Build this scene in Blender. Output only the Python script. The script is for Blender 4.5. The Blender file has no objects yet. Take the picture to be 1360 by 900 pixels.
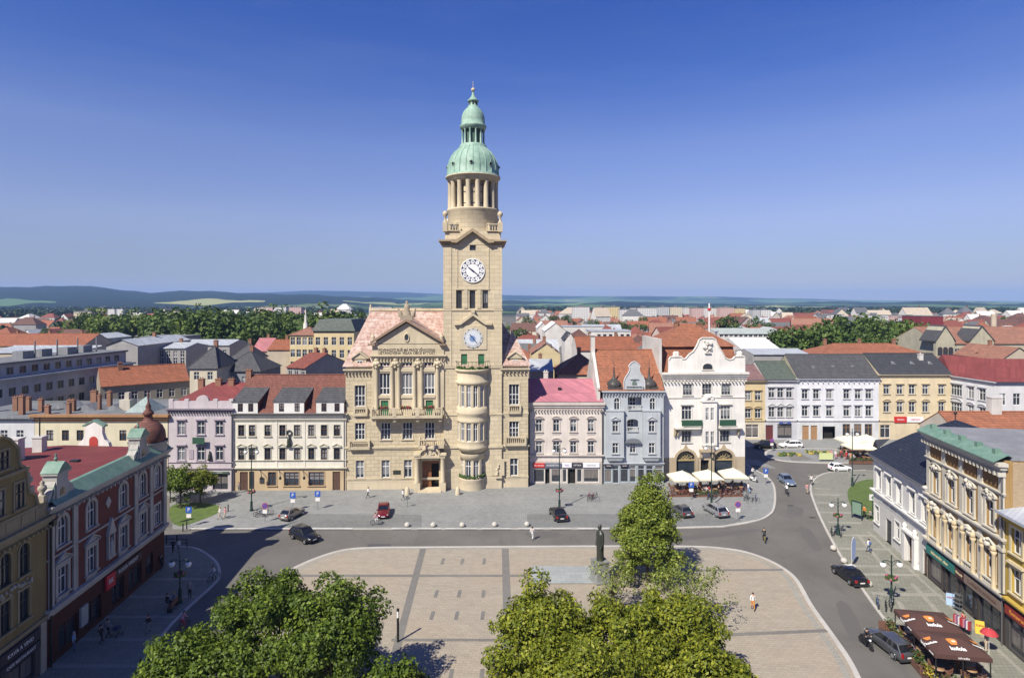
import bpy, bmesh, math, random
import numpy as np
from mathutils import Vector, Matrix
R = math.radians
rng = random.Random(7)
COL = bpy.context.scene.collection
FPX, CAMH, CX, HY = 800.0, 30.8, 680.0, 402.0      # focal length in photo pixels, drone height, principal column, horizon row

def G(x, y):
    d = FPX * CAMH / (y - HY)
    return ((x - CX) * d / FPX, d)
def at(x, y, d):
    return ((x - CX) * d / FPX, CAMH - (y - HY) * d / FPX)

# ------------------------------------------------------------------ objects
def link(name, data, parent=None):
    o = bpy.data.objects.new(name, data)
    COL.objects.link(o)
    if parent is not None:
        o.parent = parent
    return o
def tag(o, label=None, cat=None, group=None, kind=None):
    if label: o['label'] = label
    if cat: o['category'] = cat
    if group: o['group'] = group
    if kind: o['kind'] = kind
    return o
def thing(name, label, cat, loc=(0, 0, 0), rz=0.0, group=None):
    o = link(name, None)
    o.empty_display_size = 0.3
    o.location = loc if len(loc) == 3 else (loc[0], loc[1], 0)
    o.rotation_euler = (0, 0, rz)
    return tag(o, label, cat, group)
def copy_tree(o, parent=None):
    c = o.copy(); COL.objects.link(c); c.parent = parent
    for ch in list(o.children):
        copy_tree(ch, c)
    return c
def place(o, loc, rz, label=None, group=None, scale=None):
    o.location = loc if len(loc) == 3 else (loc[0], loc[1], 0)
    o.rotation_euler = (0, 0, rz)
    if scale: o.scale = (scale, scale, scale) if not hasattr(scale, '__len__') else scale
    if label: o['label'] = label
    if group: o['group'] = group
    return o

class MB:
    """collects faces; build() links them as one mesh object"""
    def __init__(s):
        s.v, s.f, s.m, s.sm = [], [], [], []
    def add(s, vs, fs, mat=0, smooth=False):
        b = len(s.v)
        s.v.extend([tuple(p) for p in vs])
        for f in fs:
            s.f.append([b + i for i in f]); s.m.append(mat); s.sm.append(smooth)
        return s
    def quad(s, a, b, c, d, mat=0):
        return s.add([a, b, c, d], [(0, 1, 2, 3)], mat)
    def box(s, x0, x1, y0, y1, z0, z1, mat=0):
        return s.add([(x0,y0,z0),(x1,y0,z0),(x1,y1,z0),(x0,y1,z0),(x0,y0,z1),(x1,y0,z1),(x1,y1,z1),(x0,y1,z1)],
                     [(0,3,2,1),(4,5,6,7),(0,1,5,4),(1,2,6,5),(2,3,7,6),(3,0,4,7)], mat)
    def frus(s, x0, x1, y0, y1, z0, z1, ix, iy, mat=0):
        return s.add([(x0,y0,z0),(x1,y0,z0),(x1,y1,z0),(x0,y1,z0),(x0+ix,y0+iy,z1),(x1-ix,y0+iy,z1),(x1-ix,y1-iy,z1),(x0+ix,y1-iy,z1)],
                     [(0,3,2,1),(4,5,6,7),(0,1,5,4),(1,2,6,5),(2,3,7,6),(3,0,4,7)], mat)
    def prism(s, poly, y0, y1, mat=0):
        """polygon in x,z (counter-clockwise seen from -y) extruded along y"""
        n = len(poly)
        vs = [(p[0], y0, p[1]) for p in poly] + [(p[0], y1, p[1]) for p in poly]
        fs = [list(range(n)), list(range(2*n-1, n-1, -1))]
        for i in range(n):
            j = (i+1) % n
            fs.append((i, i+n, j+n, j))
        return s.add(vs, fs, mat)
    def slab(s, poly, z0, z1, mat=0, side=None):
        n = len(poly)
        vs = [(p[0], p[1], z1) for p in poly] + [(p[0], p[1], z0) for p in poly]
        s.add(vs[:n], [list(range(n))], mat)
        b = [(i, i+n, (i+1) % n + n, (i+1) % n) for i in range(n)]
        return s.add(vs, b, mat if side is None else side)
    def tube(s, p0, p1, r0, r1=None, n=8, mat=0, caps=True):
        r1 = r0 if r1 is None else r1
        a, b = Vector(p0), Vector(p1)
        d = (b - a)
        if d.length < 1e-6: return s
        d.normalize()
        u = d.orthogonal().normalized(); w = d.cross(u)
        vs = []
        for c, r in ((a, r0), (b, r1)):
            for i in range(n):
                t = 2*math.pi*i/n
                vs.append(c + u*(math.cos(t)*r) + w*(math.sin(t)*r))
        fs = [(i, (i+1) % n, (i+1) % n + n, i+n) for i in range(n)]
        s.add(vs, fs, mat, True)
        if caps:
            s.add(vs[:n], [list(range(n-1, -1, -1))], mat); s.add(vs[n:], [list(range(n))], mat)
        return s
    def path(s, pts, r, n=6, mat=0):
        for a, b in zip(pts, pts[1:]):
            s.tube(a, b, r, r, n, mat)
        return s
    def lathe(s, prof, n=24, c=(0, 0), mat=0, a0=0.0, a1=2*math.pi, smooth=True):
        """prof: list of (radius, z)"""
        full = abs(a1 - a0 - 2*math.pi) < 1e-6
        k = n if full else n+1
        vs = []
        for r, z in prof:
            for i in range(k):
                t = a0 + (a1-a0)*i/n
                vs.append((c[0]+r*math.cos(t), c[1]+r*math.sin(t), z))
        fs = []
        for j in range(len(prof)-1):
            for i in range(n):
                i2 = (i+1) % k
                fs.append((j*k+i, j*k+i2, (j+1)*k+i2, (j+1)*k+i))
        return s.add(vs, fs, mat, smooth)
    def ball(s, c, r, n=10, m=6, mat=0, sx=1, sy=1, sz=1):
        vs, fs = [], []
        for j in range(m+1):
            p = math.pi*j/m - math.pi/2
            for i in range(n):
                t = 2*math.pi*i/n
                vs.append((c[0]+sx*r*math.cos(p)*math.cos(t), c[1]+sy*r*math.cos(p)*math.sin(t), c[2]+sz*r*math.sin(p)))
        for j in range(m):
            for i in range(n):
                fs.append((j*n+i, j*n+(i+1) % n, (j+1)*n+(i+1) % n, (j+1)*n+i))
        return s.add(vs, fs, mat, True)
    def torus(s, c, R_, r, axis='y', n=20, m=6, mat=0):
        vs, fs = [], []
        for i in range(n):
            t = 2*math.pi*i/n
            for j in range(m):
                p = 2*math.pi*j/m
                a = (R_ + r*math.cos(p)); x, z, y = a*math.cos(t), a*math.sin(t), r*math.sin(p)
                if axis == 'z': x, y, z = a*math.cos(t), a*math.sin(t), r*math.sin(p)
                if axis == 'x': x, y, z = r*math.sin(p), a*math.cos(t), a*math.sin(t)
                vs.append((c[0]+x, c[1]+y, c[2]+z))
        for i in range(n):
            for j in range(m):
                fs.append((i*m+j, ((i+1) % n)*m+j, ((i+1) % n)*m+(j+1) % m, i*m+(j+1) % m))
        return s.add(vs, fs, mat, True)
    def loft(s, rings, mat=0, closed=True, caps=True, smooth=True):
        n = len(rings[0]); vs = [p for r in rings for p in r]; fs = []
        for j in range(len(rings)-1):
            for i in range(n if closed else n-1):
                fs.append((j*n+i, j*n+(i+1) % n, (j+1)*n+(i+1) % n, (j+1)*n+i))
        s.add(vs, fs, mat, smooth)
        if caps and closed:
            s.add(rings[0], [list(range(n-1, -1, -1))], mat); s.add(rings[-1], [list(range(n))], mat)
        return s
    def mesh(s, name, mats=()):
        me = bpy.data.meshes.new(name)
        me.from_pydata(s.v, [], s.f)
        for m in mats: me.materials.append(m)
        if mats or any(s.m):
            me.polygons.foreach_set('material_index', s.m)
        me.polygons.foreach_set('use_smooth', s.sm)
        bm = bmesh.new(); bm.from_mesh(me)
        bmesh.ops.recalc_face_normals(bm, faces=bm.faces)
        bm.to_mesh(me); bm.free()
        me.update()
        return me
    def build(s, name, mats, parent=None, loc=None, rot=None):
        if not isinstance(mats, (list, tuple)): mats = [mats]
        o = link(name, s.mesh(name, mats), parent)
        if loc is not None: o.location = loc
        if rot is not None: o.rotation_euler = rot
        return o

def text(parent, body, size, loc, mat, name='lettering', rot=(R(90), 0, 0), width=None, bold=0.0, align='CENTER'):
    cu = bpy.data.curves.new(name, 'FONT')
    cu.body = body; cu.size = size; cu.align_x = align; cu.align_y = 'CENTER'
    cu.extrude = 0.012; cu.offset = bold; cu.resolution_u = 2
    cu.materials.append(mat)
    t_ = bpy.data.objects.new(name, cu); COL.objects.link(t_)
    me = bpy.data.meshes.new_from_object(t_); bpy.data.objects.remove(t_); bpy.data.curves.remove(cu)
    if not me.materials: me.materials.append(mat)
    xs = [v.co.x for v in me.vertices]
    o = link(name, me, parent); o.location = loc; o.rotation_euler = rot
    if width and xs: o.scale.x = width/max(1e-3, max(xs)-min(xs))
    return o

def smooth_poly(pts, k=6, closed=True):
    out = []; n = len(pts)
    for i in range(n if closed else n-1):
        p0, p1, p2, p3 = [Vector(pts[(i+j) % n if closed else min(max(i+j, 0), n-1)]) for j in (-1, 0, 1, 2)]
        for q in range(k):
            t = q/k
            out.append(tuple(0.5*((2*p1)+(p2-p0)*t+(2*p0-5*p1+4*p2-p3)*t*t+(3*p1-p0-3*p2+p3)*t**3)))
    if not closed: out.append(tuple(pts[-1]))
    return out

# ------------------------------------------------------------------ materials
def _nt(name):
    m = bpy.data.materials.new(name); m.use_nodes = True
    nt = m.node_tree; b = nt.nodes['Principled BSDF']
    return m, nt, b
class N:
    """tiny node helper"""
    def __init__(s, nt): s.nt = nt
    def n(s, t, **kw):
        x = s.nt.nodes.new(t)
        for k, v in kw.items(): setattr(x, k, v)
        return x
    def l(s, a, b): s.nt.links.new(a, b)
    def coord(s, kind='Object'):
        return s.n('ShaderNodeTexCoord').outputs[kind]
    def noise(s, vec, scale, detail=3, rough=0.55):
        x = s.n('ShaderNodeTexNoise'); x.inputs['Scale'].default_value = scale
        x.inputs['Detail'].default_value = detail; x.inputs['Roughness'].default_value = rough
        if vec is not None: s.l(vec, x.inputs['Vector'])
        return x.outputs['Fac']
    def ramp(s, fac, stops):
        x = s.n('ShaderNodeValToRGB'); e = x.color_ramp.elements
        while len(e) < len(stops): e.new(0.5)
        for el, (p, c) in zip(e, stops):
            el.position = p; el.color = (c, c, c, 1) if not hasattr(c, '__len__') else (*c, 1)
        s.l(fac, x.inputs['Fac']); return x.outputs['Color']
    def mix(s, fac, a, b, mode='MIX'):
        x = s.n('ShaderNodeMix', data_type='RGBA', blend_type=mode)
        for sock, val in ((x.inputs['Factor'], fac), (x.inputs['A'], a), (x.inputs['B'], b)):
            if hasattr(val, 'is_linked'): s.l(val, sock)
            elif hasattr(val, '__len__'): sock.default_value = (*val, 1)
            else: sock.default_value = val if sock.name == 'Factor' else (val, val, val, 1)
        return x.outputs['Result']
    def math(s, op, a, b=0.0):
        x = s.n('ShaderNodeMath', operation=op)
        for sock, val in ((x.inputs[0], a), (x.inputs[1], b)):
            if hasattr(val, 'is_linked'): s.l(val, sock)
            else: sock.default_value = val
        return x.outputs[0]
    def mapping(s, vec, sc):
        x = s.n('ShaderNodeMapping'); x.inputs['Scale'].default_value = sc
        s.l(vec, x.inputs['Vector']); return x.outputs['Vector']
    def wallvec(s, vec, ku=1.0, kv=1.0):
        """(x+y, z) so that a pattern runs round the corners of a wall"""
        sp = s.n('ShaderNodeSeparateXYZ'); s.l(vec, sp.inputs[0])
        cb = s.n('ShaderNodeCombineXYZ')
        s.l(s.math('MULTIPLY', s.math('ADD', sp.outputs[0], sp.outputs[1]), ku), cb.inputs[0])
        s.l(s.math('MULTIPLY', sp.outputs[2], kv), cb.inputs[1])
        return cb.outputs[0]
    def brick(s, vec, c1, c2, cm, w, h, mortar=0.02, bias=0.0, offset=0.5):
        x = s.n('ShaderNodeTexBrick'); s.l(vec, x.inputs['Vector'])
        x.inputs['Color1'].default_value = (*c1, 1); x.inputs['Color2'].default_value = (*c2, 1)
        x.inputs['Mortar'].default_value = (*cm, 1)
        x.inputs['Scale'].default_value = 1.0; x.inputs['Brick Width'].default_value = w
        x.inputs['Row Height'].default_value = h; x.inputs['Mortar Size'].default_value = mortar
        x.inputs['Bias'].default_value = bias; x.offset = offset
        return x
    def bump(s, h, strength, dist, b):
        x = s.n('ShaderNodeBump'); x.inputs['Strength'].default_value = strength
        x.inputs['Distance'].default_value = dist
        s.l(h, x.inputs['Height']); s.l(x.outputs[0], b.inputs['Normal'])

_cache = {}
def sc_(c, k): return tuple(min(1, max(0, x*k)) for x in c)
def plain(name, c, rough=0.6, metal=0.0, spec=0.5):
    key = ('plain', name)
    if key in _cache: return _cache[key]
    m, nt, b = _nt(name); n = N(nt)
    v = n.coord(); f = n.noise(v, 6.0, 3)
    n.l(n.mix(f, sc_(c, 0.86), sc_(c, 1.12)), b.inputs['Base Color'])
    b.inputs['Roughness'].default_value = rough; b.inputs['Metallic'].default_value = metal
    b.inputs['Specular IOR Level'].default_value = spec
    _cache[key] = m; return m
def plaster(name, c, dirt=0.25, rough=0.85):
    """painted render with large weather stains, vertical streaks and fine grain"""
    key = ('plaster', name)
    if key in _cache: return _cache[key]
    m, nt, b = _nt(name); n = N(nt); v = n.coord()
    big = n.noise(v, 0.35, 4); streak = n.noise(n.mapping(v, (2.2, 2.2, 0.18)), 1.0, 4); fine = n.noise(v, 9, 4, 0.7)
    col = n.mix(n.ramp(big, [(0.35, 0.0), (0.7, 1.0)]), sc_(c, 1.04), sc_(c, 1-dirt*0.45))
    st = n.ramp(streak, [(0.5, 0.0), (0.72, 1.0)])
    col = n.mix(n.math('MULTIPLY', st, dirt*1.1), col, sc_((c[0]*.62, c[1]*.6, c[2]*.56), 1))
    col = n.mix(0.16, col, n.ramp(fine, [(0.3, 0.35), (0.7, 1.0)]), 'MULTIPLY')
    n.l(col, b.inputs['Base Color']); b.inputs['Roughness'].default_value = rough
    b.inputs['Specular IOR Level'].default_value = 0.25
    n.bump(fine, 0.25, 0.01, b)
    _cache[key] = m; return m
def ashlar(name, c, w=1.3, h=0.55, joint=0.6, mortar=0.03):
    key = ('ashlar', name)
    if key in _cache: return _cache[key]
    m, nt, b = _nt(name); n = N(nt); v = n.coord()
    br = n.brick(n.wallvec(v), sc_(c, 1.06), sc_(c, 0.88), sc_(c, joint), w, h, mortar)
    streak = n.noise(n.mapping(v, (1.6, 1.6, 0.14)), 1.0, 5); big = n.noise(v, 0.22, 4); fine = n.noise(v, 7, 4, 0.7)
    col = n.mix(n.math('MULTIPLY', n.ramp(streak, [(0.48, 0.0), (0.75, 1.0)]), 0.35), br.outputs['Color'], sc_((c[0]*.66, c[1]*.64, c[2]*.62), 1))
    col = n.mix(n.math('MULTIPLY', n.ramp(big, [(0.4, 0.0), (0.65, 1.0)]), 0.25), col, sc_((c[0]*1.08, c[1]*1.02, c[2]*.9), 1))
    col = n.mix(0.25, col, n.ramp(fine, [(0.3, 0.3), (0.7, 1.0)]), 'MULTIPLY')
    n.l(col, b.inputs['Base Color']); b.inputs['Roughness'].default_value = 0.88
    b.inputs['Specular IOR Level'].default_value = 0.25
    hgt = n.math('MULTIPLY', br.outputs['Fac'], -1.0)
    n.bump(hgt, 0.7, 0.03, b)
    _cache[key] = m; return m
def tiles(name, c, w=0.3, h=0.28, var=0.25, moss=0.2, rough=0.8):
    key = ('tiles', name)
    if key in _cache: return _cache[key]
    m, nt, b = _nt(name); n = N(nt); v = n.coord()
    br = n.brick(n.wallvec(v), sc_(c, 1+var), sc_(c, 1-var), sc_(c, 0.45), w, h, 0.025)
    big = n.noise(v, 0.3, 5, 0.65); fine = n.noise(v, 3.0, 3, 0.7)
    col = n.mix(n.math('MULTIPLY', n.ramp(big, [(0.42, 0.0), (0.7, 1.0)]), moss*2), br.outputs['Color'], sc_((c[0]*.5, c[1]*.62, c[2]*.7), 1))
    col = n.mix(0.4, col, n.ramp(fine, [(0.3, 0.45), (0.7, 1.0)]), 'MULTIPLY')
    n.l(col, b.inputs['Base Color']); b.inputs['Roughness'].default_value = rough
    n.bump(n.math('MULTIPLY', br.outputs['Fac'], -1.0), 0.6, 0.03, b)
    _cache[key] = m; return m
def seam(name, c, pitch=0.55, rough=0.45, metal=0.0, var=0.18):
    """standing-seam sheet metal: seams run down the slope"""
    key = ('seam', name)
    if key in _cache: return _cache[key]
    m, nt, b = _nt(name); n = N(nt); v = n.coord()
    br = n.brick(n.wallvec(v), sc_(c, 1+var), sc_(c, 1-var), sc_(c, 0.6), pitch, 1.9, 0.02)
    big = n.noise(v, 0.4, 5, 0.6)
    col = n.mix(n.ramp(big, [(0.35, 0.0), (0.75, 1.0)]), br.outputs['Color'], sc_((c[0]*.75, c[1]*.78, c[2]*.8), 1))
    n.l(col, b.inputs['Base Color']); b.inputs['Roughness'].default_value = rough; b.inputs['Metallic'].default_value = metal; b.inputs['Specular IOR Level'].default_value = 0.3
    n.bump(n.math('MULTIPLY', br.outputs['Fac'], 1.0), 0.6, 0.03, b)
    _cache[key] = m; return m
def glass(name, dark=(0.015, 0.02, 0.028), light=(0.30, 0.31, 0.32), curtain=0.45):
    key = ('glass', name)
    if key in _cache: return _cache[key]
    m, nt, b = _nt(name); n = N(nt); v = n.coord()
    oi = n.n('ShaderNodeObjectInfo'); rnd = oi.outputs['Random']
    sp = n.n('ShaderNodeSeparateXYZ'); n.l(v, sp.inputs[0])
    fold = n.noise(n.mapping(v, (9, 1, 0.6)), 1.0, 2)
    cur = n.ramp(fold, [(0.3, sc_(light, 0.55)), (0.7, light)])
    has = n.math('LESS_THAN', rnd, curtain)
    hgt = n.math('GREATER_THAN', sp.outputs[2], n.math('MULTIPLY', n.math('FRACT', n.math('MULTIPLY', rnd, 7.31)), 1.5))
    drk = n.mix(n.noise(v, 1.3, 2), dark, sc_(dark, 3.0))
    n.l(n.mix(n.math('MULTIPLY', has, n.math('MULTIPLY', hgt, 0.75)), drk, cur), b.inputs['Base Color'])
    b.inputs['Roughness'].default_value = 0.06; b.inputs['Specular IOR Level'].default_value = 0.6
    n.bump(n.noise(v, 1.5, 2), 0.04, 0.05, b)
    _cache[key] = m; return m
def foliage(name, c1, c2, trans=0.18):
    key = ('fol', name)
    if key in _cache: return _cache[key]
    m, nt, b = _nt(name); n = N(nt)
    g = n.n('ShaderNodeNewGeometry'); v = n.coord()
    r = n.math('ADD', n.math('MULTIPLY', g.outputs['Random Per Island'], 0.65), n.math('MULTIPLY', n.noise(v, 0.55, 3), 0.55))
    col = n.ramp(r, [(0.2, sc_(c1, 0.75)), (0.55, c1), (0.95, c2)])
    n.l(col, b.inputs['Base Color']); b.inputs['Roughness'].default_value = 0.55
    b.inputs['Specular IOR Level'].default_value = 0.3
    tr = n.n('ShaderNodeBsdfTranslucent'); n.l(n.mix(1.0, col, (1.0, 1.0, 0.45), 'MULTIPLY'), tr.inputs['Color'])
    ms = n.n('ShaderNodeMixShader'); ms.inputs[0].default_value = trans
    out = nt.nodes['Material Output']
    n.l(b.outputs[0], ms.inputs[1]); n.l(tr.outputs[0], ms.inputs[2]); n.l(ms.outputs[0], out.inputs['Surface'])
    _cache[key] = m; return m
# ------------------------------------------------------------------ camera, sky, sun, air
sc = bpy.context.scene
cam = bpy.data.cameras.new('camera'); cam.sensor_width = 36.0; cam.lens = 36.0*FPX/1360.0
cam.shift_y = -(450.0-HY)/1360.0; cam.clip_end = 40000; cam.clip_start = 0.5
co = bpy.data.objects.new('camera', cam); COL.objects.link(co)
co.location = (0, 0, CAMH); co.rotation_euler = (R(90), 0, 0); sc.camera = co
SUN_EL, SUN_AZ = 47.0, 37.0
w = bpy.data.worlds.new('World'); sc.world = w; w.use_nodes = True
wn = w.node_tree; bg = wn.nodes['Background']
sky = wn.nodes.new('ShaderNodeTexSky'); sky.sky_type = 'NISHITA'; sky.sun_disc = False
sky.sun_elevation = R(SUN_EL); sky.sun_rotation = R(180+SUN_AZ); sky.altitude = 250
sky.air_density = 1.0; sky.dust_density = 0.0; sky.ozone_density = 8.0
_n = N(wn); _s = _n.n('ShaderNodeSeparateXYZ'); _n.l(_n.coord('Generated'), _s.inputs[0])
_t = _n.ramp(_s.outputs[2], [(0.0, (0.68, 0.53, 0.58)), (0.05, (0.82, 0.64, 0.66)), (0.13, (1.28, 0.89, 0.92)), (0.245, (1.22, 0.94, 1.10)), (0.34, (0.64, 0.70, 1.12)), (0.46, (0.40, 0.58, 1.15))])
_c = _n.ramp(_n.noise(_n.mapping(_n.coord('Generated'), (1.2, 1.2, 9.0)), 2.2, 6, 0.6), [(0.35, (1.18, 1.19, 1.22)), (0.75, (1.30, 1.28, 1.26))]) if False else (1.22, 1.22, 1.22)
_w = _n.math('MULTIPLY', _n.ramp(_n.noise(_n.mapping(_n.coord('Generated'), (1.1, 1.1, 8.0)), 2.4, 6, 0.62), [(0.45, 0.0), (0.8, 1.0)]), 0.045)
wn.links.new(_n.mix(_w, _n.mix(1.0, _n.mix(1.0, sky.outputs[0], _t, 'MULTIPLY'), _c, 'MULTIPLY'), (7.5, 8.0, 9.5)), bg.inputs[0]); bg.inputs[1].default_value = 0.063
sl = bpy.data.lights.new('sun', 'SUN'); sl.energy = 5.0; sl.angle = R(0.53); sl.color = (1.0, 0.93, 0.80)
so = bpy.data.objects.new('sun', sl); COL.objects.link(so)
dv = Vector((math.sin(R(SUN_AZ))*math.cos(R(SUN_EL)), math.cos(R(SUN_AZ))*math.cos(R(SUN_EL)), -math.sin(R(SUN_EL))))
so.rotation_euler = dv.to_track_quat('-Z', 'Y').to_euler(); so.location = (-60, -80, 120)
sc.view_settings.view_transform = 'Standard'; sc.view_settings.look = 'None'
sc.view_settings.exposure = 0.55; sc.view_settings.gamma = 1.0; sc.view_settings.use_curve_mapping = False
sc.cycles.max_bounces = 6; sc.cycles.diffuse_bounces = 3; sc.cycles.glossy_bounces = 3
sc.cycles.transmission_bounces = 4; sc.cycles.volume_bounces = 1; sc.cycles.use_denoising = True
sc.cycles.caustics_reflective = False; sc.cycles.caustics_refractive = False

# ------------------------------------------------------------------ terrain to the horizon
def ss(a, b, t):
    t = min(1, max(0, (t-a)/(b-a))); return t*t*(3-2*t)
SKY1 = [(-700, 384), (0, 380.5), (90, 380), (135, 381), (170, 386), (205, 389.5), (260, 389), (320, 389.5), (400, 391), (480, 394), (560, 398), (700, 402), (2100, 402)]
SKY2 = [(-700, 392), (240, 392), (340, 389), (420, 386.5), (520, 388), (600, 391), (760, 393.5), (940, 394), (1040, 396.5), (1160, 399), (1300, 400), (1400, 400.5), (2100, 398)]
def interp(tab, x):
    if x <= tab[0][0]: return tab[0][1]
    for (a, p), (b, q) in zip(tab, tab[1:]):
        if x <= b: return p+(q-p)*ss(0, 1, (x-a)/(b-a))
    return tab[-1][1]
def terr(ax, d):
    """height of the land seen in photo column ax at depth d"""
    z1 = CAMH+(HY-interp(SKY1, ax))*5200/FPX
    z2 = CAMH+(HY-interp(SKY2, ax))*10500/FPX
    wob = 9*math.sin(ax*0.013+d*0.0009)+6*math.sin(ax*0.031-d*0.0013)+5*math.sin(ax*0.11+d*0.004)+3*math.sin(ax*0.27)
    f1 = ss(1700, 5200, d)**1.5*(1-ss(5200, 8200, d)*0.8)
    f2 = ss(6500, 10500, d)
    return -0.04+(z1-20)*f1*(1-0.85*f2)+20*f1+max(0, z2)*f2+wob*ss(2500, 5000, d)*(1-ss(9000, 10500, d))
DS = [12, 40, 70, 100, 140, 200, 300, 450, 700, 1000, 1300, 1600]+[1600+i*200 for i in range(1, 33)]+[8400, 9000, 9700, 10500, 11500, 13500, 15500]
AX = [-1500, -1100]+list(range(-800, 2161, 20))+[2500, 2900]
vs = [((a-CX)*d/FPX, d, terr(a, d)) for d in DS for a in AX]
k = len(AX)
fs = [(j*k+i, j*k+i+1, (j+1)*k+i+1, (j+1)*k+i) for j in range(len(DS)-1) for i in range(k-1)]
gm, nt, b = _nt('countryside'); n = N(nt); v = n.coord()
vor = n.n('ShaderNodeTexVoronoi'); vor.inputs['Scale'].default_value = 1.0
n.l(n.mapping(v, (0.0022, 0.0011, 0)), vor.inputs['Vector'])
sepc = n.n('ShaderNodeSeparateColor'); n.l(vor.outputs['Color'], sepc.inputs[0])
fields = n.ramp(sepc.outputs[0], [(0.0, (0.05, 0.10, 0.025)), (0.35, (0.09, 0.16, 0.035)), (0.6, (0.045, 0.085, 0.025)), (0.8, (0.20, 0.22, 0.075)), (0.95, (0.07, 0.13, 0.03))])
fo = n.noise(n.mapping(v, (0.0011, 0.00055, 0.004)), 1.0, 5, 0.62)
sepv = n.n('ShaderNodeSeparateXYZ'); n.l(v, sepv.inputs[0])
up = n.math('ADD', fo, n.math('SUBTRACT', n.math('MULTIPLY', n.math('MINIMUM', sepv.outputs[2], 150.0), 0.0022), n.math('MULTIPLY', n.math('GREATER_THAN', sepv.outputs[1], 7600.0), 0.22)))
wood = n.ramp(up, [(0.46, 0.0), (0.51, 1.0)])
treec = n.ramp(n.noise(v, 0.03, 3, 0.7), [(0.3, (0.004, 0.010, 0.005)), (0.7, (0.012, 0.024, 0.010))])
land = n.mix(wood, fields, treec)
town = n.ramp(n.noise(v, 0.035, 4, 0.7), [(0.35, (0.045, 0.065, 0.03)), (0.5, (0.14, 0.13, 0.11)), (0.65, (0.24, 0.22, 0.19))])
tf = n.ramp(n.math('MULTIPLY', sepv.outputs[1], 1/2200.0), [(0.50, 1.0), (0.8, 0.0)])
n.l(n.mix(tf, land, town), b.inputs['Base Color']); b.inputs['Roughness'].default_value = 0.95
b.inputs['Specular IOR Level'].default_value = 0.1
me = bpy.data.meshes.new('ground'); me.from_pydata(vs, [], fs); me.materials.append(gm)
me.polygons.foreach_set('use_smooth', [True]*len(fs))
tag(link('ground', me), kind='structure')
# pale ripening field on the slope above the park trees
def field(name, x0, x1, d0, d1, col):
    mb = MB(); nx, nd = 14, 8; vv = []
    for j in range(nd+1):
        for i in range(nx+1):
            t = i/nx; dm, hw = (d0+d1)/2+90*math.sin(t*5+x0), (d1-d0)/2*math.sin(math.pi*min(1, max(0, t*.94+.03)))**.7*(.75+.35*math.sin(t*9+x0)); d = dm+hw*(2*j/nd-1)
            a = x0+(x1-x0)*t
            vv.append(((a-CX)*d/FPX, d, terr(a, d)+2.2))
    mb.add(vv, [(j*(nx+1)+i, j*(nx+1)+i+1, (j+1)*(nx+1)+i+1, (j+1)*(nx+1)+i) for j in range(nd) for i in range(nx)], 0, True)
    tag(mb.build(name, plain(name+'_'+str(x0), col, 0.95)), kind='structure')
field('crop_field', 205, 352, 2950, 3650, (0.30, 0.30, 0.10))
field('crop_field', 455, 585, 3300, 3900, (0.22, 0.26, 0.09))
field('crop_field', -40, 75, 2700, 3300, (0.07, 0.14, 0.04))
field('crop_field', 985, 1110, 3000, 3500, (0.24, 0.26, 0.10))
field('crop_field', 700, 790, 3600, 4300, (0.12, 0.20, 0.06))

# ------------------------------------------------------------------ square: road, pavements, plaza
def asphalt_mat():
    m, nt, b = _nt('asphalt'); n = N(nt); v = n.coord()
    big = n.noise(v, 0.12, 5, 0.6); fine = n.noise(v, 14, 4, 0.75); mid = n.noise(n.mapping(v, (0.5, 0.12, 1)), 1.0, 4)
    c = n.ramp(big, [(0.3, (0.115, 0.108, 0.096)), (0.55, (0.142, 0.134, 0.120)), (0.75, (0.165, 0.156, 0.14))])
    c = n.mix(n.math('MULTIPLY', n.ramp(mid, [(0.55, 0.0), (0.7, 1.0)]), 0.35), c, (0.09, 0.088, 0.085))
    c = n.mix(0.3, c, n.ramp(fine, [(0.3, 0.4), (0.7, 1.0)]), 'MULTIPLY')
    vo = n.n('ShaderNodeTexVoronoi', feature='DISTANCE_TO_EDGE'); vo.inputs['Scale'].default_value = 0.22
    wv = n.n('ShaderNodeVectorMath', operation='ADD'); n.l(v, wv.inputs[0])
    nn_ = n.n('ShaderNodeTexNoise'); nn_.inputs['Scale'].default_value = 0.9; n.l(v, nn_.inputs['Vector']); n.l(nn_.outputs['Color'], wv.inputs[1])
    n.l(wv.outputs[0], vo.inputs['Vector'])
    crack = n.ramp(vo.outputs['Distance'], [(0.0, 1.0), (0.012, 0.0)])
    c = n.mix(n.math('MULTIPLY', crack, 0.35), c, (0.05, 0.05, 0.05))
    n.l(c, b.inputs['Base Color']); b.inputs['Roughness'].default_value = 0.9
    n.bump(fine, 0.3, 0.01, b); return m
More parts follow.
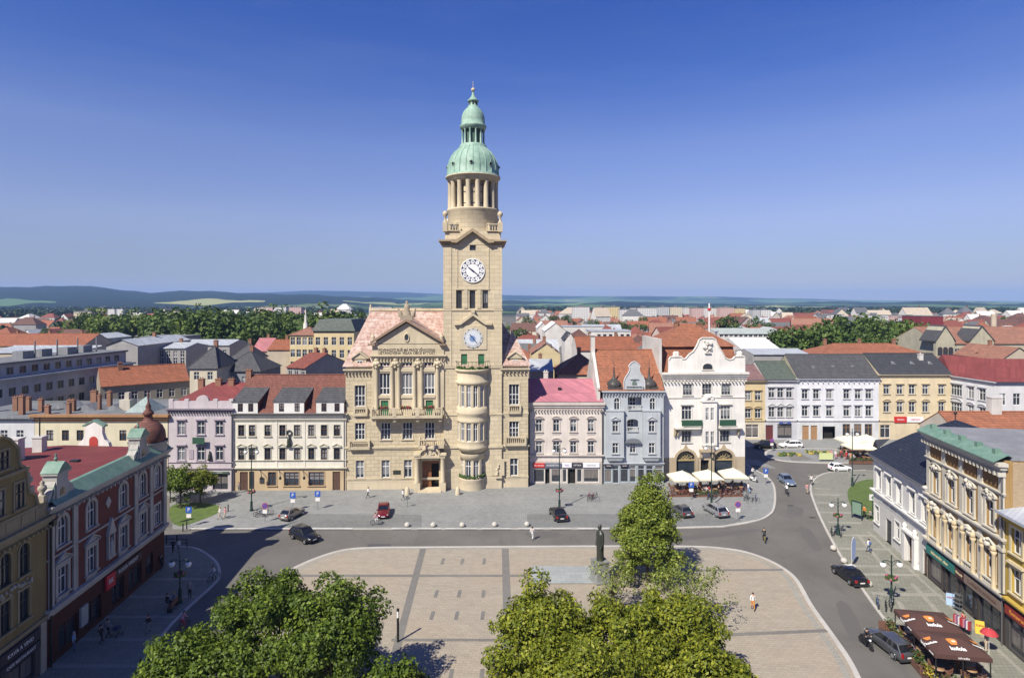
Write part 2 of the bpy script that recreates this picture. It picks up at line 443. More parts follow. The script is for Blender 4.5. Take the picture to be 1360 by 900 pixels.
def setts_mat(name, c1, c2, cm, w_, h_, rot=0.0, pink=None, mortar=0.02, patch=0.35):
    m, nt, b = _nt(name); n = N(nt); v0 = n.coord()
    mp = n.n('ShaderNodeMapping'); mp.inputs['Rotation'].default_value = (0, 0, rot); n.l(v0, mp.inputs['Vector']); v = mp.outputs['Vector']
    br = n.brick(v, c1, c2, cm, w_, h_, mortar)
    big = n.noise(v, 0.10, 5, 0.65); mid = n.noise(v, 0.7, 4, 0.7); fine = n.noise(v, 6, 4, 0.75)
    c = n.mix(n.math('MULTIPLY', n.ramp(big, [(0.42, 0.0), (0.66, 1.0)]), patch), br.outputs['Color'], pink or sc_(c1, 1.2))
    c = n.mix(n.math('MULTIPLY', n.ramp(mid, [(0.5, 0.0), (0.75, 1.0)]), 0.3), c, sc_(c2, 0.75))
    st = n.noise(n.mapping(v, (0.12, 1.4, 1)), 1.0, 4, 0.65)
    c = n.mix(n.math('MULTIPLY', n.ramp(st, [(0.45, 0.0), (0.7, 1.0)]), 0.22), c, sc_(c1, 1.18))
    c = n.mix(0.3, c, n.ramp(fine, [(0.3, 0.5), (0.7, 1.0)]), 'MULTIPLY')
    n.l(c, b.inputs['Base Color']); b.inputs['Roughness'].default_value = 0.85
    b.inputs['Specular IOR Level'].default_value = 0.3
    n.bump(n.math('MULTIPLY', br.outputs['Fac'], -1.0), 0.5, 0.02, b); return m
M_ASPH = asphalt_mat()
M_SETT = setts_mat('grey_setts', (0.285, 0.29, 0.28), (0.22, 0.225, 0.22), (0.13, 0.13, 0.125), 0.55, 0.28)
M_BAY = setts_mat('dark_setts', (0.22, 0.225, 0.215), (0.165, 0.17, 0.165), (0.10, 0.10, 0.10), 0.3, 0.3)
M_PLAZA = setts_mat('plaza_paving', (0.37, 0.33, 0.262), (0.315, 0.282, 0.225), (0.24, 0.215, 0.17), 0.62, 0.34, R(4), (0.40, 0.30, 0.215))
M_KERB = plaster('kerb_stone', (0.47, 0.45, 0.41), 0.3)
M_DKSTRIP = setts_mat('dark_strip', (0.215, 0.205, 0.185), (0.175, 0.17, 0.155), (0.13, 0.125, 0.115), 0.3, 0.15)
M_RPAVE = setts_mat('green_grey_slabs', (0.25, 0.25, 0.205), (0.20, 0.20, 0.165), (0.13, 0.13, 0.115), 0.4, 0.4)
M_RLIGHT = setts_mat('pale_slabs', (0.34, 0.33, 0.28), (0.29, 0.28, 0.24), (0.2, 0.19, 0.17), 0.4, 0.2)
M_PAINT = plaster('road_paint', (0.62, 0.61, 0.57), 0.6)
M_GRASS, nt, b = _nt('lawn'); n = N(nt); v = n.coord()
n.l(n.ramp(n.noise(v, 1.2, 6, 0.75), [(0.3, (0.055, 0.09, 0.018)), (0.6, (0.095, 0.14, 0.03)), (0.8, (0.15, 0.17, 0.05))]), b.inputs['Base Color'])
b.inputs['Roughness'].default_value = 0.9

def sheet(name, px, z, mat, kind='structure', smooth=0, ground=True):
    pts = [G(*p) for p in px] if ground else px
    if smooth: pts = smooth_poly(pts, smooth)
    me = bpy.data.meshes.new(name)
    bm = bmesh.new(); vv = [bm.verts.new((p[0], p[1], z)) for p in pts]
    f = bm.faces.new(vv); bm.normal_update(); bmesh.ops.triangulate(bm, faces=[f]); bmesh.ops.recalc_face_normals(bm, faces=bm.faces)
    for f in bm.faces:
        if f.normal.z < 0: f.normal_flip()
    bm.to_mesh(me); bm.free(); me.materials.append(mat)
    return tag(link(name, me), kind=kind)
def slab(name, pts, z0, z1, mat):
    me = bpy.data.meshes.new(name); bm = bmesh.new()
    vv = [bm.verts.new((p[0], p[1], z1)) for p in pts]
    f = bm.faces.new(vv); bm.normal_update()
    if f.normal.z < 0: f.normal_flip()
    bm.normal_update()
    r = bmesh.ops.extrude_face_region(bm, geom=[f])
    for e in r['geom']:
        if isinstance(e, bmesh.types.BMVert): e.co.z = z0
    bmesh.ops.recalc_face_normals(bm, faces=bm.faces)
    bmesh.ops.triangulate(bm, faces=[f for f in bm.faces if len(f.verts) > 4])
    bm.to_mesh(me); bm.free(); me.materials.append(mat)
    return tag(link(name, me), kind='structure')
def kerb(name, pts, wid, z0, z1, mat, closed=False):
    """stone strip along a polyline"""
    mb = MB(); n_ = len(pts); L, Rr = [], []
    for i in range(n_):
        a = Vector(pts[max(i-1, 0)] if not closed else pts[i-1]); c = Vector(pts[min(i+1, n_-1)] if not closed else pts[(i+1) % n_])
        t = (c-a).normalized(); nn = Vector((-t.y, t.x))*wid/2
        p = Vector(pts[i]); L.append(p+nn); Rr.append(p-nn)
    m = n_ if closed else n_-1
    for i in range(m):
        j = (i+1) % n_
        mb.quad((*L[i], z1), (*Rr[i], z1), (*Rr[j], z1), (*L[j], z1))
        mb.quad((*L[i], z0), (*L[j], z0), (*L[j], z1), (*L[i], z1))
        mb.quad((*Rr[i], z0), (*Rr[j], z0), (*Rr[j], z1), (*Rr[i], z1))
    return tag(mb.build(name, mat), kind='structure')

sheet('road', [(-52, 14), (80, 14), (80, 100), (135, 100), (135, 139), (-60, 139), (-60, 96), (-120, 96), (-120, 72), (-52, 72)], 0.0, M_ASPH, ground=False)
# front pavement of grey setts with its rounded corner on the right
fr_corner = [G(*p) for p in [(690, 702.3), (870, 702), (918, 700), (960, 698.8), (990, 695), (1010, 690), (1021, 684), (1027, 677), (1029.5, 661), (1027, 644), (1018, 633), (1003, 624), (992, 617)]]
fr_corner = [G(250, 702.5), G(470, 702.5)]+smooth_poly(fr_corner, 5, closed=False)
fr_back = [(49, 112), (48, 118), (-70, 118), (-70, 98.0), G(224, 658), G(229, 690)]
slab('pavement', [G(229, 702.5)]+fr_corner+fr_back, -0.3, 0.10, M_SETT)
kerb('kerb', [(p[0], p[1]) for p in fr_corner], 0.22, -0.1, 0.106, M_KERB)
kerb('kerb', [G(*p) for p in [(870, 702), (918, 700.6), (960, 699.5)]]+[q for q in fr_corner if q[0] > 34.5], 0.32, -0.1, 0.111, M_KERB)
sheet('parking_bay', [(388, 682.5), (560, 684), (560, 700.6), (380, 700.6)], 0.104, M_BAY)
sheet('parking_bay', [(700, 683), (960, 682.5), (985, 692), (962, 698), (915, 699.2), (700, 700.8)], 0.104, M_BAY)
mb = MB()
for x0, x1 in ((250, 385), (392, 468), (520, 545), (554, 585), (591, 632), (640, 678), (688, 721), (731, 757), (767, 790), (800, 830)):
    a, c = G(x0, 703.4), G(x1, 703.4); a2, c2 = G(x0, 701.9), G(x1, 701.9)
    mb.quad((*a, 0.112), (*c, 0.112), (*c2, 0.112), (*a2, 0.112))
tag(mb.build('road_marking', M_PAINT), kind='structure')
# dark patch on the road, gully covers
for q_ in ([(700, 706), (742, 706), (738, 714), (704, 713)], [(905, 712), (1000, 702), (1004, 706), (912, 717)], [(1060, 700), (1075, 702), (1092, 728), (1080, 730)], [(330, 740), (352, 735), (372, 722), (348, 724)], [(1110, 800), (1128, 803), (1150, 848), (1128, 846)], [(1046, 672), (1066, 674), (1064, 684), (1048, 682)], [(262, 792), (290, 786), (300, 800), (270, 812)]): sheet('road_patch', q_, 0.004, plain('tar_patch', (0.105, 0.10, 0.093), 0.9), smooth=2)
sheet('road_patch', [(488, 722), (519, 722), (520, 727), (488, 727)], 0.006, plain('tar', (0.075, 0.075, 0.078), 0.9))
for px, py in ((330, 758), (1079, 687), (1050, 671)):
    x, y = G(px, py)
    mb = MB(); mb.box(x-0.45, x+0.45, y-0.3, y+0.3, -0.05, 0.008)
    tag(mb.build('manhole_cover', plain('iron_cover', (0.06, 0.055, 0.05), 0.7)), kind='structure')
# the central plaza
plz = [(1139, 899), (1122, 868), (1096, 831), (1075.6, 802), (1058, 771), (1041, 755.6), (1018, 743), (989, 733), (960, 728.4), (930, 726.3), (860, 725.4), (700, 726), (560, 727), (500, 727.4), (460, 730), (430, 738), (400, 750), (378, 763), (350, 790), (325, 850), (310, 950), (320, 1080), (700, 1130), (1140, 1080), (1165, 960)]
plz_g = smooth_poly([G(*p) for p in plz], 4)
slab('plaza', plz_g, -0.3, 0.08, M_PLAZA)
kerb('kerb', plz_g, 0.45, -0.1, 0.088, M_KERB, closed=True)
inner = [(Vector(p)*0.972+Vector((0, 60))*0.028) for p in plz_g]
kerb('paving_band', [tuple(p) for p in inner], 0.55, 0.0, 0.084, M_RLIGHT, closed=True)
def strip(name, a, b_, wid, z, mat):
    a, b_ = Vector(a), Vector(b_); t = (b_-a).normalized(); nn = Vector((-t.y, t.x))*wid/2
    return sheet(name, [tuple(a+nn), tuple(b_+nn), tuple(b_-nn), tuple(a-nn)], z, mat, ground=False)
strip('paving_band', G(562, 729), G(525, 868), 0.75, 0.092, M_DKSTRIP)
strip('paving_band', G(671, 729), G(676, 890), 0.85, 0.092, M_DKSTRIP)
strip('paving_band', G(376, 765), G(706, 765), 0.55, 0.096, M_DKSTRIP)
strip('paving_band', G(920, 758), G(1040, 757), 0.5, 0.096, M_DKSTRIP)
strip('paving_band', G(520, 850.5), G(690, 850.5), 0.42, 0.096, M_DKSTRIP)
strip('paving_band', G(930, 845), G(1098, 838), 0.5, 0.096, M_DKSTRIP)
strip('paving_band', G(525, 868), G(505, 960), 0.75, 0.092, M_RLIGHT)
for px, py in ((588, 746), (614, 746), (643, 746), (579.5, 789), (610, 789), (642, 789), (574, 818), (606.5, 818), (641, 818), (599, 897), (640, 897)):
    x, y = G(px, py); strip('paving_inlay', (x-0.02, y-0.8), (x+0.02, y+0.8), 0.36, 0.096, M_DKSTRIP)
# right-hand pavement
rk = [G(*p) for p in [(1262, 945), (1236, 899), (1208, 866), (1180, 830), (1148, 786), (1120, 744), (1096, 701), (1082, 669), (1076.5, 648), (1084, 634.5), (1104, 627), (1150, 624.5)]]
rk = smooth_poly(rk, 4, closed=False)
slab('pavement', rk+[(75, 110.5), (75, 96), (62, 96), (60, 30), (32, 30)], -0.3, 0.10, M_RPAVE)
kerb('kerb', rk, 0.3, -0.1, 0.107, M_KERB)
for py0, w_ in ((632, .9), (640, .8), (649, .8), (657, .8), (668, .9), (681, .8), (694, .9), (711, .8), (729, .9), (752, .8), (763, .8), (789, 1.0), (826, .9)):
    d = FPX*CAMH/(py0-HY)
    xs = [p for p in rk]; near = min(xs, key=lambda p: abs(p[1]-d))
    x1 = 44.2+(d-54.3)*0.174-0.7
    if d > 88: x1 = 52.5
    strip('paving_band', (near[0]+0.5, d), (x1, d-0.3), w_*0.7, 0.104, M_RLIGHT)
for t0, t1, off in ((50, 66, 3.6), (66, 80, 4.0), (54, 62, 7.0)):
    strip('paving_band', (44.2+(t0-54.3)*.174-off, t0), (44.2+(t1-54.3)*.174-off+1.2, t1), 0.5, 0.1075, M_RLIGHT)
strip('paving_band', (44.2+(40-54.3)*.174-1.0, 40), (44.2+(81-54.3)*.174-1.0, 81), 0.35, 0.111, M_RLIGHT)
# lawns
sheet('lawn', [(1127, 650), (1126, 660), (1130, 672), (1142, 684), (1166, 694), (1190, 690), (1185, 640), (1160, 637), (1140, 640)], 0.12, M_GRASS, smooth=3)
sheet('lawn', [(228, 672), (262, 668), (290, 672), (291, 680), (276, 688), (250, 697), (236, 699), (226, 690)], 0.12, M_GRASS, smooth=3)
# left-hand pavement, in the shade of the houses
lk = [G(*p) for p in [(140, 1000), (185, 890), (222, 836), (249, 808), (280, 780), (291, 766), (288, 748), (270, 733), (252, 727), (215, 726)]]
lk = smooth_poly(lk, 4, closed=False)
slab('pavement', lk+[(-50, 76), (-50, 36), (-33, 36)], -0.3, 0.10, M_RPAVE)
kerb('kerb', lk, 0.3, -0.1, 0.106, M_KERB)
for d in (47, 51, 55, 59, 63, 67):
    near = min(lk, key=lambda p: abs(p[1]-d)); strip('paving_band', (near[0]-0.3, d), (-41.0, d), 0.5, 0.104, M_RLIGHT)
# paved crossing with planted beds in front of the far row
isl = smooth_poly([G(*p) for p in [(1017, 604), (1022, 598), (1050, 596), (1110, 596), (1150, 600), (1150, 612), (1110, 615), (1050, 613), (1026, 609)]], 4)
slab('traffic_island', isl, -0.2, 0.10, M_SETT); kerb('kerb', isl, 0.5, -0.1, 0.106, M_KERB, closed=True)
for p in ([(1043, 603), (1062, 602), (1080, 611), (1052, 612)], [(1070, 599), (1100, 599), (1120, 606), (1090, 609)]):
    sheet('paving_inlay', p, 0.108, M_DKSTRIP)
slab('pavement', [(47, 128.5), (62, 128.0), (92, 128), (110, 122), (125, 122), (140, 136), (47, 137.5)], -0.2, 0.10, M_SETT)
# slab under the statue
sheet('stone_platform', [(706, 752.5), (796, 752.5), (812, 776), (706, 776)], 0.14, setts_mat('granite_slabs', (0.33, 0.35, 0.34), (0.27, 0.29, 0.285), (0.2, 0.2, 0.2), 1.2, 0.8))

# ------------------------------------------------------------------ the air
hm = bpy.data.materials.new('haze'); hm.use_nodes = True; hn = hm.node_tree
hn.nodes.remove(hn.nodes['Principled BSDF'])
pv = hn.nodes.new('ShaderNodeVolumePrincipled'); pv.inputs['Color'].default_value = (0.36, 0.58, 1.0, 1)
pv.inputs['Density'].default_value = HAZE_D = 0.000085; pv.inputs['Anisotropy'].default_value = 0.0
hn.links.new(pv.outputs[0], hn.nodes['Material Output'].inputs['Volume'])
mb = MB(); mb.box(-16500, 16500, -300, 15700, -3.0, 330)
ho = tag(mb.build('haze', hm), kind='stuff')
# ------------------------------------------------------------------ building kit
W_WHITE = plain('white_window_paint', (0.72, 0.71, 0.69), 0.5)
W_BROWN = plain('brown_window_paint', (0.10, 0.055, 0.04), 0.5)
W_DARK = plain('dark_window_paint', (0.045, 0.045, 0.05), 0.5)
W_GREEN = plain('green_window_paint', (0.04, 0.16, 0.07), 0.5)
G_HOUSE = glass('house_glass')
G_DARK = glass('dark_glass', curtain=0.12)
G_SHOP = glass('shop_glass', (0.02, 0.022, 0.026), (0.25, 0.22, 0.2), 0.3)
M_IRON = plain('black_iron', (0.025, 0.027, 0.028), 0.45, 0.3)
M_GREYMETAL = plain('grey_metal', (0.23, 0.24, 0.25), 0.4, 0.6)
M_LEAD = seam('grey_sheet', (0.22, 0.225, 0.235))
M_DKPIPE = plain('drain_pipe', (0.10, 0.10, 0.105), 0.5)
M_COPPER, nt, b = _nt('green_copper'); n = N(nt); v = n.coord()
c = n.ramp(n.noise(v, 0.9, 5, 0.7), [(0.3, (0.165, 0.285, 0.22)), (0.5, (0.25, 0.385, 0.305)), (0.7, (0.36, 0.47, 0.395))])
c = n.mix(n.math('MULTIPLY', n.ramp(n.noise(n.mapping(v, (3, 3, .25)), 1.0, 4), [(0.5, 0.0), (0.75, 1.0)]), 0.6), c, (0.15, 0.25, 0.19))
n.l(c, b.inputs['Base Color']); b.inputs['Roughness'].default_value = 0.65
M_COPPER2 = M_COPPER.copy(); M_COPPER2.name = 'dull_copper'
for e, c_ in zip([q for q in M_COPPER2.node_tree.nodes if q.type == 'VALTORGB'][0].color_ramp.elements, ((.09, .17, .13), (.13, .225, .175), (.20, .29, .235))): e.color = (*c_, 1)

def arc(cx, z, r, n_=10, a0=math.pi, a1=0.0, ry=None):
    ry = r if ry is None else ry
    return [(cx+r*math.cos(a0+(a1-a0)*i/n_), z+ry*math.sin(a0+(a1-a0)*i/n_)) for i in range(n_+1)]
def hole_poly(w, h, arch):
    """opening outline from its bottom centre, counter-clockwise seen from the front"""
    if not arch: return [(-w/2, 0), (w/2, 0), (w/2, h), (-w/2, h)]
    ry = w/2*arch
    return [(-w/2, 0), (w/2, 0)]+[(p[0], p[1]) for p in arc(0, h-ry, w/2, 10, 0, math.pi, ry)]
def wall_grid(mb, x0, x1, z0, z1, holes, y=0.0, reveal=0.22, matf=None, bands=(), rmat=0):
    matf = matf or (lambda z: 0)
    us = sorted({round(q, 4) for q in [x0, x1]+[hh[0]-hh[2]/2 for hh in holes]+[hh[0]+hh[2]/2 for hh in holes] if x0-1e-6 <= q <= x1+1e-6})
    zs = sorted({round(q, 4) for q in [z0, z1]+list(bands)+[hh[1] for hh in holes]+[hh[1]+hh[3] for hh in holes] if z0-1e-6 <= q <= z1+1e-6})
    for a, b_ in zip(us, us[1:]):
        for c_, d in zip(zs, zs[1:]):
            mu, mz = (a+b_)/2, (c_+d)/2
            if any(abs(mu-hh[0]) < hh[2]/2 and hh[1] < mz < hh[1]+hh[3] for hh in holes): continue
            mb.quad((a, y, c_), (b_, y, c_), (b_, y, d), (a, y, d), matf(mz))
    for (u, z, w_, h_, ar) in holes:
        pl = hole_poly(w_, h_, ar)
        for i in range(len(pl)):
            p, q = pl[i], pl[(i+1) % len(pl)]
            mb.quad((u+p[0], y, z+p[1]), (u+q[0], y, z+q[1]), (u+q[0], y+reveal, z+q[1]), (u+p[0], y+reveal, z+p[1]), rmat if rmat else matf(z+h_/2))
        if ar:
            ap = pl[2:]
            for i in range(len(ap)-1):
                p, q = ap[i], ap[i+1]; top = z+h_
                if abs(p[0]-q[0]) < 1e-6: continue
                mb.quad((u+p[0], y, z+p[1]), (u+p[0], y, top), (u+q[0], y, top), (u+q[0], y, z+q[1]), matf(top-0.05))
_wm = {}
def win_meshes(w, h, arch=0, nx=2, trans=0.62, fmat=W_WHITE, gmat=G_HOUSE, t=0.075, rev=0.2, bars=0):
    key = (round(w, 2), round(h, 2), arch, nx, trans, fmat.name, gmat.name, t, rev, bars)
    if key in _wm: return _wm[key]
    w, h = round(w, 2), round(h, 2)
    mb = MB(); y0, y1 = rev-0.10, rev-0.01
    pl = hole_poly(w, h, arch)
    if arch:
        pin = [(p[0]*(w-2*t)/w, t+(p[1])*(h-2*t)/h) for p in pl]
        for i in range(len(pl)):
            j = (i+1) % len(pl)
            mb.quad((pl[i][0], y0, pl[i][1]), (pl[j][0], y0, pl[j][1]), (pin[j][0], y0, pin[j][1]), (pin[i][0], y0, pin[i][1]))
            mb.quad((pin[i][0], y0, pin[i][1]), (pin[j][0], y0, pin[j][1]), (pin[j][0], y1, pin[j][1]), (pin[i][0], y1, pin[i][1]))
    else:
        mb.box(-w/2, -w/2+t, y0, y1, 0, h); mb.box(w/2-t, w/2, y0, y1, 0, h)
        mb.box(-w/2+t, w/2-t, y0, y1, 0, t); mb.box(-w/2+t, w/2-t, y0, y1, h-t, h)
    zt = h*trans if trans else h
    for i in range(1, nx):
        x = -w/2+w*i/nx; mb.box(x-t*.45, x+t*.45, y0-0.012, y1-0.012, t, h-t-(0.1 if arch else 0))
    if trans: mb.box(-w/2+t, w/2-t, y0-0.02, y1-0.02, zt-t*.5, zt+t*.5)
    for i in range(1, bars+1):
        z = t+(zt-t)*i/(bars+1); mb.box(-w/2+t, w/2-t, y0+0.01, y1-0.003, z-0.018, z+0.018)
    fr = mb.mesh('window', [fmat])
    g = MB(); g.add([(p[0], rev-0.03, p[1]) for p in pl], [list(range(len(pl)))])
    gl = g.mesh('pane', [gmat])
    _wm[key] = (fr, gl); return fr, gl
_sm = {}
def surround_mesh(w, h, arch, mat, tw=0.18, pr=0.07, sill=True, hood=None, key_=None, apron=0, ears=0):
    key = (round(w, 2), round(h, 2), arch, mat.name, tw, pr, sill, hood, key_, apron, ears)
    if key in _sm: return _sm[key]
    mb = MB(); b_ = 0.02
    if tw:
        zt = h-(w/2*arch if arch else 0)
        mb.box(-w/2-tw, -w/2, -pr, b_, 0, zt); mb.box(w/2, w/2+tw, -pr, b_, 0, zt)
        if arch:
            o = arc(0, zt, w/2+tw, 12, 0, math.pi, w/2*arch+tw); i_ = arc(0, zt, w/2, 12, 0, math.pi, w/2*arch)
            for k in range(12):
                mb.prism([i_[k], o[k], o[k+1], i_[k+1]], -pr, b_)
            if key_: mb.prism([(-0.13, h-0.05), (0.13, h-0.05), (0.2, h+tw+.18), (-0.2, h+tw+.18)], -pr-0.07, b_-0.002)
        else:
            mb.box(-w/2-tw-ears, w/2+tw+ears, -pr, b_, h, h+tw)
            if key_: mb.prism([(-0.11, h-0.04), (0.11, h-0.04), (0.16, h+tw+.08), (-0.16, h+tw+.08)], -pr-0.06, b_-0.002)
    if sill: mb.box(-w/2-tw-0.08, w/2+tw+0.08, -pr-0.12, b_+.1, -0.14, 0.0)
    if apron: mb.box(-w/2-tw*.6, w/2+tw*.6, -pr*.7, b_, -apron, -0.142)
    hw, hz = w/2+tw+0.14, h+tw+0.1
    if hood: mb.box(-hw+.1, hw-.1, -pr-.02, b_+.002, h+tw+0.002, hz)
    if hood == 'flat': mb.box(-hw, hw, -0.3, b_, hz, hz+0.1); mb.box(-hw+.06, hw-.06, -0.22, b_, hz+0.102, hz+0.2)
    if hood == 'tri':
        mb.box(-hw, hw, -0.26, b_, hz, hz+0.1)
        mb.prism([(-hw, hz+0.102), (hw, hz+0.102), (0, hz+0.1+hw*0.55)], -0.12, b_)
        for s_ in (-1, 1):
            p = [(s_*hw, hz+.102), (s_*hw, hz+.21), (0, hz+.21+hw*.55), (0, hz+.1+hw*.55)]
            mb.prism(p if s_ < 0 else p[::-1], -0.27, b_+.001)
    if hood == 'seg':
        mb.box(-hw, hw, -0.26, b_, hz, hz+0.09)
        o = arc(0, hz+0.092, hw, 12, math.pi, 0, hw*0.45); i_ = arc(0, hz+0.092, hw-.14, 12, math.pi, 0, hw*.45-.12)
        for k in range(12):
            mb.prism([i_[k], i_[k+1], o[k+1], o[k]], -0.25, b_)
        mb.prism([(p[0], p[1]) for p in i_][::-1], -0.08, b_)
    me = mb.mesh('surround', [mat]); _sm[key] = me; return me

def cornice(mb, x0, x1, z0, z1, pr, y=0.0, steps=3, dent=0, mat=0, back=0.02, dentw=0.14):
    """mouldings that step outward as they rise"""
    for i in range(steps):
        a = z0+(z1-z0)*i/steps; c_ = z0+(z1-z0)*(i+1)/steps-0.002; p = pr*(i+1)/steps
        e = p if i else p*0.6
        mb.box(x0-e*.6, x1+e*.6, y-p, y+back-i*.002, a, c_, mat)
    if dent:
        k = int((x1-x0)/dent); zz = z0-0.02
        for i in range(k+1):
            x = x0+(x1-x0)*i/k
            mb.box(x-dentw/2, x+dentw/2, y-pr*.75, y+back-.004, zz-dentw*1.6, zz+.018, mat)
def balustrade(mb, x0, x1, y, z0, z1, mat=0, step=0.32, w=0.16, n_=6, along='x', rail=0.14):
    def bx(a, b_, y_, c_, d, k):
        if along == 'x': mb.box(a, b_, y_-k, y_+k, c_, d, mat)
        else: mb.box(y_-k, y_+k, a, b_, c_, d, mat)
    bx(x0, x1, y, z0, z0+rail, w*.7); bx(x0, x1, y, z1-rail, z1, w*.8)
    k = max(1, int((x1-x0)/step))
    for i in range(k+1):
        x = x0+0.1+(x1-x0-0.2)*i/k
        c_ = (x, y) if along == 'x' else (y, x)
        mb.lathe([(w*.28, z0+rail), (w*.5, z0+rail+(z1-z0-2*rail)*.35), (w*.25, z0+rail+(z1-z0-2*rail)*.75), (w*.36, z1-rail)], n_, c_, mat)

class House:
    def __init__(s, name, label, cat, ax, ay, rz, W, dep, H, mats, bands=(), group=None, base=0.0):
        s.root = thing(name, label, cat, (ax, ay, base), rz, group)
        s.A = Vector((ax, ay)); s.d = Vector((math.cos(rz), math.sin(rz))); s.W, s.dep, s.H = W, dep, H
        s.mats = mats if isinstance(mats, (list, tuple)) else [mats]; s.bands = bands; s.holes = []; s.base = base; s.rz = rz
    def U(s, px, y=0.0):
        a = s.A+Vector((-s.d.y, s.d.x))*y; k = (px-CX)/FPX
        return (k*a.y-a.x)/(s.d.x-k*s.d.y)
    def V(s, py, px=None, y=0.0, u=None):
        if u is None: u = s.U(px, y) if px is not None else s.W/2
        d = s.A.y+s.d.y*u+s.d.x*y
        return CAMH-(py-HY)*d/FPX-s.base
    def matf(s, z):
        i = 0
        for k, bz in enumerate(s.bands):
            if z > bz: i = k+1
        return min(i, len(s.mats)-1)
    def win(s, us, v0, w, h, arch=0, nx=2, trans=0.62, fmat=W_WHITE, gmat=G_HOUSE, sur=None, y=0.0, hole=True, name='window', t=0.075, rev=0.2, bars=0, label=None):
        out = []
        fr, gl = win_meshes(w, h, arch, nx, trans, fmat, gmat, t, rev, bars)
        w, h = round(w, 2), round(h, 2)
        for u in us:
            if hole: s.holes.append((u, v0, w, h, arch))
            o = link(name, fr, s.root); o.location = (u, y, v0)
            link('pane', gl, o)
            if sur: link('surround', surround_mesh(w, h, arch, **sur), o)
            if label: o['label'] = label
            out.append(o)
        return out
    def part(s, mb, name, mats, parent=None, loc=None, rot=None):
        return mb.build(name, mats, parent or s.root, loc, rot)
    def finish(s, reveal=0.22, back=True, name='wall', holes=None, top=True, sides=(True, True)):
        mb = MB()
        wall_grid(mb, 0, s.W, 0, s.H, s.holes, 0.0, reveal, s.matf, s.bands)
        zs = [0]+[q for q in s.bands if q < s.H]+[s.H]
        for a, c_ in zip(zs, zs[1:]):
            m = s.matf((a+c_)/2)
            if sides[0]: mb.quad((0, s.dep, a), (0, 0, a), (0, 0, c_), (0, s.dep, c_), m)
            if sides[1]: mb.quad((s.W, 0, a), (s.W, s.dep, a), (s.W, s.dep, c_), (s.W, 0, c_), m)
            if back: mb.quad((s.W, s.dep, a), (0, s.dep, a), (0, s.dep, c_), (s.W, s.dep, c_), m)
        # dark room behind the openings so that no light leaks through
        if top: mb.quad((0, 0.02, s.H-0.01), (s.W, 0.02, s.H-0.01), (s.W, s.dep, s.H-0.01), (0, s.dep, s.H-0.01), 0)
        return s.part(mb, name, s.mats)
    def gable_roof(s, rise, mat, over=0.35, x0=None, x1=None, z0=None, y0=None, y1=None, gmat=None, name='roof', ridge=0.5, th=0.16, gables=True):
        x0 = 0 if x0 is None else x0; x1 = s.W if x1 is None else x1; z0 = s.H if z0 is None else z0
        y0 = -over if y0 is None else y0; y1 = s.dep+over if y1 is None else y1
        yr = y0+(y1-y0)*ridge; mb = MB()
        for (ya, yb) in ((y0, yr), (y1, yr)):
            mb.add([(x0, ya, z0), (x1, ya, z0), (x1, yb, z0+rise), (x0, yb, z0+rise), (x0, ya, z0-th), (x1, ya, z0-th), (x1, yb, z0+rise-th), (x0, yb, z0+rise-th)],
                   [(0, 1, 2, 3), (7, 6, 5, 4), (0, 4, 5, 1), (1, 5, 6, 2), (3, 7, 4, 0)])
        mb.tube((x0, yr, z0+rise+.02), (x1, yr, z0+rise+.02), 0.13, n=6)
        r = s.part(mb, name, mat)
        if gables:
            for x in (x0+.03, x1-.03):
                g = MB(); g.add([(x, y0+.3, z0-.05), (x, y1-.3, z0-.05), (x, yr, z0+rise-.2)], [(0, 1, 2)])
                s.part(g, 'gable_wall', gmat or s.mats[-1])
        return r
    def hip_roof(s, rise, mat, over=0.4, hipx=None, z0=None, name='roof', x0=0, x1=None, y0=0, y1=None, hips=(1, 1)):
        x1 = s.W if x1 is None else x1; y1 = s.dep if y1 is None else y1; z0 = s.H if z0 is None else z0
        x0 -= over; x1 += over; y0 -= over; y1 += over
        ym = (y0+y1)/2; hx = (y1-y0)/2 if hipx is None else hipx
        hx = min(hx, (x1-x0)/2-.01); a, b_ = x0+hx*hips[0], x1-hx*hips[1]
        mb = MB()
        mb.add([(x0, y0, z0), (x1, y0, z0), (x1, y1, z0), (x0, y1, z0), (a, ym, z0+rise), (b_, ym, z0+rise)],
               [(0, 1, 5, 4), (1, 2, 5), (2, 3, 4, 5), (3, 0, 4), (3, 2, 1, 0)])
        mb.tube((a, ym, z0+rise), (b_, ym, z0+rise), 0.14, n=6)
        for p, q in (((x0, y0, z0), (a, ym, z0+rise)), ((x1, y0, z0), (b_, ym, z0+rise))):
            mb.tube(p, q, 0.12, n=6)
        return s.part(mb, name, mat)
    def chimney(s, x, y, z0, z1, w=0.6, d=0.6, mat=None, pots=2, parent=None):
        mb = MB(); mb.box(x-w/2, x+w/2, y-d/2, y+d/2, z0, z1-.15); mb.box(x-w/2-.07, x+w/2+.07, y-d/2-.07, y+d/2+.07, z1-.148, z1)
        for i in range(pots):
            mb.tube((x+(i-(pots-1)/2)*w*.45, y, z1), (x+(i-(pots-1)/2)*w*.45, y, z1+.28), .1, n=6)
        return s.part(mb, 'chimney', mat or plaster('chimney_brick', (0.28, 0.15, 0.10), .4), parent)
    def pipe(s, x, z0, z1, y=-0.12, mat=None):
        mb = MB(); mb.tube((x, y, z0), (x, y, z1), 0.07, n=6)
        return s.part(mb, 'drain_pipe', mat or M_DKPIPE)
    def gutter(s, z, x0=None, x1=None, y=-0.42, mat=None):
        mb = MB(); mb.tube((0 if x0 is None else x0, y, z), (s.W if x1 is None else x1, y, z), 0.09, n=6)
        return s.part(mb, 'gutter', mat or M_DKPIPE)
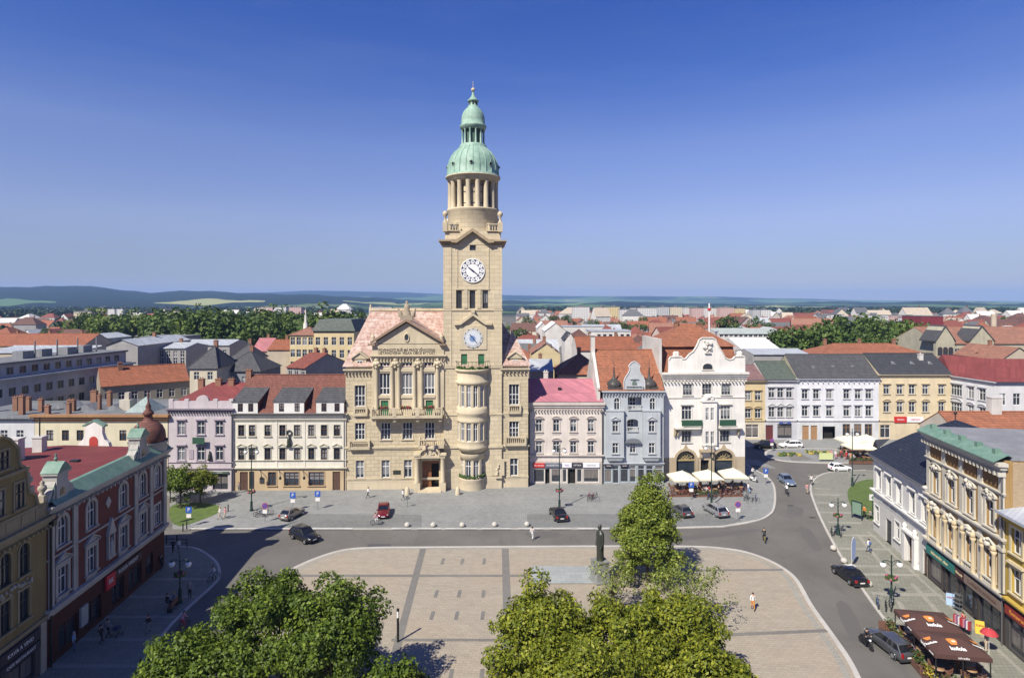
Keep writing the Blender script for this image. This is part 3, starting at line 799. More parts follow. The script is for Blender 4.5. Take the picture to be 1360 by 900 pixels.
    def sign(s, u0, u1, z0, z1, mat, words=None, size=0.4, tmat=None, y=-0.1, th=0.12, width=None, name='shop_sign'):
        mb = MB(); mb.box(u0, u1, y-th, y+.08, z0, z1)
        o = s.part(mb, name, mat)
        if words: text(o, words, size, ((u0+u1)/2, y-th-.015, (z0+z1)/2), tmat or W_WHITE, width=width)
        return o
    def door(s, u, v0, w, h, mat, y=0.0, hole=True, panel=0.12, glassy=False, rev=0.25):
        if hole: s.holes.append((u, v0, w, h, 0))
        mb = MB(); mb.box(u-w/2, u+w/2, y+rev-.08, y+rev, v0, v0+h)
        for k in (-1, 1):
            for z_ in (0.08, 0.52):
                mb.box(u+k*w/4-w*.17, u+k*w/4+w*.17, y+rev-.11, y+rev-.079, v0+h*z_, v0+h*(z_+.38))
        o = s.part(mb, 'door', mat)
        hb = MB(); hb.box(u+.03, u+.07, y+rev-.17, y+rev-.115, v0+h*.45, v0+h*.45+.22); s.part(hb, 'handle', M_GREYMETAL, o)
        return o
# ------------------------------------------------------------------ town hall with the clock tower
M_TH = ashlar('town_hall_stone', (0.56, 0.48, 0.335), 1.35, 0.62, 0.62, 0.03)
M_THS = plaster('town_hall_dressed_stone', (0.58, 0.50, 0.355), 0.4)
M_THP = ashlar('town_hall_plinth', (0.58, 0.50, 0.365), 2.6, 1.2, 0.8, 0.012)
M_THT = ashlar('tower_stone', (0.60, 0.515, 0.365), 1.5, 0.7, 0.72, 0.022)
M_THR, nt, b = _nt('salmon_tiles_painted_glare'); n = N(nt); v = n.coord()
br = n.brick(n.wallvec(v), (0.42, 0.255, 0.20), (0.33, 0.205, 0.16), (0.20, 0.125, 0.10), 0.62, 0.5, 0.05)
c = n.mix(n.math('MULTIPLY', n.ramp(n.noise(v, 1.1, 5, 0.7), [(0.42, 0.0), (0.68, 1.0)]), 0.9), br.outputs['Color'], (0.58, 0.48, 0.42))  # pale noise patches paint sun glare into the tile colour
c = n.mix(n.math('MULTIPLY', n.ramp(n.noise(n.mapping(v, (.25, .25, 1.2)), 1.0, 4, 0.7), [(0.5, 0.0), (0.7, 1.0)]), 0.5), c, (0.30, 0.17, 0.13))
n.l(c, b.inputs['Base Color']); b.inputs['Roughness'].default_value = 0.55; n.bump(br.outputs['Fac'], -0.6, 0.05, b)
M_OAK = plain('oak_door', (0.22, 0.085, 0.035), 0.55)
M_VOID = plain('dark_interior', (0.012, 0.011, 0.010), 0.9)
M_BRONZE = plain('dark_bronze', (0.055, 0.06, 0.05), 0.45, 0.5)
M_GEIL = plain('black_letters', (0.03, 0.02, 0.015), 0.6)
M_GOLD = plain('gilding', (0.65, 0.45, 0.12), 0.35, 0.9)
rz = R(3.0)
T = House('town_hall', 'sandstone town hall with pedimented front and tall green domed clock tower', 'town hall', (459-CX)*98.9/FPX, 98.9, rz, 30.05, 20.0, 20.35, [M_THP, M_TH], bands=(2.2,))
zx = lambda a: 440+a/3.214
zy = lambda a: 380+a/3.214
U = lambda a, y=0.0: T.U(zx(a), y)
V = lambda a, y=0.0: T.V(zy(a), 627, y)
S = lambda **k: dict(mat=M_THS, **k)
T.bands = (V(820),)
tw0, tw1 = U(480), U(727)
g_us = [U(122), U(232), U(327)]
T.win(g_us+[U(780)], V(812), 1.35, 2.95, nx=2, sur=S(tw=.2, pr=.03, sill=True), rev=.32, t=.11)
T.win([U(122), U(232), U(325), U(420), U(780)], V(650), 1.62, 2.8, nx=3, trans=.6, sur=S(tw=.16, pr=.05), rev=.3, t=.1, bars=1)
T.win([U(122), U(780)], V(508), 1.7, 3.45, nx=3, trans=.5, sur=S(tw=.22, pr=.06), rev=.3, t=.1, bars=1)
# portal opening
pc, pw, ph = U(424), 2.75, V(735)
T.holes.append((pc, 0, pw, ph, 0))
T.finish(reveal=.34)
# plinth, storey bands and main cornice
for a, c_, p in ((V(822), V(812), .10), (V(692), V(678), .28), (V(552), V(540), .12)):
    for xa, xb in ((0, tw0-.05), (tw1+.05, T.W)):
        mb = MB(); cornice(mb, xa, xb, a, c_, p, steps=2); T.part(mb, 'string_course', M_THS)
for xa, xb in ((0, tw0-.05), (tw1+.05, T.W)):
    mb = MB(); cornice(mb, xa, xb, V(366), V(350), .55, steps=3, dent=.55); T.part(mb, 'cornice', M_THS)
# projecting centre bay: giant half-columns, tall windows, pediment
cb = House.__new__(House); cb.__dict__.update(T.__dict__); cb.holes = []
x0, x1 = U(178), U(482); yb = -0.6; zb = V(553,-1.9)
cw = [U(230), U(325), U(420)]
lw0, lh = V(458), V(366)-V(458); uw0, uh = V(344), V(322)-V(344)
cb.win(cw, lw0, 1.75, lh, nx=3, trans=.3, y=yb, rev=.35, t=.12); cb.win(cw, uw0, 1.75, uh, nx=3, trans=0, y=yb, rev=.35, t=.11)
for u in (cw[0], cw[2]): cb.door(u, zb, 1.2, V(482)-zb, W_GREEN, y=yb, rev=.3)
mb = MB(); wall_grid(mb, x0, x1, zb, V(300), cb.holes, yb, .36)
for x in (x0, x1): mb.quad((x, yb, zb), (x, .1, zb), (x, .1, V(300)), (x, yb, V(300)))
mb.quad((x0, yb, zb), (x1, yb, zb), (x1, .1, zb), (x0, .1, zb))
T.part(mb, 'centre_bay', M_THS)
for px in (262, 290, 357, 386, 196, 455):
    mb = MB(); x = U(px); z0, z1 = zb+.9, V(322)
    mb.box(x-.42, x+.42, yb-.4, yb+.02, zb, z0); mb.lathe([(.36, z0), (.38, z0+.2), (.33, z0+.5), (.30, z1-.5), (.36, z1-.35), (.42, z1)], 12, (x, yb-.08))
    T.part(mb, 'column', M_THS)
for i, px in enumerate((196, 276, 372, 455)):       # carved groups over the columns
    mb = MB(); x = U(px); z = V(330)
    for dx, dz, r in ((0, .75, .26), (-.3, .2, .34), (.3, .25, .34), (0, .15, .4), (-.5, -.15, .25), (.5, -.1, .26), (0, -.4, .28), (.12, .5, .26)):
        mb.ball((x+dx, yb-.36, z+dz), r, 8, 5)
    T.part(mb, 'carved_figure', M_THS)
for u in cw:
    mb = MB(); mb.box(u-.95, u+.95, yb-.18, yb+.05, V(472), V(462)); mb.box(u-.95, u+.95, yb-.1, yb+.05, V(360), V(347)); T.part(mb, 'window_ledge', M_THS)
mb = MB()
cornice(mb, x0-.1, x1+.1, V(306), V(290), .5, yb, 3, .5); mb.box(x0, x1, yb-.05, .1, V(290), V(246))
T.part(mb, 'entablature', M_THS)
apx, ap = U(324), V(146); ex0, ex1, ez = U(172), U(482), V(243)
mb = MB(); mb.prism([(ex0+.3, ez-.02), (ex1-.3, ez-.02), (apx, ap-.35)], yb-.02, 9.0)
T.part(mb, 'pediment', M_THS)
mb = MB()
for s_, ex in ((-1, ex0), (1, ex1)):
    p = [(ex, ez), (ex, ez+.36), (apx, ap+.3), (apx, ap-.12)]
    mb.prism(p if s_ < 0 else p[::-1], yb-.62, .6)
    mb.box(ex-.45 if s_ < 0 else ex-.75, ex+.75 if s_ < 0 else ex+.3, yb-.6, yb+.05, ez-.28, ez-.003)
pc_ = T.part(mb, 'pediment_cornice', plaster('brown_weathered_stone', (0.30, 0.215, 0.15), .4))
mb = MB()
for s_, ex in ((-1, ex0), (1, ex1)):
    p = [(ex, ez+.362), (ex, ez+.44), (apx, ap+.39), (apx, ap+.302)]
    mb.prism(p if s_ < 0 else p[::-1], yb-.6, 9.0)
T.part(mb, 'pediment_roof', M_THR)
oc = MB(); oc.torus((0, 0, 0), .5, .12, 'y', 16, 6); o = T.part(oc, 'oval_window', M_THS, loc=(U(324), yb-.05, V(217))); o.scale = (.8, 1, 1.35)
g = MB(); g.lathe([(.01, 0), (.45, 0)], 16); gp = T.part(g, 'pane', G_DARK, o); gp.rotation_euler = (R(90), 0, 0); gp.location = (0, 0, 0)
ins = 'POVINNOSTI BUĎ MÁ PRÁCE VĚNOVÁNA', 'USTANOVENA VELKÁ OBCE BYTOST'
plq = MB(); plq.box(U(198), U(452), yb-.075, yb-.03, V(288), V(262)); plq_o = T.part(plq, 'inscription_panel', M_THS)
for k, tline in enumerate(ins):
    text(plq_o, tline, .62, (U(325), yb-.085, V(270+k*12.5)), M_GEIL, 'inscription', width=U(444)-U(204), bold=.012)
# statue group on the apex, urns at the corners
mb = MB(); z = ap+.35
mb.box(apx-1.0, apx+1.0, yb-.5, yb+.7, z-.3, z+.5)
mb.loft([[(apx+r*math.cos(t)*1.0, yb+.1+r*.7*math.sin(t), z+h_) for t in [i*math.pi/5 for i in range(10)]] for r, h_ in ((.75, .5), (.62, 1.0), (.42, 1.5), (.5, 1.9), (.34, 2.25), (.16, 2.4), (.22, 2.6), (.2, 2.8), (.03, 2.95))])
for s_ in (-1, 1):
    mb.loft([[(apx+s_*(.95+.1*k)+r*math.cos(t), yb+.1+r*math.sin(t), z+.2+h_) for t in [i*math.pi/4 for i in range(8)]] for k, (r, h_) in enumerate(((.42, 0), (.4, .6), (.3, .95), (.14, 1.1), (.2, 1.25), (.03, 1.5)))])
T.part(mb, 'roof_statue', plaster('grey_stone_figure', (0.36, 0.30, 0.22), .4))
for ex in (ex0+.35, ex1-.4):
    mb = MB(); mb.lathe([(.3, ez+.36), (.3, ez+.6), (.16, ez+.75), (.38, ez+1.1), (.3, ez+1.3), (.12, ez+1.4), (.16, ez+1.6), (.02, ez+1.8)], 10, (ex, yb-.2)); T.part(mb, 'urn', M_THS)
# balconies
def balcony(xa, xb, z0, z1, pr, y=0.0, posts=(), name='balcony', corb=()):
    mb = MB(); mb.box(xa-.12, xb+.12, y-pr-.1, y+.03, z0-.28, z0)
    balustrade(mb, xa, xb, y-pr, z0, z1, step=.34, w=.17)
    for x in (xa, xb): mb.box(x-.16, x+.16, y-pr-.14, y-pr+.14, z0+.001, z1+.06); balustrade(mb, y-pr+.1, y, x, z0, z1, along='y', w=.15)
    for x in posts: mb.box(x-.3, x+.3, y-pr-.16, y-pr+.16, z0+.001, z1+.04)
    for x in corb: mb.prism([(x-.25, z0-.9), (x+.25, z0-.9), (x+.25, z0-.281), (x-.25, z0-.281)], y-pr*.8, y+.03)
    return T.part(mb, name, M_THS)
balcony(U(180), U(474), V(553,-1.9), V(517,-1.9), 1.35, yb, [U(276), U(372)], corb=[U(185), U(276), U(372), U(468)])
balcony(U(80), U(163), V(680), V(650), .55); balcony(U(100), U(152), V(540), V(514), .3); balcony(U(744), U(828), V(672), V(640), .55); balcony(U(757), U(806), V(537), V(508), .3)
balcony(U(378), U(480), V(672), V(642), 1.5)
for u, z in [(U(a), V(b_)) for a, b_ in ((230, 512), (325, 512), (420, 512))]:
    mb = MB(); mb.box(u-.9, u+.9, yb-1.6, yb-1.35, z, z+.22)
    for i in range(26): mb.ball((u-.85+1.7*rng.random(), yb-1.5+rng.uniform(-.15, .15), z+.25+rng.random()*.2), .13, 5, 4, 1+(i % 3 == 0))
    T.part(mb, 'flower_box', [W_BROWN, foliage('box_leaves', (.05, .1, .02), (.09, .16, .03)), plain('red_geraniums', (.35, .02, .04), .6)])
# portal: columns, curved pediment with relief, panelled leaves, open right half
mb = MB(); y1 = -1.45
zt = V(735)
for px in (370, 478):
    x = U(px); mb.box(x-.5, x+.5, y1-.35, .05, 0, 1.5); mb.lathe([(.42, 1.5), (.44, 1.7), (.38, 2.0), (.34, zt+.2), (.44, zt+.45), (.5, zt+.6)], 14, (x, y1+.05)); mb.box(x-.4, x+.4, y1+.4, .05, 1.5, zt+.6)
xa, xb = U(360), U(488)
mb.box(xa, xb, y1-.35, .03, zt+.6, zt+1.0)
mb.box(U(385), U(462), y1+.5, -.02, zt, zt+.599)
bow = arc((xa+xb)/2, zt+1.0, (xb-xa)/2-.9, 14, 0, math.pi, 1.15)
mb.prism(bow, y1-.1, .03)
for s_ in (0, 1):
    mb.box((xa-.2, xb-1.0)[s_], (xa+1.0, xb+.2)[s_], y1-.5, .05, zt+1.001, zt+1.3)
o_ = arc((xa+xb)/2, zt+1.15, (xb-xa)/2-.8, 14, 0, math.pi, 1.35)
for k in range(14): mb.prism([bow[k], o_[k], o_[k+1], bow[k+1]], y1-.5, .04)
por = T.part(mb, 'portal', M_THS)
mb = MB(); cx_, cz_ = (xa+xb)/2, zt+.55
for i in range(20):
    a = rng.random()*math.pi; r = rng.random()
    mb.ball((cx_+math.cos(a)*r*1.35, y1-.2, cz_+.45+math.sin(a)*r*.9), rng.uniform(.1, .22), 7, 4)
mb.box(cx_-.3, cx_+.3, y1-.3, y1, cz_+.4, cz_+1.2)
T.part(mb, 'relief', M_THS, por)
mb = MB(); mb.box(pc-pw/2, pc+pw/2, .9, 1.0, 0, ph); mb.box(pc-pw/2, pc+pw/2, .05, .12, ph-.75, ph); T.part(mb, 'vestibule', M_VOID)
dm = MB(); dm.box(pc-pw/2+.02, pc+.12, .18, .3, .05, ph-.76)
for i in range(7):
    for j in range(2): dm.box(pc-pw/2+.14+j*.62, pc-pw/2+.64+j*.62, .14, .181, .25+i*.58, .68+i*.58)
d_ = T.part(dm, 'door', M_OAK); hb = MB(); hb.tube((pc+.02, .08, 1.1), (pc+.02, .08, 1.6), .04); T.part(hb, 'handle', M_GOLD, d_)
mb = MB(); mb.box(pc-pw/2, pc+pw/2, .04, .18, ph-.72, ph-.02); T.part(mb, 'door_transom', M_OAK)
mb = MB(); mb.box(xa+.6, xb-.6, y1-.9, .04, .10, .24); mb.box(xa+.6, xb-.6, y1-.5, .04, .241, .38); T.part(mb, 'step', M_THS)
for x, c_ in ((U(404), (.8, .75, .75)), (U(440), (.02, .05, .35))):
    mb = MB(); mb.tube((x, -1.4, V(660)), (x+.15, -2.6, V(640)), .035); f_ = T.part(mb, 'flag_pole', W_WHITE)
    mb = MB(); zt2 = V(641)
    mb.loft([[(x+.12, -2.4+.12*i, zt2-.05-.04*i) for i in range(8)], [(x+.12+.06*math.sin(i), -2.35+.1*i, zt2-1.0) for i in range(8)], [(x+.16, -2.2+.07*i, zt2-2.0) for i in range(8)]], closed=False, caps=False)
    if c_[0] > .5: mats_ = [plain('pink_white_flag', (.62, .42, .48), .7)]
    else: mats_ = [plain('blue_flag', (.05, .08, .38), .7)]
    T.part(mb, 'flag', mats_, f_)
mb = MB(); mb.box(U(264), U(296), -.06, .02, V(797), V(780)); T.part(mb, 'wall_plaque', M_BRONZE)
mb = MB(); mb.box(U(684), U(738), -.47, -.38, V(806), V(735)); mb.box(U(700), U(728), -.7, -.38, V(816), V(808))
for i in range(5): mb.ball((U(711)+rng.uniform(-.2, .2), -.52, V(800)+i*.38), .3-.03*i, 7, 5)
T.part(mb, 'memorial_relief', M_THS)
# dormers
def dormer(pxc, y=0.0):
    u = U(pxc); z0, z1 = V(349), V(308); wd = 1.05
    mb = MB(); mb.box(u-wd, u+wd, .15, 2.6, z0+.02, z1); mb.prism([(u-wd-.25, z1), (u+wd+.25, z1), (u, z1+.95)], 0.0, 3.4)
    d = T.part(mb, 'dormer', M_THS)
    fr, gl = win_meshes(.95, .85, 0, 2, 0, W_WHITE, G_HOUSE, .08, .02)
    o = link('window', fr, d); o.location = (u, .16, V(337)); gl_ = link('pane', gl, d); gl_.location = (u, .13, V(337))
    mb = MB()
    for s_ in (-1, 1):
        p = [(u+s_*(wd+.4), z1-.02), (u+s_*(wd+.4), z1+.16), (u, z1+1.2), (u, z1+1.0)]
        mb.prism(p if s_ < 0 else p[::-1], -.2, 3.5)
    T.part(mb, 'dormer_roof', M_THS, d)
dormer(121); dormer(786)
# roof: steep hips with a flat ridge, pavilion hip on the right
zr = CAMH-(412.7-HY)*108/FPX
mb = MB(); e = .45; r0, r1 = T.U(zx(172), 9.5), tw1-1.0; z0 = T.H
mb.add([(-e, -e, z0), (T.W+e, -e, z0), (T.W+e, T.dep+e, z0), (-e, T.dep+e, z0), (r0, 8.6, zr), (r1, 8.6, zr), (r1, 11.5, zr), (r0, 11.5, zr)],
       [(0, 1, 5, 4), (1, 2, 6, 5), (2, 3, 7, 6), (3, 0, 4, 7), (4, 5, 6, 7), (3, 2, 1, 0)])
T.part(mb, 'roof', M_THR)
mb = MB(); mb.box(r0-.2, r1, 8.35, 8.75, zr, zr+.45); mb.box(r0-.2, r0+.2, 8.76, 11.6, zr, zr+.45)
for i in range(9): mb.lathe([(.22, zr+.4), (.1, zr+.6), (.2, zr+.85), (.02, zr+1.3)], 8, (r0+i*(r1-r0)/8, 8.55)) if i in (0, 5) else None
T.part(mb, 'ridge_cresting', M_THS)
mb = MB(); ax_, az_ = U(776), V(190, 3.0)
mb.add([(tw1, -.42, z0+.01), (T.W+.42, -.42, z0+.01), (T.W+.42, 8.6, z0+.01), (tw1, 8.6, z0+.01), (ax_, 3.6, az_)], [(0, 1, 4), (1, 2, 4), (2, 3, 4), (3, 0, 4)])
T.part(mb, 'pavilion_roof', M_THR)
# ---- the tower
ty = -0.38; tcx = (tw0+tw1)/2; half = (tw1-tw0)/2; tcy = ty+half
TV = lambda py: T.V(py, 628, ty)
TH_ = TV(322)
tp = House.__new__(House); tp.__dict__.update(T.__dict__); tp.holes = []
tu = [U(545, ty), U(602, ty), U(657, ty)]
tp.win(tu, TV(409.5), .95, TV(385.5)-TV(409.5), nx=2, trans=.3, fmat=W_DARK, gmat=G_DARK, y=ty, rev=.4)
tp.win([tcx], TV(332.5), 1.0, .85, nx=2, trans=0, fmat=W_DARK, gmat=G_DARK, y=ty, rev=.4)
for px in (567, 640): tp.door(U(px, ty), TV(487), 1.0, TV(470)-TV(487), W_GREEN, y=ty, rev=.3)
mb = MB(); wall_grid(mb, tw0, tw1, 0, TH_, tp.holes, ty, .4, lambda z: 1 if z > V(820) else 0, (V(820),))
for x in (tw0, tw1): mb.quad((x, ty, 0), (x, ty+2*half, 0), (x, ty+2*half, TH_), (x, ty, TH_), 1)
mb.quad((tw0, ty+2*half, 0), (tw1, ty+2*half, 0), (tw1, ty+2*half, TH_), (tw0, ty+2*half, TH_), 1)
T.part(mb, 'tower_shaft', [M_THP, M_THT])
mb = MB()
def ringbox(a, c_, p):
    mb.box(tw0-p, tw1+p, ty-p, ty+.02, a, c_); mb.box(tw0-p, tw1+p, ty+2*half-.02, ty+2*half+p, a, c_)
    mb.box(tw0-p, tw0+.02, ty+.021, ty+2*half-.021, a, c_); mb.box(tw1-.02, tw1+p, ty+.021, ty+2*half-.021, a, c_)
for a, c_, p in ((TV(412.5), TV(410.5), .14), (TV(488.5), TV(486.5), .16), (TV(551), TV(549), .12), (TV(594.5), TV(591), .2)): ringbox(a, c_, p)
T.part(mb, 'string_course', M_THS)
mb = MB()      # corner pilaster strips and raised panels
for xa, xb in ((tw0-.05, tw0+1.3), (tw1-1.3, tw1+.05)):
    mb.box(xa, xb, ty-.08, ty+.01, TV(486), TV(412.6)); mb.box(xa, xb, ty-.1, ty+.01, TV(410), TV(326))
for px in (574, 630): mb.box(U(px, ty)-.3, U(px, ty)+.3, ty-.14, ty+.01, TV(409), TV(385))
mb.box(tw0+2.0, tw1-2.0, ty-.12, ty+.01, TV(384.8), TV(382.4))
for x in (tw0+2.2, tw1-2.2): mb.box(x-.12, x+.12, ty-.09, ty+.01, TV(382), TV(330))
T.part(mb, 'pilaster', M_THT)
# top cornice with the small gable over the clock
mb = MB(); zc0, zc1 = TV(325), TV(319)
for p, a, c_ in ((.25, zc0, zc0+.25), (.55, zc0+.252, zc0+.5), (.8, zc0+.502, zc1)): 
    for (xa, xb) in ((tw0-p, tcx-2.6), (tcx+2.6, tw1+p)): mb.box(xa, xb, ty-p, ty+.05, a, c_)
    mb.box(tw0-p, tw0+.05, ty+.051, ty+2*half, a, c_); mb.box(tw1-.05, tw1+p, ty+.051, ty+2*half, a, c_); mb.box(tw0-p, tw1+p, ty+2*half+.001, ty+2*half+p, a, c_)
for s_ in (-1, 1):
    xo = tcx+s_*2.6; p = [(xo+s_*.9, zc0+.3), (xo+s_*.9, zc1+.05), (xo, zc1+.1), (tcx, TV(303.5)), (tcx, TV(308)), (xo, zc0+.25)]
    mb.prism(p[::-1] if s_ > 0 else p, ty-.85, ty+.06)
T.part(mb, 'tower_cornice', plaster('weathered_cornice', (0.40, 0.315, 0.21), .5))
at0 = TV(306)
mb = MB(); mb.prism([(tcx-2.6, zc0), (tcx+2.6, zc0), (tcx, TV(306))], ty-.06, ty+2)
mb.frus(tw0+.15, tw1-.15, ty+.15, ty+2*half-.15, TH_-.2, at0, .12, .12)
T.part(mb, 'tower_attic', M_THT)
mb = MB(); zb0, zb1 = at0-.1, TV(297)
for xa, xb in ((tw0+.1, tw0+2.5), (tw1-2.5, tw1-.1)):
    for yy in (ty+.15, ty+2*half-.15): balustrade(mb, xa, xb, yy, zb0, zb1, step=.4, w=.24)
for x in (tw0+.15, tw1-.15):
    balustrade(mb, ty+.2, ty+2.5, x, zb0, zb1, step=.4, w=.24, along='y'); balustrade(mb, ty+2*half-2.5, ty+2*half-.2, x, zb0, zb1, step=.4, w=.24, along='y')
T.part(mb, 'tower_balustrade', M_THS)
for x in (tw0+.25, tw1-.25):
    for yy in (ty+.25, ty+2*half-.25):
        mb = MB(); mb.box(x-.4, x+.4, yy-.4, yy+.4, zb0-.1, zb1+.25); mb.lathe([(.36, zb1+.25), (.2, zb1+.55), (.2, zb1+1.1), (.42, zb1+1.4), (.45, zb1+1.7), (.3, zb1+2.0), (.02, zb1+2.15)], 10, (x, yy)); T.part(mb, 'pinnacle', M_THS)
DV = lambda py: T.V(py, 628, tcy)
k4 = (tcx, tcy)
mb = MB(); mb.lathe([(4.32, at0-.3), (4.32, DV(283)), (4.5, DV(281.5)), (4.5, DV(279.5)), (3.45, DV(279.4)), (3.45, DV(243))], 48, k4)
T.part(mb, 'drum', M_THT)
for dx in (-1, 1):
    mb = MB(); mb.box(-.55, .55, -.3, .3, 0, 1.35); o = T.part(mb, 'drum_lookout', M_THS, loc=(tcx+dx*3.0, tcy-3.55, at0)); o.rotation_euler.z = dx*R(35)
    g = MB(); g.box(-.35, .35, -.33, -.2, .25, 1.0); T.part(g, 'pane', G_DARK, o)
for i in range(16):
    a = 2*math.pi*(i+.5)/16; x, y = tcx+3.98*math.cos(a), tcy+3.98*math.sin(a); z0, z1 = DV(279.5), DV(244.5)
    mb = MB(); mb.lathe([(.46, z0), (.46, z0+.22), (.42, z0+.35), (.39, z1-.45), (.43, z1-.3), (.47, z1)], 12, (x, y)); T.part(mb, 'drum_column', M_THS)
    a2 = 2*math.pi*i/16; o = link('drum_window', win_meshes(.85, 3.2, 0, 1, .6, W_DARK, G_DARK, .1, .1)[0], T.root)
    o.location = (tcx+3.5*math.cos(a2), tcy+3.5*math.sin(a2), z0+.75); o.rotation_euler.z = a2+R(90); link('pane', win_meshes(.85, 3.2, 0, 1, .6, W_DARK, G_DARK, .1, .1)[1], o)
mb = MB(); mb.lathe([(3.4, DV(244.6)), (4.35, DV(244.5)), (4.35, DV(240.5)), (4.5, DV(240)), (4.5, DV(238.6)), (4.75, DV(238)), (4.75, DV(236.6)), (3, DV(236.5))], 48, k4)
T.part(mb, 'drum_entablature', M_THS)
PR = lambda r, z: (r*103.7/FPX/2.813, DV(100+z/2.813))
mb = MB(); prof = [PR(*q) for q in ((102, 386), (102, 380), (96, 376), (95, 350), (91, 328), (82, 308), (70, 292), (56, 280), (50, 272), (50, 264), (46, 262))]
mb.lathe(prof, 48, k4)
dm_ = T.part(mb, 'dome', M_COPPER)
for i in range(24):
    a = 2*math.pi*i/24; mb = MB()
    pts = [(tcx+(r+.02)*math.cos(a), tcy+(r+.02)*math.sin(a), z) for r, z in prof[2:9]]; mb.path(pts, .07, 5); T.part(mb, 'dome_rib', M_COPPER, dm_)
for i in range(8):
    a = 2*math.pi*i/8+R(90)-rz; r, z = PR(96.5, 345)
    mb = MB(); mb.torus((0, 0, 0), .3, .08, 'y', 14, 5); o = T.part(mb, 'dome_oculus', M_COPPER, dm_, loc=(tcx+r*math.cos(a), tcy+r*math.sin(a), z), rot=(0, 0, a+R(90)))
    g = MB(); g.ball((tcx+(r-.02)*math.cos(a), tcy+(r-.02)*math.sin(a), z), .26, 10, 6); T.part(g, 'pane', M_VOID, dm_)
mb = MB(); mb.lathe([PR(34, 266), PR(34, 205)], 24, k4); T.part(mb, 'lantern_core', plain('dark_copper', (.06, .11, .085), .6))
for i in range(12):
    a = 2*math.pi*(i+.5)/12; r = PR(41, 0)[0]; z0, z1 = PR(0, 262)[1], PR(0, 206)[1]; c_ = (tcx+r*math.cos(a), tcy+r*math.sin(a))
    mb = MB(); mb.lathe([(.24, z0), (.24, z0+.2), (.17, z0+.3), (.15, z1-.3), (.22, z1-.15), (.24, z1)], 8, c_); T.part(mb, 'lantern_column', M_COPPER)
mb = MB(); mb.lathe([PR(*q) for q in ((30, 207), (46, 207), (46, 200), (50, 197), (50, 191), (44, 188), (44.5, 170), (42, 152), (36, 138), (27, 127), (19, 120), (19, 116), (16, 115), (16, 101), (21, 99), (21, 95), (14, 90), (9, 82), (5, 74), (4, 66), (2, 62))], 32, k4)
T.part(mb, 'lantern_dome', M_COPPER)
mb = MB(); r, z = PR(7.5, 55); mb.ball((tcx, tcy, z), r, 14, 10); mb.tube((tcx, tcy, z), (tcx, tcy, z+1.5), .04); T.part(mb, 'finial', plaster('pale_gilt', (.62, .52, .36), .1))
for i in range(8):
    a = 2*math.pi*i/8; r, z = PR(16.3, 108); mb = MB(); mb.box(-.12, .12, -.03, .03, -.45, .45); T.part(mb, 'lantern_slit', M_VOID, loc=(tcx+r*math.cos(a), tcy+r*math.sin(a), z), rot=(0, 0, a+R(90)))
# clock: blue ring, twelve white numeral discs, two hands
M_CLKB = plain('clock_blue', (.025, .03, .10), .4); M_CLKW = plain('clock_white', (.78, .78, .76), .4)
cz = TV(359.5); cy = ty-.03
def disc(mb, r, y0, y1, x=0, z=0, n_=40):
    mb.prism([(x+r*math.cos(2*math.pi*i/n_), z+r*math.sin(2*math.pi*i/n_)) for i in range(n_)], y0, y1)
mb = MB(); disc(mb, 1.92, -.08, .05); ck = T.part(mb, 'clock', M_CLKB, loc=(tcx, cy, cz)); ck['label'] = 'large white clock with dark blue numeral ring'
mb = MB(); disc(mb, 1.12, -.12, -.04); T.part(mb, 'clock_face', M_CLKW, ck)
mb = MB(); mb.torus((0, -.08, 0), 1.94, .09, 'y', 40, 6); T.part(mb, 'clock_rim', M_CLKW, ck)
for i, nm in enumerate(('XII', 'I', 'II', 'III', 'IV', 'V', 'VI', 'VII', 'VIII', 'IX', 'X', 'XI')):
    a = R(90-30*i); mb = MB(); disc(mb, .34, -.13, -.05, 1.5*math.cos(a), 1.5*math.sin(a), 18); T.part(mb, 'numeral_disc', M_CLKW, ck)
    text(ck, nm, .36, (1.5*math.cos(a), -.14, 1.5*math.sin(a)), M_CLKB, 'numeral')
def hand(ang, L, w_):
    mb = MB(); mb.prism([(-w_, -.25), (w_, -.25), (w_*.6, L*.75), (0, L), (-w_*.6, L*.75)], -.2, -.15); o = T.part(mb, 'clock_hand', M_CLKB, ck); o.rotation_euler.y = R(ang); return o
hand(-52, 1.1, .14); hand(128, 1.45, .1)
# lower dial: pale blue astronomical disc under a little gable
sz, sx = TV(449), U(605, ty)
mb = MB(); mb.box(sx-2.25, sx+2.25, ty-.14, ty+.01, TV(464), TV(432))
for s_ in (-1, 1):
    p = [(sx+s_*3.1, TV(431.5)), (sx+s_*3.1, TV(428.5)), (sx+s_*2.1, TV(428)), (sx, TV(415.5)), (sx, TV(419)), (sx+s_*2.0, TV(431))]
    mb.prism(p if s_ < 0 else p[::-1], ty-.55, ty+.02)
mb.box(sx-.3, sx+.3, ty-.6, ty+.02, TV(415.5), TV(411.5))
T.part(mb, 'dial_frame', M_THS)
mb = MB(); disc(mb, 1.6, -.06, .02); dl = T.part(mb, 'astronomical_dial', plain('pale_blue_dial', (.46, .47, .46), .5), loc=(sx, ty-.15, sz))
mb = MB(); disc(mb, 1.22, -.09, -.05); T.part(mb, 'dial_plate', plain('light_dial', (.56, .59, .63), .5), dl)
mb = MB(); disc(mb, .5, -.12, -.08, -.1, -.05); T.part(mb, 'dial_centre', plain('blue_dial', (.16, .26, .46), .5), dl)
mb = MB(); mb.prism([(-.08, -.8), (.08, -.8), (.05, 1.0), (-.05, 1.0)], -.17, -.13); o = T.part(mb, 'dial_hand', M_CLKB, dl); o.rotation_euler.y = R(140)
for i in range(12):
    a = R(30*i); mb = MB(); disc(mb, .09, -.10, -.05, 1.42*math.cos(a), 1.58*math.sin(a), 10); T.part(mb, 'dial_mark', M_CLKB, dl)
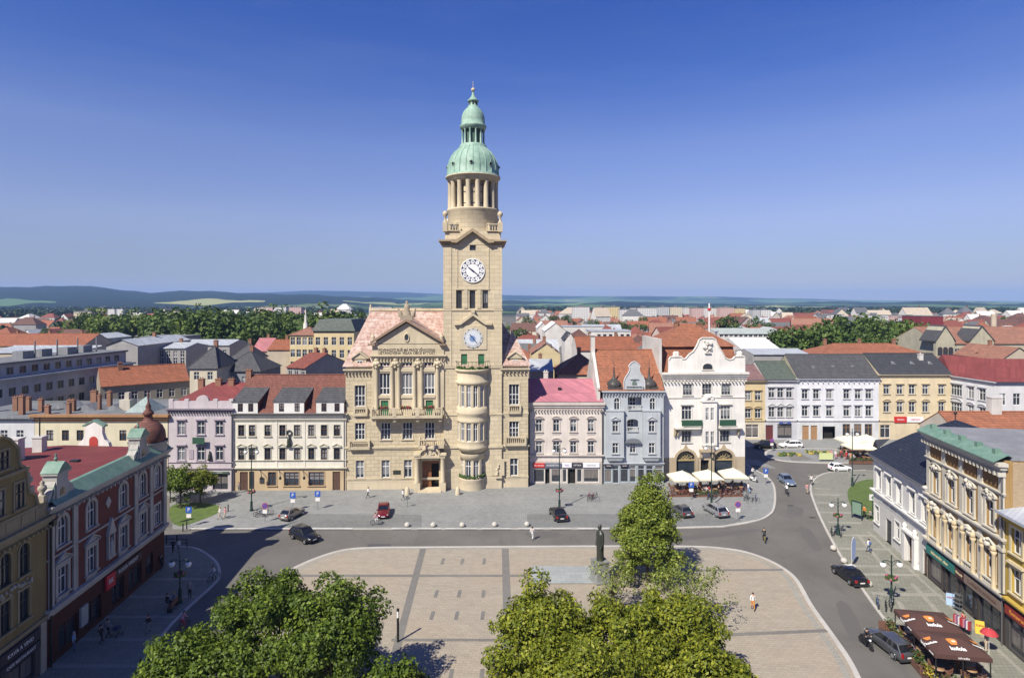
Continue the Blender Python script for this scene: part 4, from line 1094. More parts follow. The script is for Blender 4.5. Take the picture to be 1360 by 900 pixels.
# rounded oriel, three tiers of windows
ox, oy, orad = U(602, ty), ty+.75, 2.55
a0, a1 = R(180)+R(14), R(360)-R(14)
def pier_ring(z0, z1, r, nwin, span=(a0, a1), nm='oriel_pier'):
    st = (span[1]-span[0])/nwin
    for i in range(nwin+1):
        a = span[0]+st*i; m_ = MB(); m_.box(-.2, .2, -.14, .25, z0, z1); T.part(m_, nm, M_THS, loc=(ox+r*math.cos(a), oy+r*math.sin(a), 0), rot=(0, 0, a+R(90)))
    wd = 2*r*math.sin(st/2)-.36
    fr, gl = win_meshes(wd, z1-z0, 0, 2, .68, W_WHITE, G_HOUSE, .09, .06)
    for i in range(nwin):
        a = span[0]+st*(i+.5); rr = r*math.cos(st/2)-.05
        o = link('window', fr, T.root); o.location = (ox+rr*math.cos(a), oy+rr*math.sin(a), z0); o.rotation_euler.z = a+R(90); link('pane', gl, o)
def ring(prof):
    mb = MB(); mb.lathe(prof, 24, (ox, oy), 0, a0-R(8), a1+R(8), True); T.part(mb, 'oriel_tier', M_THS)
ring([(orad, V(366)-.001), (orad+.35, V(358)), (orad+.42, V(350)), (.1, V(349.5))])
ring([(orad-.1, V(417)), (orad+.05, V(416.9)), (orad+.28, V(410)), (orad+.3, V(402)), (orad+.05, V(396)), (orad, V(366))])
ring([(orad-.1, V(575)), (orad+.05, V(574.8)), (orad+.15, V(568)), (orad+.02, V(560)), (orad, V(545)), (orad+.22, V(538)), (orad+.22, V(530)), (orad+.1, V(524)), (orad+.12, V(508)), (orad-.2, V(507.6))])
ring([(1.7, V(707)), (2.0, V(706)), (2.35, V(692)), (orad+.1, V(684)), (orad+.15, V(678)), (orad, V(672)), (orad+.05, V(655)), (orad+.12, V(651)), (orad-.2, V(650.6))])
pier_ring(V(507), V(417), orad-.06, 6); pier_ring(V(650), V(575), orad-.06, 6)
mb = MB(); orad2 = 2.1
mb.lathe([(orad2+.1, 0), (orad2+.1, V(818)), (orad2+.18, V(812)), (orad2-.1, V(809))], 20, (ox, oy), 0, a0-R(8), a1+R(8)); T.part(mb, 'oriel_base', M_THP); mb = MB(); mb.lathe([(orad2-.1, V(733)), (orad2+.05, V(732.6)), (orad2+.08, V(706))], 20, (ox, oy), 0, a0-R(8), a1+R(8))
T.part(mb, 'oriel_tier', M_THS); pier_ring(V(809), V(733), orad2-.05, 4)
for z_, cnt in ((V(347), 40), (V(804), 22), (V(505), 6)):
    if cnt < 10: continue
    mb = MB()
    for i in range(cnt*3):
        a = rng.uniform(a0, a1); r = (orad if z_ > 10 else orad2)+.15
        mb.ball((ox+r*math.cos(a), oy+r*math.sin(a), z_+rng.uniform(-.1, .3)), .15, 5, 4)
    T.part(mb, 'flower_box', foliage('box_leaves', (.05, .1, .02), (.09, .16, .03)))
mb = MB()
for i in range(13):
    a = a0+(a1-a0)*i/12; p = (ox+(orad+.3)*math.cos(a), oy+(orad+.3)*math.sin(a)); mb.tube((*p, V(350)), (*p, V(318)), .03, n=5)
pp = [(ox+(orad+.3)*math.cos(a0+(a1-a0)*i/16), oy+(orad+.3)*math.sin(a0+(a1-a0)*i/16), V(318)) for i in range(17)]; mb.path(pp, .04, 5)
T.part(mb, 'iron_railing', M_IRON)
for px in (541, 608):
    p = G(px, 657.5); s_ = thing('guard_stone', 'knee-high conical stone bollard '+('left' if px < 560 else 'right')+' of the town hall portal', 'guard stone', p, 0, 'guard stones by the portal')
    mb = MB(); mb.lathe([(.42, 0), (.4, .5), (.3, 1.0), (.16, 1.25), (.02, 1.3)], 12); mb.build('stone_body', M_THS, s_, (0, 0, .1))
# ------------------------------------------------------------------ houses on the town-hall side of the square
def P(name, c, d=.32): return plaster(name, c, d)
M_TRIMW = P('white_stucco', (.66, .63, .58), .35)
M_REDTIN = seam('red_tin', (.21, .055, .05), rough=.65); M_PINKTIN = seam('pink_tin', (.43, .165, .20), rough=.65)
M_BRTILE = tiles('brown_red_tiles', (.20, .072, .05)); M_ORTILE = tiles('orange_tiles', (.36, .135, .07)); M_DKSLATE = tiles('dark_slate', (.05, .053, .062), moss=.1)
M_GRSLATE = tiles('grey_slate', (.085, .085, .09), moss=.1); M_GNROOF = tiles('green_grey_tiles', (.10, .125, .10), moss=.1); M_BLUESL = tiles('blue_black_slate', (.022, .027, .045), moss=.06, rough=.6)
def mkz(x0, y0, k): return (lambda a: x0+a/k), (lambda a: y0+a/k)
def grow(h, zx, zy): return (lambda a, y=0.0: h.U(zx(a), y)), (lambda a, b=None, y=0.0: h.V(zy(a), None if b is None else zx(b), y))

# lilac house with the red tin roof
zx, zy = mkz(200, 470, 3.915)
LI = House('lilac_house', 'narrow lilac house with red tin roof and stepped parapet, beside the lawn', 'house', (224-CX)*98.3/FPX, 98.3, 0, 10.5, 11, 13.5, [P('lilac_render', (.53, .475, .485)), P('lilac_render', (.53, .475, .485))], (3.4,))
U, V = grow(LI, zx, zy); TR = P('mauve_trim', (.40, .34, .38))
for a, b_ in ((350, 418), (482, 552)):
    LI.win([U(160), U(262), U(358)], V(b_), 1.2, V(a)-V(b_), nx=2, trans=.66, sur=dict(mat=TR, hood='flat', tw=.14))
sh = [(U(362), 2.5), (U(262)-.1, 2.2), (U(162), 2.6)]
for u, w_ in sh: LI.win([u], .35, w_, 2.75, nx=2, trans=.8, fmat=W_DARK, gmat=G_SHOP, name='shop_window', rev=.3)
LI.finish()
mb = MB(); cornice(mb, 0, LI.W, V(300), V(282), .5, dent=.45); LI.part(mb, 'cornice', P('dark_mauve_cornice', (.22, .19, .22)))
mb = MB(); cornice(mb, 0, LI.W, V(600), V(590), .22, steps=2); LI.part(mb, 'string_course', TR)
mb = MB(); cornice(mb, 0, LI.W, V(566), V(560), .15, steps=2); LI.part(mb, 'string_course', TR)
pz = V(245)
mb = MB(); o_ = arc(U(268), pz, 1.05, 10, math.pi, 0, .95)
mb.prism([(0, LI.H), (LI.W, LI.H), (LI.W, pz)]+[(p[0], p[1]) for p in o_[::-1]]+[(0, pz)], .05, .4)
for x in (.35, 2.9, LI.W-2.9, LI.W-.35): mb.box(x-.35, x+.35, 0, .45, LI.H+.001, pz+.35)
LI.part(mb, 'parapet', P('lilac_render', (.53, .475, .485)))
mb = MB(); zr_ = LI.V(zy(150), None, 7)
mb.add([(0, .4, 14.2), (LI.W, .4, 14.2), (LI.W, 8, zr_), (3.2, 8, zr_), (0, 11, 14.2), (LI.W, 11, 14.2)], [(0, 1, 2, 3), (0, 3, 4), (3, 2, 5, 4)]); LI.part(mb, 'roof', M_REDTIN)
for a in (265, 355, 422): LI.chimney(U(a, 7), 7.0, 15.5, LI.V(zy(128), None, 7), .95, .7)
mb = MB(); mb.box(U(230), U(292), -.75, -.68, V(462), V(428)); LI.part(mb, 'window_box', plain('dark_green_cloth', (.02, .07, .04), .7))
mb = MB(); mb.box(U(200), U(224), -.08, .02, V(545), V(495)); LI.part(mb, 'wall_panel', TR)
mb = MB(); x = U(310); z = V(545); mb.box(x-.35, x+.35, -.3, .02, z-.2, z); mb.loft([[(x+r*math.cos(t), -.18+r*math.sin(t), z+h_) for t in [i*math.pi/4 for i in range(8)]] for r, h_ in ((.28, 0), (.25, .6), (.17, 1.0), (.08, 1.1), (.13, 1.25), (.02, 1.4))]); LI.part(mb, 'niche_statue', M_BRONZE)
LI.sign(U(318), U(408), 3.0, 3.3, plain('green_sign', (.06, .10, .07)), 'KVETINY', .24, W_WHITE)
LI.sign(U(115), U(222), V(642), V(618), plain('yellow_sign', (.75, .55, .02)), 'LEKARNA', .5, plain('sign_red', (.5, .02, .02)), y=-.14)
LI.pipe(LI.W-.15, 0, 13.2)
# cream-white house with tan ground floor and three dormers
B = House('white_house_with_dormers', 'long white house with tan ground floor and three white dormers on a brown-red roof', 'house', (308.7-CX)*98.6/FPX, 98.6, R(.6), 18.55, 13, 12.6, [P('tan_render', (.52, .40, .25)), P('cream_white', (.70, .665, .57))], (3.85,))
U, V = grow(B, zx, zy); TR = P('cream_trim', (.56, .53, .43), .4)
us = [U(a) for a in (472, 528, 609, 686, 762, 836, 902, 969)]
B.win(us, V(425), 1.0, V(368)-V(425), nx=2, trans=.6, fmat=W_BROWN, gmat=G_HOUSE, sur=dict(mat=TR, tw=.12, sill=True)); B.win(us, V(548), 1.0, V(490)-V(548), nx=2, trans=.6, fmat=W_BROWN, sur=dict(mat=TR, tw=.12, hood='tri'))
for a, w_ in ((632, 1.3), (733, 2.4), (862, 2.5)): B.win([U(a)], V(682), w_, V(612)-V(682), nx=2 if w_ < 2 else 3, trans=.7, fmat=W_BROWN, sur=dict(mat=P('tan_trim', (.45, .33, .2)), tw=.15))
B.door(U(485), .05, 1.3, 3.1, W_BROWN); B.win([U(526)], .3, .85, 2.9, nx=1, trans=.7, fmat=W_BROWN, gmat=G_SHOP); B.door(U(966), .05, 1.25, 3.1, W_BROWN)
B.finish()
for z0, z1, p in ((V(350), V(335), .25), (V(318), V(308), .55)): mb = MB(); cornice(mb, 0, B.W, z0, z1, p, steps=3); B.part(mb, 'cornice', TR)
mb = MB(); cornice(mb, 0, B.W, V(556), V(549), .18, steps=2); B.part(mb, 'string_course', TR); mb = MB(); cornice(mb, 0, B.W, V(598), V(588), .3, steps=2); B.part(mb, 'string_course', TR)
B.gutter(12.75, y=-.62)
for a in (428.5, 655, 800, 1010): mb = MB(); x = min(max(U(a), .2), B.W-.2); mb.box(x-.16, x+.16, -.07, .02, 3.9, V(352)); B.part(mb, 'pilaster', B.mats[1])
zr_ = B.V(zy(108), None, 6.6); B.gable_roof(zr_-12.7, M_BRTILE, over=.45, z0=12.72, y1=13.4)
for a, b_ in ((432, 562), (645, 802), (865, 1009)):
    xa, xb = U(a), U(b_); z0, z1 = V(305), V(248)
    mb = MB(); hl = [((U(q)), z0+.25, .85, z1-z0-.45, 0) for q in (a+40, b_-36)]
    wall_grid(mb, xa, xb, z0-.1, z1, hl, -.38, .12); 
    
    d = B.part(mb, 'dormer', P('dormer_white', (.70, .69, .65)))
    fr, gl = win_meshes(.85, z1-z0-.45, 0, 2, .6, W_BROWN, G_HOUSE, .07, .12)
    for q in hl: o = link('window', fr, d); o.location = (q[0], -.38, q[1]); link('pane', gl, o)
    mb = MB(); ye = 4.1; ze = z1+(zr_-z1)*.45; mb.add([(xa-.2, -.5, z1), (xb+.2, -.5, z1), (xb+.2, ye, ze), (xa-.2, ye, ze), (xa-.2, -.5, z1+.1), (xb+.2, -.5, z1+.1), (xb+.2, ye, ze+.16), (xa-.2, ye, ze+.16)], [(0, 3, 2, 1), (4, 5, 6, 7), (0, 1, 5, 4), (1, 2, 6, 5), (3, 0, 4, 7)])
    B.part(mb, 'dormer_roof', M_GRSLATE, d)
    mb = MB()
    for x in (xa, xb): mb.add([(x, -.37, z0), (x, -.37, z1), (x, ye-.1, ze), (x, 3.0, z0+1.2)], [(0, 1, 2, 3)])
    B.part(mb, 'dormer_cheek', M_BRTILE, d)
for a in (602, 842): mb = MB(); mb.box(-.4, .4, -.05, .05, 0, .9); B.part(mb, 'roof_window', G_DARK, loc=(U(a), .75, 13.55), rot=(R(-50), 0, 0))
x, z = U(722), V(472)
mb = MB(); mb.torus((x, -.15, V(408)), .4, .1, 'y', 14, 6); mb.lathe([(.32, z), (.3, z+.9), (.18, z+1.3), (.08, z+1.4), (.15, z+1.6), (.02, z+1.8)], 10, (x, -.25)); mb.box(x-.35, x+.35, -.5, .02, z-.25, z); B.part(mb, 'house_sign_statue', M_BRONZE)
for a in (583, 680, 803):
    mb = MB(); mb.path([(U(a)-.35, 0, 3.3), (U(a)-.2, -.6, 3.5), (U(a)+.1, -.9, 3.2), (U(a)+.15, -.9, 2.7)], .05, 5); mb.lathe([(.05, 2.7), (.22, 2.45), (.2, 2.2), (.02, 2.1)], 8, (U(a)+.15, -.9)); B.part(mb, 'bracket_lamp', M_IRON)
mb = MB(); mb.box(U(568), U(590), -.12, .02, 1.3, 2.2); B.part(mb, 'menu_case', W_DARK)
B.pipe(.1, 0, 12.4); B.pipe(B.W-.3, 0, 12.4); B.chimney(U(510, 6), 6.2, 17, zr_+1.0, .9, .7)

# pink-roofed house
zx, zy = mkz(690, 420, 3.216)
D = House('pink_roofed_house', 'beige three-storey house under a bright pink tin roof, shops below', 'house', (702.3-CX)*102.2/FPX, 102.2, 0, 12.55, 12, 13.3, [P('shop_beige', (.5, .45, .40)), P('pale_pink_render', (.65, .59, .53))], (3.9,))
U, V = grow(D, zx, zy); TR = P('beige_trim', (.56, .50, .45), .4)
us = [U(a) for a in (83, 157, 230, 305)]
for a, b_ in ((442, 492), (535, 583)): D.win(us, V(b_), 1.05, V(a)-V(b_), nx=2, trans=.68, sur=dict(mat=TR, hood='seg', tw=.15, apron=.5))
for u0, u1, kind in ((58, 108, 'w'), (108, 130, 'd'), (134, 178, 'w'), (205, 240, 'd'), (272, 340, 'w'), (243, 268, 'w'), (182, 203, 'w')):
    uc, w_ = (U(u0)+U(u1))/2, U(u1)-U(u0)-.12
    if kind == 'd': D.holes.append((uc, .05, w_, 2.6, 0)); mb = MB(); mb.box(uc-w_/2, uc+w_/2, .5, .6, .05, 2.65); D.part(mb, 'doorway', M_VOID)
    else: D.win([uc], .4, w_, 2.2, nx=1, trans=0, fmat=W_WHITE, gmat=G_SHOP, name='shop_window', rev=.15)
D.finish()
mb = MB(); cornice(mb, 0, D.W, V(398), V(366), .6, dent=.5); D.part(mb, 'cornice', TR)
mb = MB(); cornice(mb, 0, D.W, V(600), V(590), .28, steps=2); D.part(mb, 'string_course', TR)
mb = MB(); mb.box(0, D.W, -.1, .3, 13.62, 14.05); D.part(mb, 'parapet', TR)
zr_ = D.V(zy(265), None, 6.5); mb = MB()
mb.add([(-.2, -.3, 14.06), (D.W+.1, -.3, 14.06), (D.W-.6, 6.5, zr_), (-.2, 6.5, zr_), (-.2, 12.3, 14), (D.W+.1, 12.3, 14)], [(0, 1, 2, 3), (1, 5, 2), (3, 2, 5, 4)]); D.part(mb, 'roof', M_PINKTIN)
mb = MB(); mb.box(U(170), U(185), 2.9, 3.3, 15.2, 16.0); D.part(mb, 'roof_vent', M_IRON)
D.chimney(U(112, 7), 7.0, 15, zr_+1.2, .8, .6, P('white_chimney', (.6, .58, .54)))
K = plain
D.sign(U(58), U(107), 2.95, 3.65, K('sign_red', (.5, .04, .06)), 'dm market', .4); D.sign(U(109), U(178), 2.95, 3.65, K('sign_slate', (.10, .12, .17)), 'KOSMETIKA', .42)
D.sign(U(182), U(222), 2.95, 3.7, K('sign_white', (.72, .72, .74)), 'Foto', .4, K('sign_violet', (.2, .1, .35))); D.sign(U(224), U(268), 2.95, 3.7, K('sign_black', (.03, .025, .04)), 'OPTIKA', .38); D.sign(U(271), U(341), 2.95, 3.7, K('sign_white', (.72, .72, .74)), 'OBCHOD', .36, K('sign_grey', (.3, .3, .32)))
D.pipe(D.W-.1, 0, 13); D.pipe(.12, 0, 13)

# blue-grey house with oriels, baroque gable and two onion caps
E = House('blue_grey_house', 'blue-grey house with curved gable, twin dark onion caps and orange roof', 'house', (801.3-CX)*102.4/FPX, 102.4, 0, 10.25, 14, 15.9, [P('blue_grey_low', (.33,.355,.375)), P('blue_grey_render', (.43, .46, .485))], (3.6,))
U, V = grow(E, zx, zy); TR = P('blue_trim', (.46, .485, .50), .3); M_ONION = seam('onion_cap_sheet', (.07, .065, .06), .4)
pr = .7
E.win([U(416), U(568)], V(400, y=-.2), .95, V(348)-V(400), arch=1, sur=dict(mat=TR, tw=.12, key_=1)); E.win([U(484)], V(582), 1.0, V(537)-V(582), sur=dict(mat=TR, tw=.12))
E.holes += [(U(492), V(400), 2.35, V(344)-V(400), 0), (U(483), V(492), 1.9, V(438)-V(492), .5)]
for uc, z0, w_, h_ in ((U(492), V(400), 2.35, V(344)-V(400)), (U(483), V(492), 1.9, V(438)-V(492))):
    mb = MB(); mb.box(uc-w_/2-.2, uc+w_/2+.2, 1.25, 1.4, z0-.3, z0+h_+.3); mb.box(uc-w_/2, uc+w_/2, .2, 1.25, z0-.2, z0-.02); mb.box(uc-w_/2, uc+w_/2, .2, 1.25, z0+h_, z0+h_+.2); E.part(mb, 'loggia', TR)
    E.win([uc-.15], z0+.05, 1.1, h_-.3, y=1.0, hole=False, nx=2); mb = MB(); balustrade(mb, uc-w_/2, uc+w_/2, -.1, z0-.02, z0+.85, step=.28, w=.13); E.part(mb, 'balustrade', TR)
for a, b_, k in ((362, 395, 'w'), (397, 425, 'd'), (430, 466, 'w'), (470, 498, 'w'), (505, 535, 'w'), (540, 572, 'd'), (578, 615, 'w')):
    uc, w_ = (U(a)+U(b_))/2, U(b_)-U(a)-.1
    E.win([uc], .15 if k == 'd' else .35, w_, 3.0 if k == 'd' else 2.8, nx=1, trans=.78, fmat=K('pale_blue_paint', (.42, .50, .54)), gmat=G_SHOP, name='shop_window' if k == 'w' else 'shop_door', rev=.18)
E.finish()
for a, b_ in ((373, 446), (528, 602)):
    xa, xb = U(a, -pr), U(b_, -pr); z0, z1 = V(612, y=-pr), V(405, y=-pr); hl = []
    fr, gl = win_meshes(1.0, V(448)-V(493), 0, 2, .66, W_WHITE, G_HOUSE); uc = (xa+xb)/2
    for q in (493, 585): hl.append((uc, V(q, y=-pr), 1.0, round(V(448)-V(493), 2), 0))
    mb = MB(); wall_grid(mb, xa, xb, z0+.4, z1, hl, -pr, .2)
    for x in (xa, xb): mb.quad((x, -pr, z0+.4), (x, .02, z0+.4), (x, .02, z1), (x, -pr, z1))
    mb.frus(xa, xb, -pr, .02, z0+.4, z0-.25, .35, .2); mb.box(xa-.1, xb+.1, -pr-.1, .02, z1, z1+.22); mb.box(xa-.08, xb+.08, -pr-.08, .02, z0+.36, z0+.5)
    o = E.part(mb, 'oriel', P('blue_grey_render', (.43, .46, .485)))
    for hh in hl:
        q = link('window', fr, o); q.location = (hh[0], -pr, hh[1]); link('pane', gl, q); link('surround', surround_mesh(hh[2], hh[3], 0, TR, tw=.12, hood='tri' if hh[1] > 8 else None), q)
mb = MB(); z_ = V(530); mb.prism(arc(U(484), z_-.3, 1.4, 10, math.pi, 0, .7)[::-1], -.6, .02); E.part(mb, 'window_canopy', K('dark_canopy', (.14, .15, .17)))
mb = MB(); cornice(mb, 0, E.W, V(330), V(318), .5, dent=.5); E.part(mb, 'cornice', TR)
mb = MB(); cornice(mb, 0, E.W, 3.35, 3.62, .2, steps=2); E.part(mb, 'string_course', TR)
gx = U(491); gz = 16.1
half = [(1.75, 0), (1.8, .9), (1.75, 1.5), (1.45, 2.2), (1.05, 2.7), (.85, 3.2), (.8, 3.75), (.95, 3.8), (.95, 4.0), (.75, 4.25), (.4, 4.6), (0, 4.75)]
gp_ = [(gx-a, gz+b_) for a, b_ in half]+[(gx+a, gz+b_) for a, b_ in half[-2::-1]]
mb = MB(); mb.prism(gp_[::-1], .05, .5); g_ = E.part(mb, 'gable', TR)
mb = MB(); 
for i in range(len(gp_)-1): mb.tube((gp_[i][0], .02, gp_[i][1]), (gp_[i+1][0], .02, gp_[i+1][1]), .09, n=5)
E.part(mb, 'gable_moulding', P('white_moulding', (.6, .61, .62)), g_)
fr, gl = win_meshes(.75, 1.25, 1, 1, .55, W_GREEN, G_DARK, .07, .02); q = link('window', fr, g_); q.location = (gx, .04, gz+.2); link('pane', gl, q).location = (0, -.05, 0)
mb = MB(); mb.prism(arc(gx, gz+1.7, .75, 10, 0, math.pi, .35), -.15, .06); E.part(mb, 'gable_hood', TR, g_)
mb = MB(); balustrade(mb, gx-1.4, gx+1.2, -.1, 16.1, 16.75, step=.25, w=.12); E.part(mb, 'balustrade', TR)
for a in (408, 560):
    x = U(a); mb = MB(); mb.box(x-1.25, x+1.25, 0, 2.2, 16.05, 16.5); mb.lathe([(1.2, 16.5), (1.3, 16.75), (1.22, 17.05), (.92, 17.4), (.5, 17.7), (.24, 18.0), (.14, 18.7), (.1, 19.5), (.16, 19.6), (.05, 19.75), (.03, 21.1)], 16, (x, 1.1)); E.part(mb, 'onion_cap', M_ONION)
zr_ = E.V(zy(142), None, 7.6)
E.gable_roof(zr_-16, M_ORTILE, z0=16.0, x0=-.9, x1=E.W+.1, y0=-.1, y1=15, gmat=P('party_wall_white', (.62, .60, .56), .5))
mb = MB(); mb.add([(-.55-.5, 7.6, zr_+.4), (-.55-.5, 0, 16.4), (-.55-.5, 0, 13), (-.55-.5, 14, 13), (-.55-.5, 14, 17), (-.55, 7.6, zr_+.4), (-.55, 0, 16.4), (-.55, 0, 13), (-.55, 14, 13), (-.55, 14, 17)], [(0, 1, 2, 3, 4), (9, 8, 7, 6, 5), (0, 5, 6, 1), (0, 4, 9, 5), (1, 6, 7, 2)])
mb.box(-1.15, -.5, 6.6, 8.0, zr_-2, zr_+2.6); mb.box(-1.3, -.35, 6.4, 8.2, zr_+2.6, zr_+2.85)
E.part(mb, 'party_wall', P('party_wall_white', (.62, .60, .56), .5))
for a, t_ in ((380, 'MÓDA'), (448, 'BUTIK')): E.sign(U(a)-.7, U(a)+.7, 3.0, 3.34, K('sign_black', (.03, .025, .04)), t_, .26, y=-.16)

# white house with the tall curved gable and the cafe arches
F = House('white_gabled_house', 'tall white house with curved gable, green draped balcony and two big arches at the cafe', 'house', (882-CX)*104.3/FPX, 104.3, R(3), 14.3, 16, 18.0, [P('tan_plinth_stone', (.46, .38, .27), .35), P('white_render', (.76, .735, .69))], (4.0,))
U, V = grow(F, zx, zy); TR = P('ivory_trim', (.68, .65, .59), .4); TANS = P('tan_arch_stone', (.43, .35, .24), .3)
F.win([U(a) for a in (718, 800, 882)], V(335), 1.65, V(288)-V(335), nx=3, trans=.55, bars=1, fmat=K('grey_window', (.4, .4, .4)), sur=dict(mat=TR, tw=.12))
F.win([U(714), U(880)], V(440), 1.75, V(382)-V(440), nx=3, trans=.7, sur=dict(mat=TR, tw=.1, hood='flat'))
F.win([U(713), U(876)], V(536), 1.7, V(487)-V(536), nx=3, trans=.6, fmat=K('grey_window', (.4, .4, .4)), sur=dict(mat=TR, tw=.1))
ar = 42/3.216*104.3/FPX*1.0
for a in (710, 872):
    F.holes.append((U(a), .1, 2*ar, V(572)-.1, 1))
F.holes.append((U(792), .1, 1.5, 3.4, 0))
F.finish(reveal=.5)
for a in (710, 872):
    x = U(a); zt = V(572); zs_ = zt-ar
    mb = MB(); mb.box(x-ar-.1, x+ar+.1, .5, .6, 0, zt); o = F.part(mb, 'arch_window', G_DARK)
    mb = MB()
    for k in range(-2, 3): mb.tube((x, .42, zs_), (x+ar*math.sin(k*.55), .42, zs_+ar*math.cos(k*.55)), .05, n=5)
    for r in (.35, .7): 
        q = arc(x, zs_, ar*r, 10); mb.path([(p[0], .42, p[1]) for p in q], .05, 5)
    mb.box(x-ar, x+ar, .3, .48, zs_-.15, zs_+.1); F.part(mb, 'fanlight_tracery', K('ochre_tracery', (.36, .28, .14)), o)
    mb = MB(); oo = arc(x, zs_, ar+.42, 14, 0, math.pi); ii = arc(x, zs_, ar, 14, 0, math.pi)
    for k in range(14): mb.prism([ii[k], oo[k], oo[k+1], ii[k+1]], -.15, .02)
    for s_ in (-1, 1): mb.box(min(x+s_*ar, x+s_*(ar+.42)), max(x+s_*ar, x+s_*(ar+.42)), -.15, .02, 0, zs_)
    mb.prism([(x-.5, zt+.3), (x+.5, zt+.3), (x, zt+1.2)], -.13, .02); F.part(mb, 'arch_surround', TANS)
mb = MB(); mb.box(U(792)-.75, U(792)+.75, .5, .6, .1, 3.5); F.part(mb, 'doorway', M_VOID)
mb = MB(); x = U(795); mb.box(x-1.2, x+1.2, -.9, .02, V(575), V(566)); mb.box(x-1.1, x-.8, -.6, .02, V(600), V(576)); mb.box(x+.8, x+1.1, -.6, .02, V(600), V(576)); F.part(mb, 'door_canopy', TANS)
# central oriel with carved top
x = U(806); xa, xb = x-1.25, x+1.25; z0, z1 = V(548), V(362)
hl = [(x-.45+.9*i, V(q), .62, V(387)-V(440), 0) for q in (440, 540) for i in (0, 1)]
hl = [(a, b_, c_, round(d, 2), e) for a, b_, c_, d, e in hl]
mb = MB(); wall_grid(mb, xa, xb, z0, z1, hl, -.8, .2)
for q in (xa, xb): mb.quad((q, -.8, z0), (q, .02, z0), (q, .02, z1), (q, -.8, z1))
mb.frus(xa, xb, -.8, .02, z0, z0-.7, .5, .3); mb.box(xa-.15, xb+.15, -1.0, .02, z1, z1+.25)
for i in range(14): mb.ball((x+rng.uniform(-1, 1), -.6, z1+.35+rng.random()*.7*(1)), rng.uniform(.15, .32), 7, 5)
mb.prism([(xa, z1+.25), (xb, z1+.25), (x+.5, z1+1.3), (x-.5, z1+1.3)], -.35, .02)
orl = F.part(mb, 'oriel', P('white_render', (.76, .735, .69))); fr, gl = win_meshes(.62, hl[0][3], 0, 2, .66, W_WHITE, G_HOUSE)
for hh in hl: q = link('window', fr, orl); q.location = (hh[0], -.8, hh[1]); link('pane', gl, q)
mb = MB(); mb.box(U(657), U(768), -1.0, .02, V(476), V(469)); mb.box(U(845), U(945), -1.0, .02, V(476), V(469))
bal = F.part(mb, 'balcony', TR)
for a, b_ in ((685, 772), (845, 915)): mb = MB(); mb.box(U(a), U(b_), -1.06, -.98, V(468, y=-1), V(442, y=-1)); F.part(mb, 'balcony_drape', K('dark_green_cloth', (.02, .07, .04), .7), bal)
for a in (665, 677, 935): 
    mb = MB(); mb.prism([(U(a)-.25, V(510)), (U(a)+.25, V(478)), (U(a)-.25, V(478))], -.5, .02); F.part(mb, 'bracket', TANS)
mb = MB(); cornice(mb, -.1, F.W+.05, V(272), V(238), .75, steps=4, dent=.6); F.part(mb, 'cornice', TR)
mb = MB(); cornice(mb, 0, F.W, V(350), V(345), .12, steps=2); F.part(mb, 'string_course', TR)
gx, gz = U(803), V(238); sc2 = 104.5/FPX/3.216
gpts = [(-168, 240), (-168, 185), (-160, 172), (-112, 172), (-108, 182), (-95, 180), (-78, 160), (-62, 150), (-50, 132), (-40, 112), (-36, 100), (-24, 92), (24, 92), (36, 100), (40, 112), (50, 132), (62, 150), (78, 178), (95, 186), (112, 182), (120, 172), (160, 172), (165, 185), (165, 240)]
gq = [(gx+a*sc2, V(b_)) for a, b_ in gpts]
mb = MB(); mb.prism(gq[::-1], .0, .55); g_ = F.part(mb, 'gable', P('white_render', (.76, .735, .69)))
mb = MB()
for i in range(1, len(gq)-2): mb.tube((gq[i][0], .0, gq[i][1]), (gq[i+1][0], .0, gq[i+1][1]), .14, n=6)
F.part(mb, 'gable_moulding', TR, g_)
fr, gl = win_meshes(1.7, 1.0, .75, 3, .4, W_DARK, G_DARK, .1, .02); q = link('window', fr, g_); q.location = (gx, .0, V(226)); q2 = link('pane', gl, q); q2.location = (0, -.04, 0); link('surround', surround_mesh(1.7, 1.0, .75, TR, tw=.16, sill=True), q)
mb = MB()
for i in range(18): mb.ball((gx+rng.uniform(-.7, .7), -.12, V(150)+rng.random()*1.9), rng.uniform(.15, .34), 8, 5)
mb.box(gx-.55, gx+.55, -.3, .02, V(158), V(153)); F.part(mb, 'crest', TR, g_)
for dx in (-140, -130, 138, 146):
    mb = MB(); x = gx+dx*sc2; mb.lathe([(.4, V(172)), (.45, V(166)), (.28, V(162)), (.42, V(156)), (.2, V(151)), (.02, V(148))], 8, (x, .25)); F.part(mb, 'gable_figure', TR, g_)
z1 = F.V(zy(125), zx(780), 5.0); za = F.V(zy(30), None, 9.0)
mb = MB(); mb.frus(-.2, F.W-.2, 1.2, 15.2, 17.2, z1, .5, 2.2); F.part(mb, 'lower_roof', M_ORTILE)
mb = MB(); mb.add([(-.4, 2.8, z1), (F.W-.3, 2.8, z1), (F.W-.3, 15, z1), (-.4, 15, z1), (U(705, 9)-.3, 8.8, za), (U(735, 9)+.3, 8.8, za)], [(0, 1, 5, 4), (1, 2, 5), (2, 3, 4, 5), (3, 0, 4), (3, 2, 1, 0)]); F.part(mb, 'roof', M_ORTILE)
F.chimney(U(668, 9), 9, z1, za+.3, .7, .7, pots=0); F.chimney(U(680, 9), 9.6, z1, za+.5, .6, .7, pots=0); F.chimney(U(786, 9), 11, z1, za, .9, .8, pots=0)
mb = MB(); mb.box(-.55, -.1, 1.0, 12, 14, F.V(zy(95), zx(640), 2)); F.part(mb, 'party_wall', P('party_wall_white', (.62, .60, .56), .5))

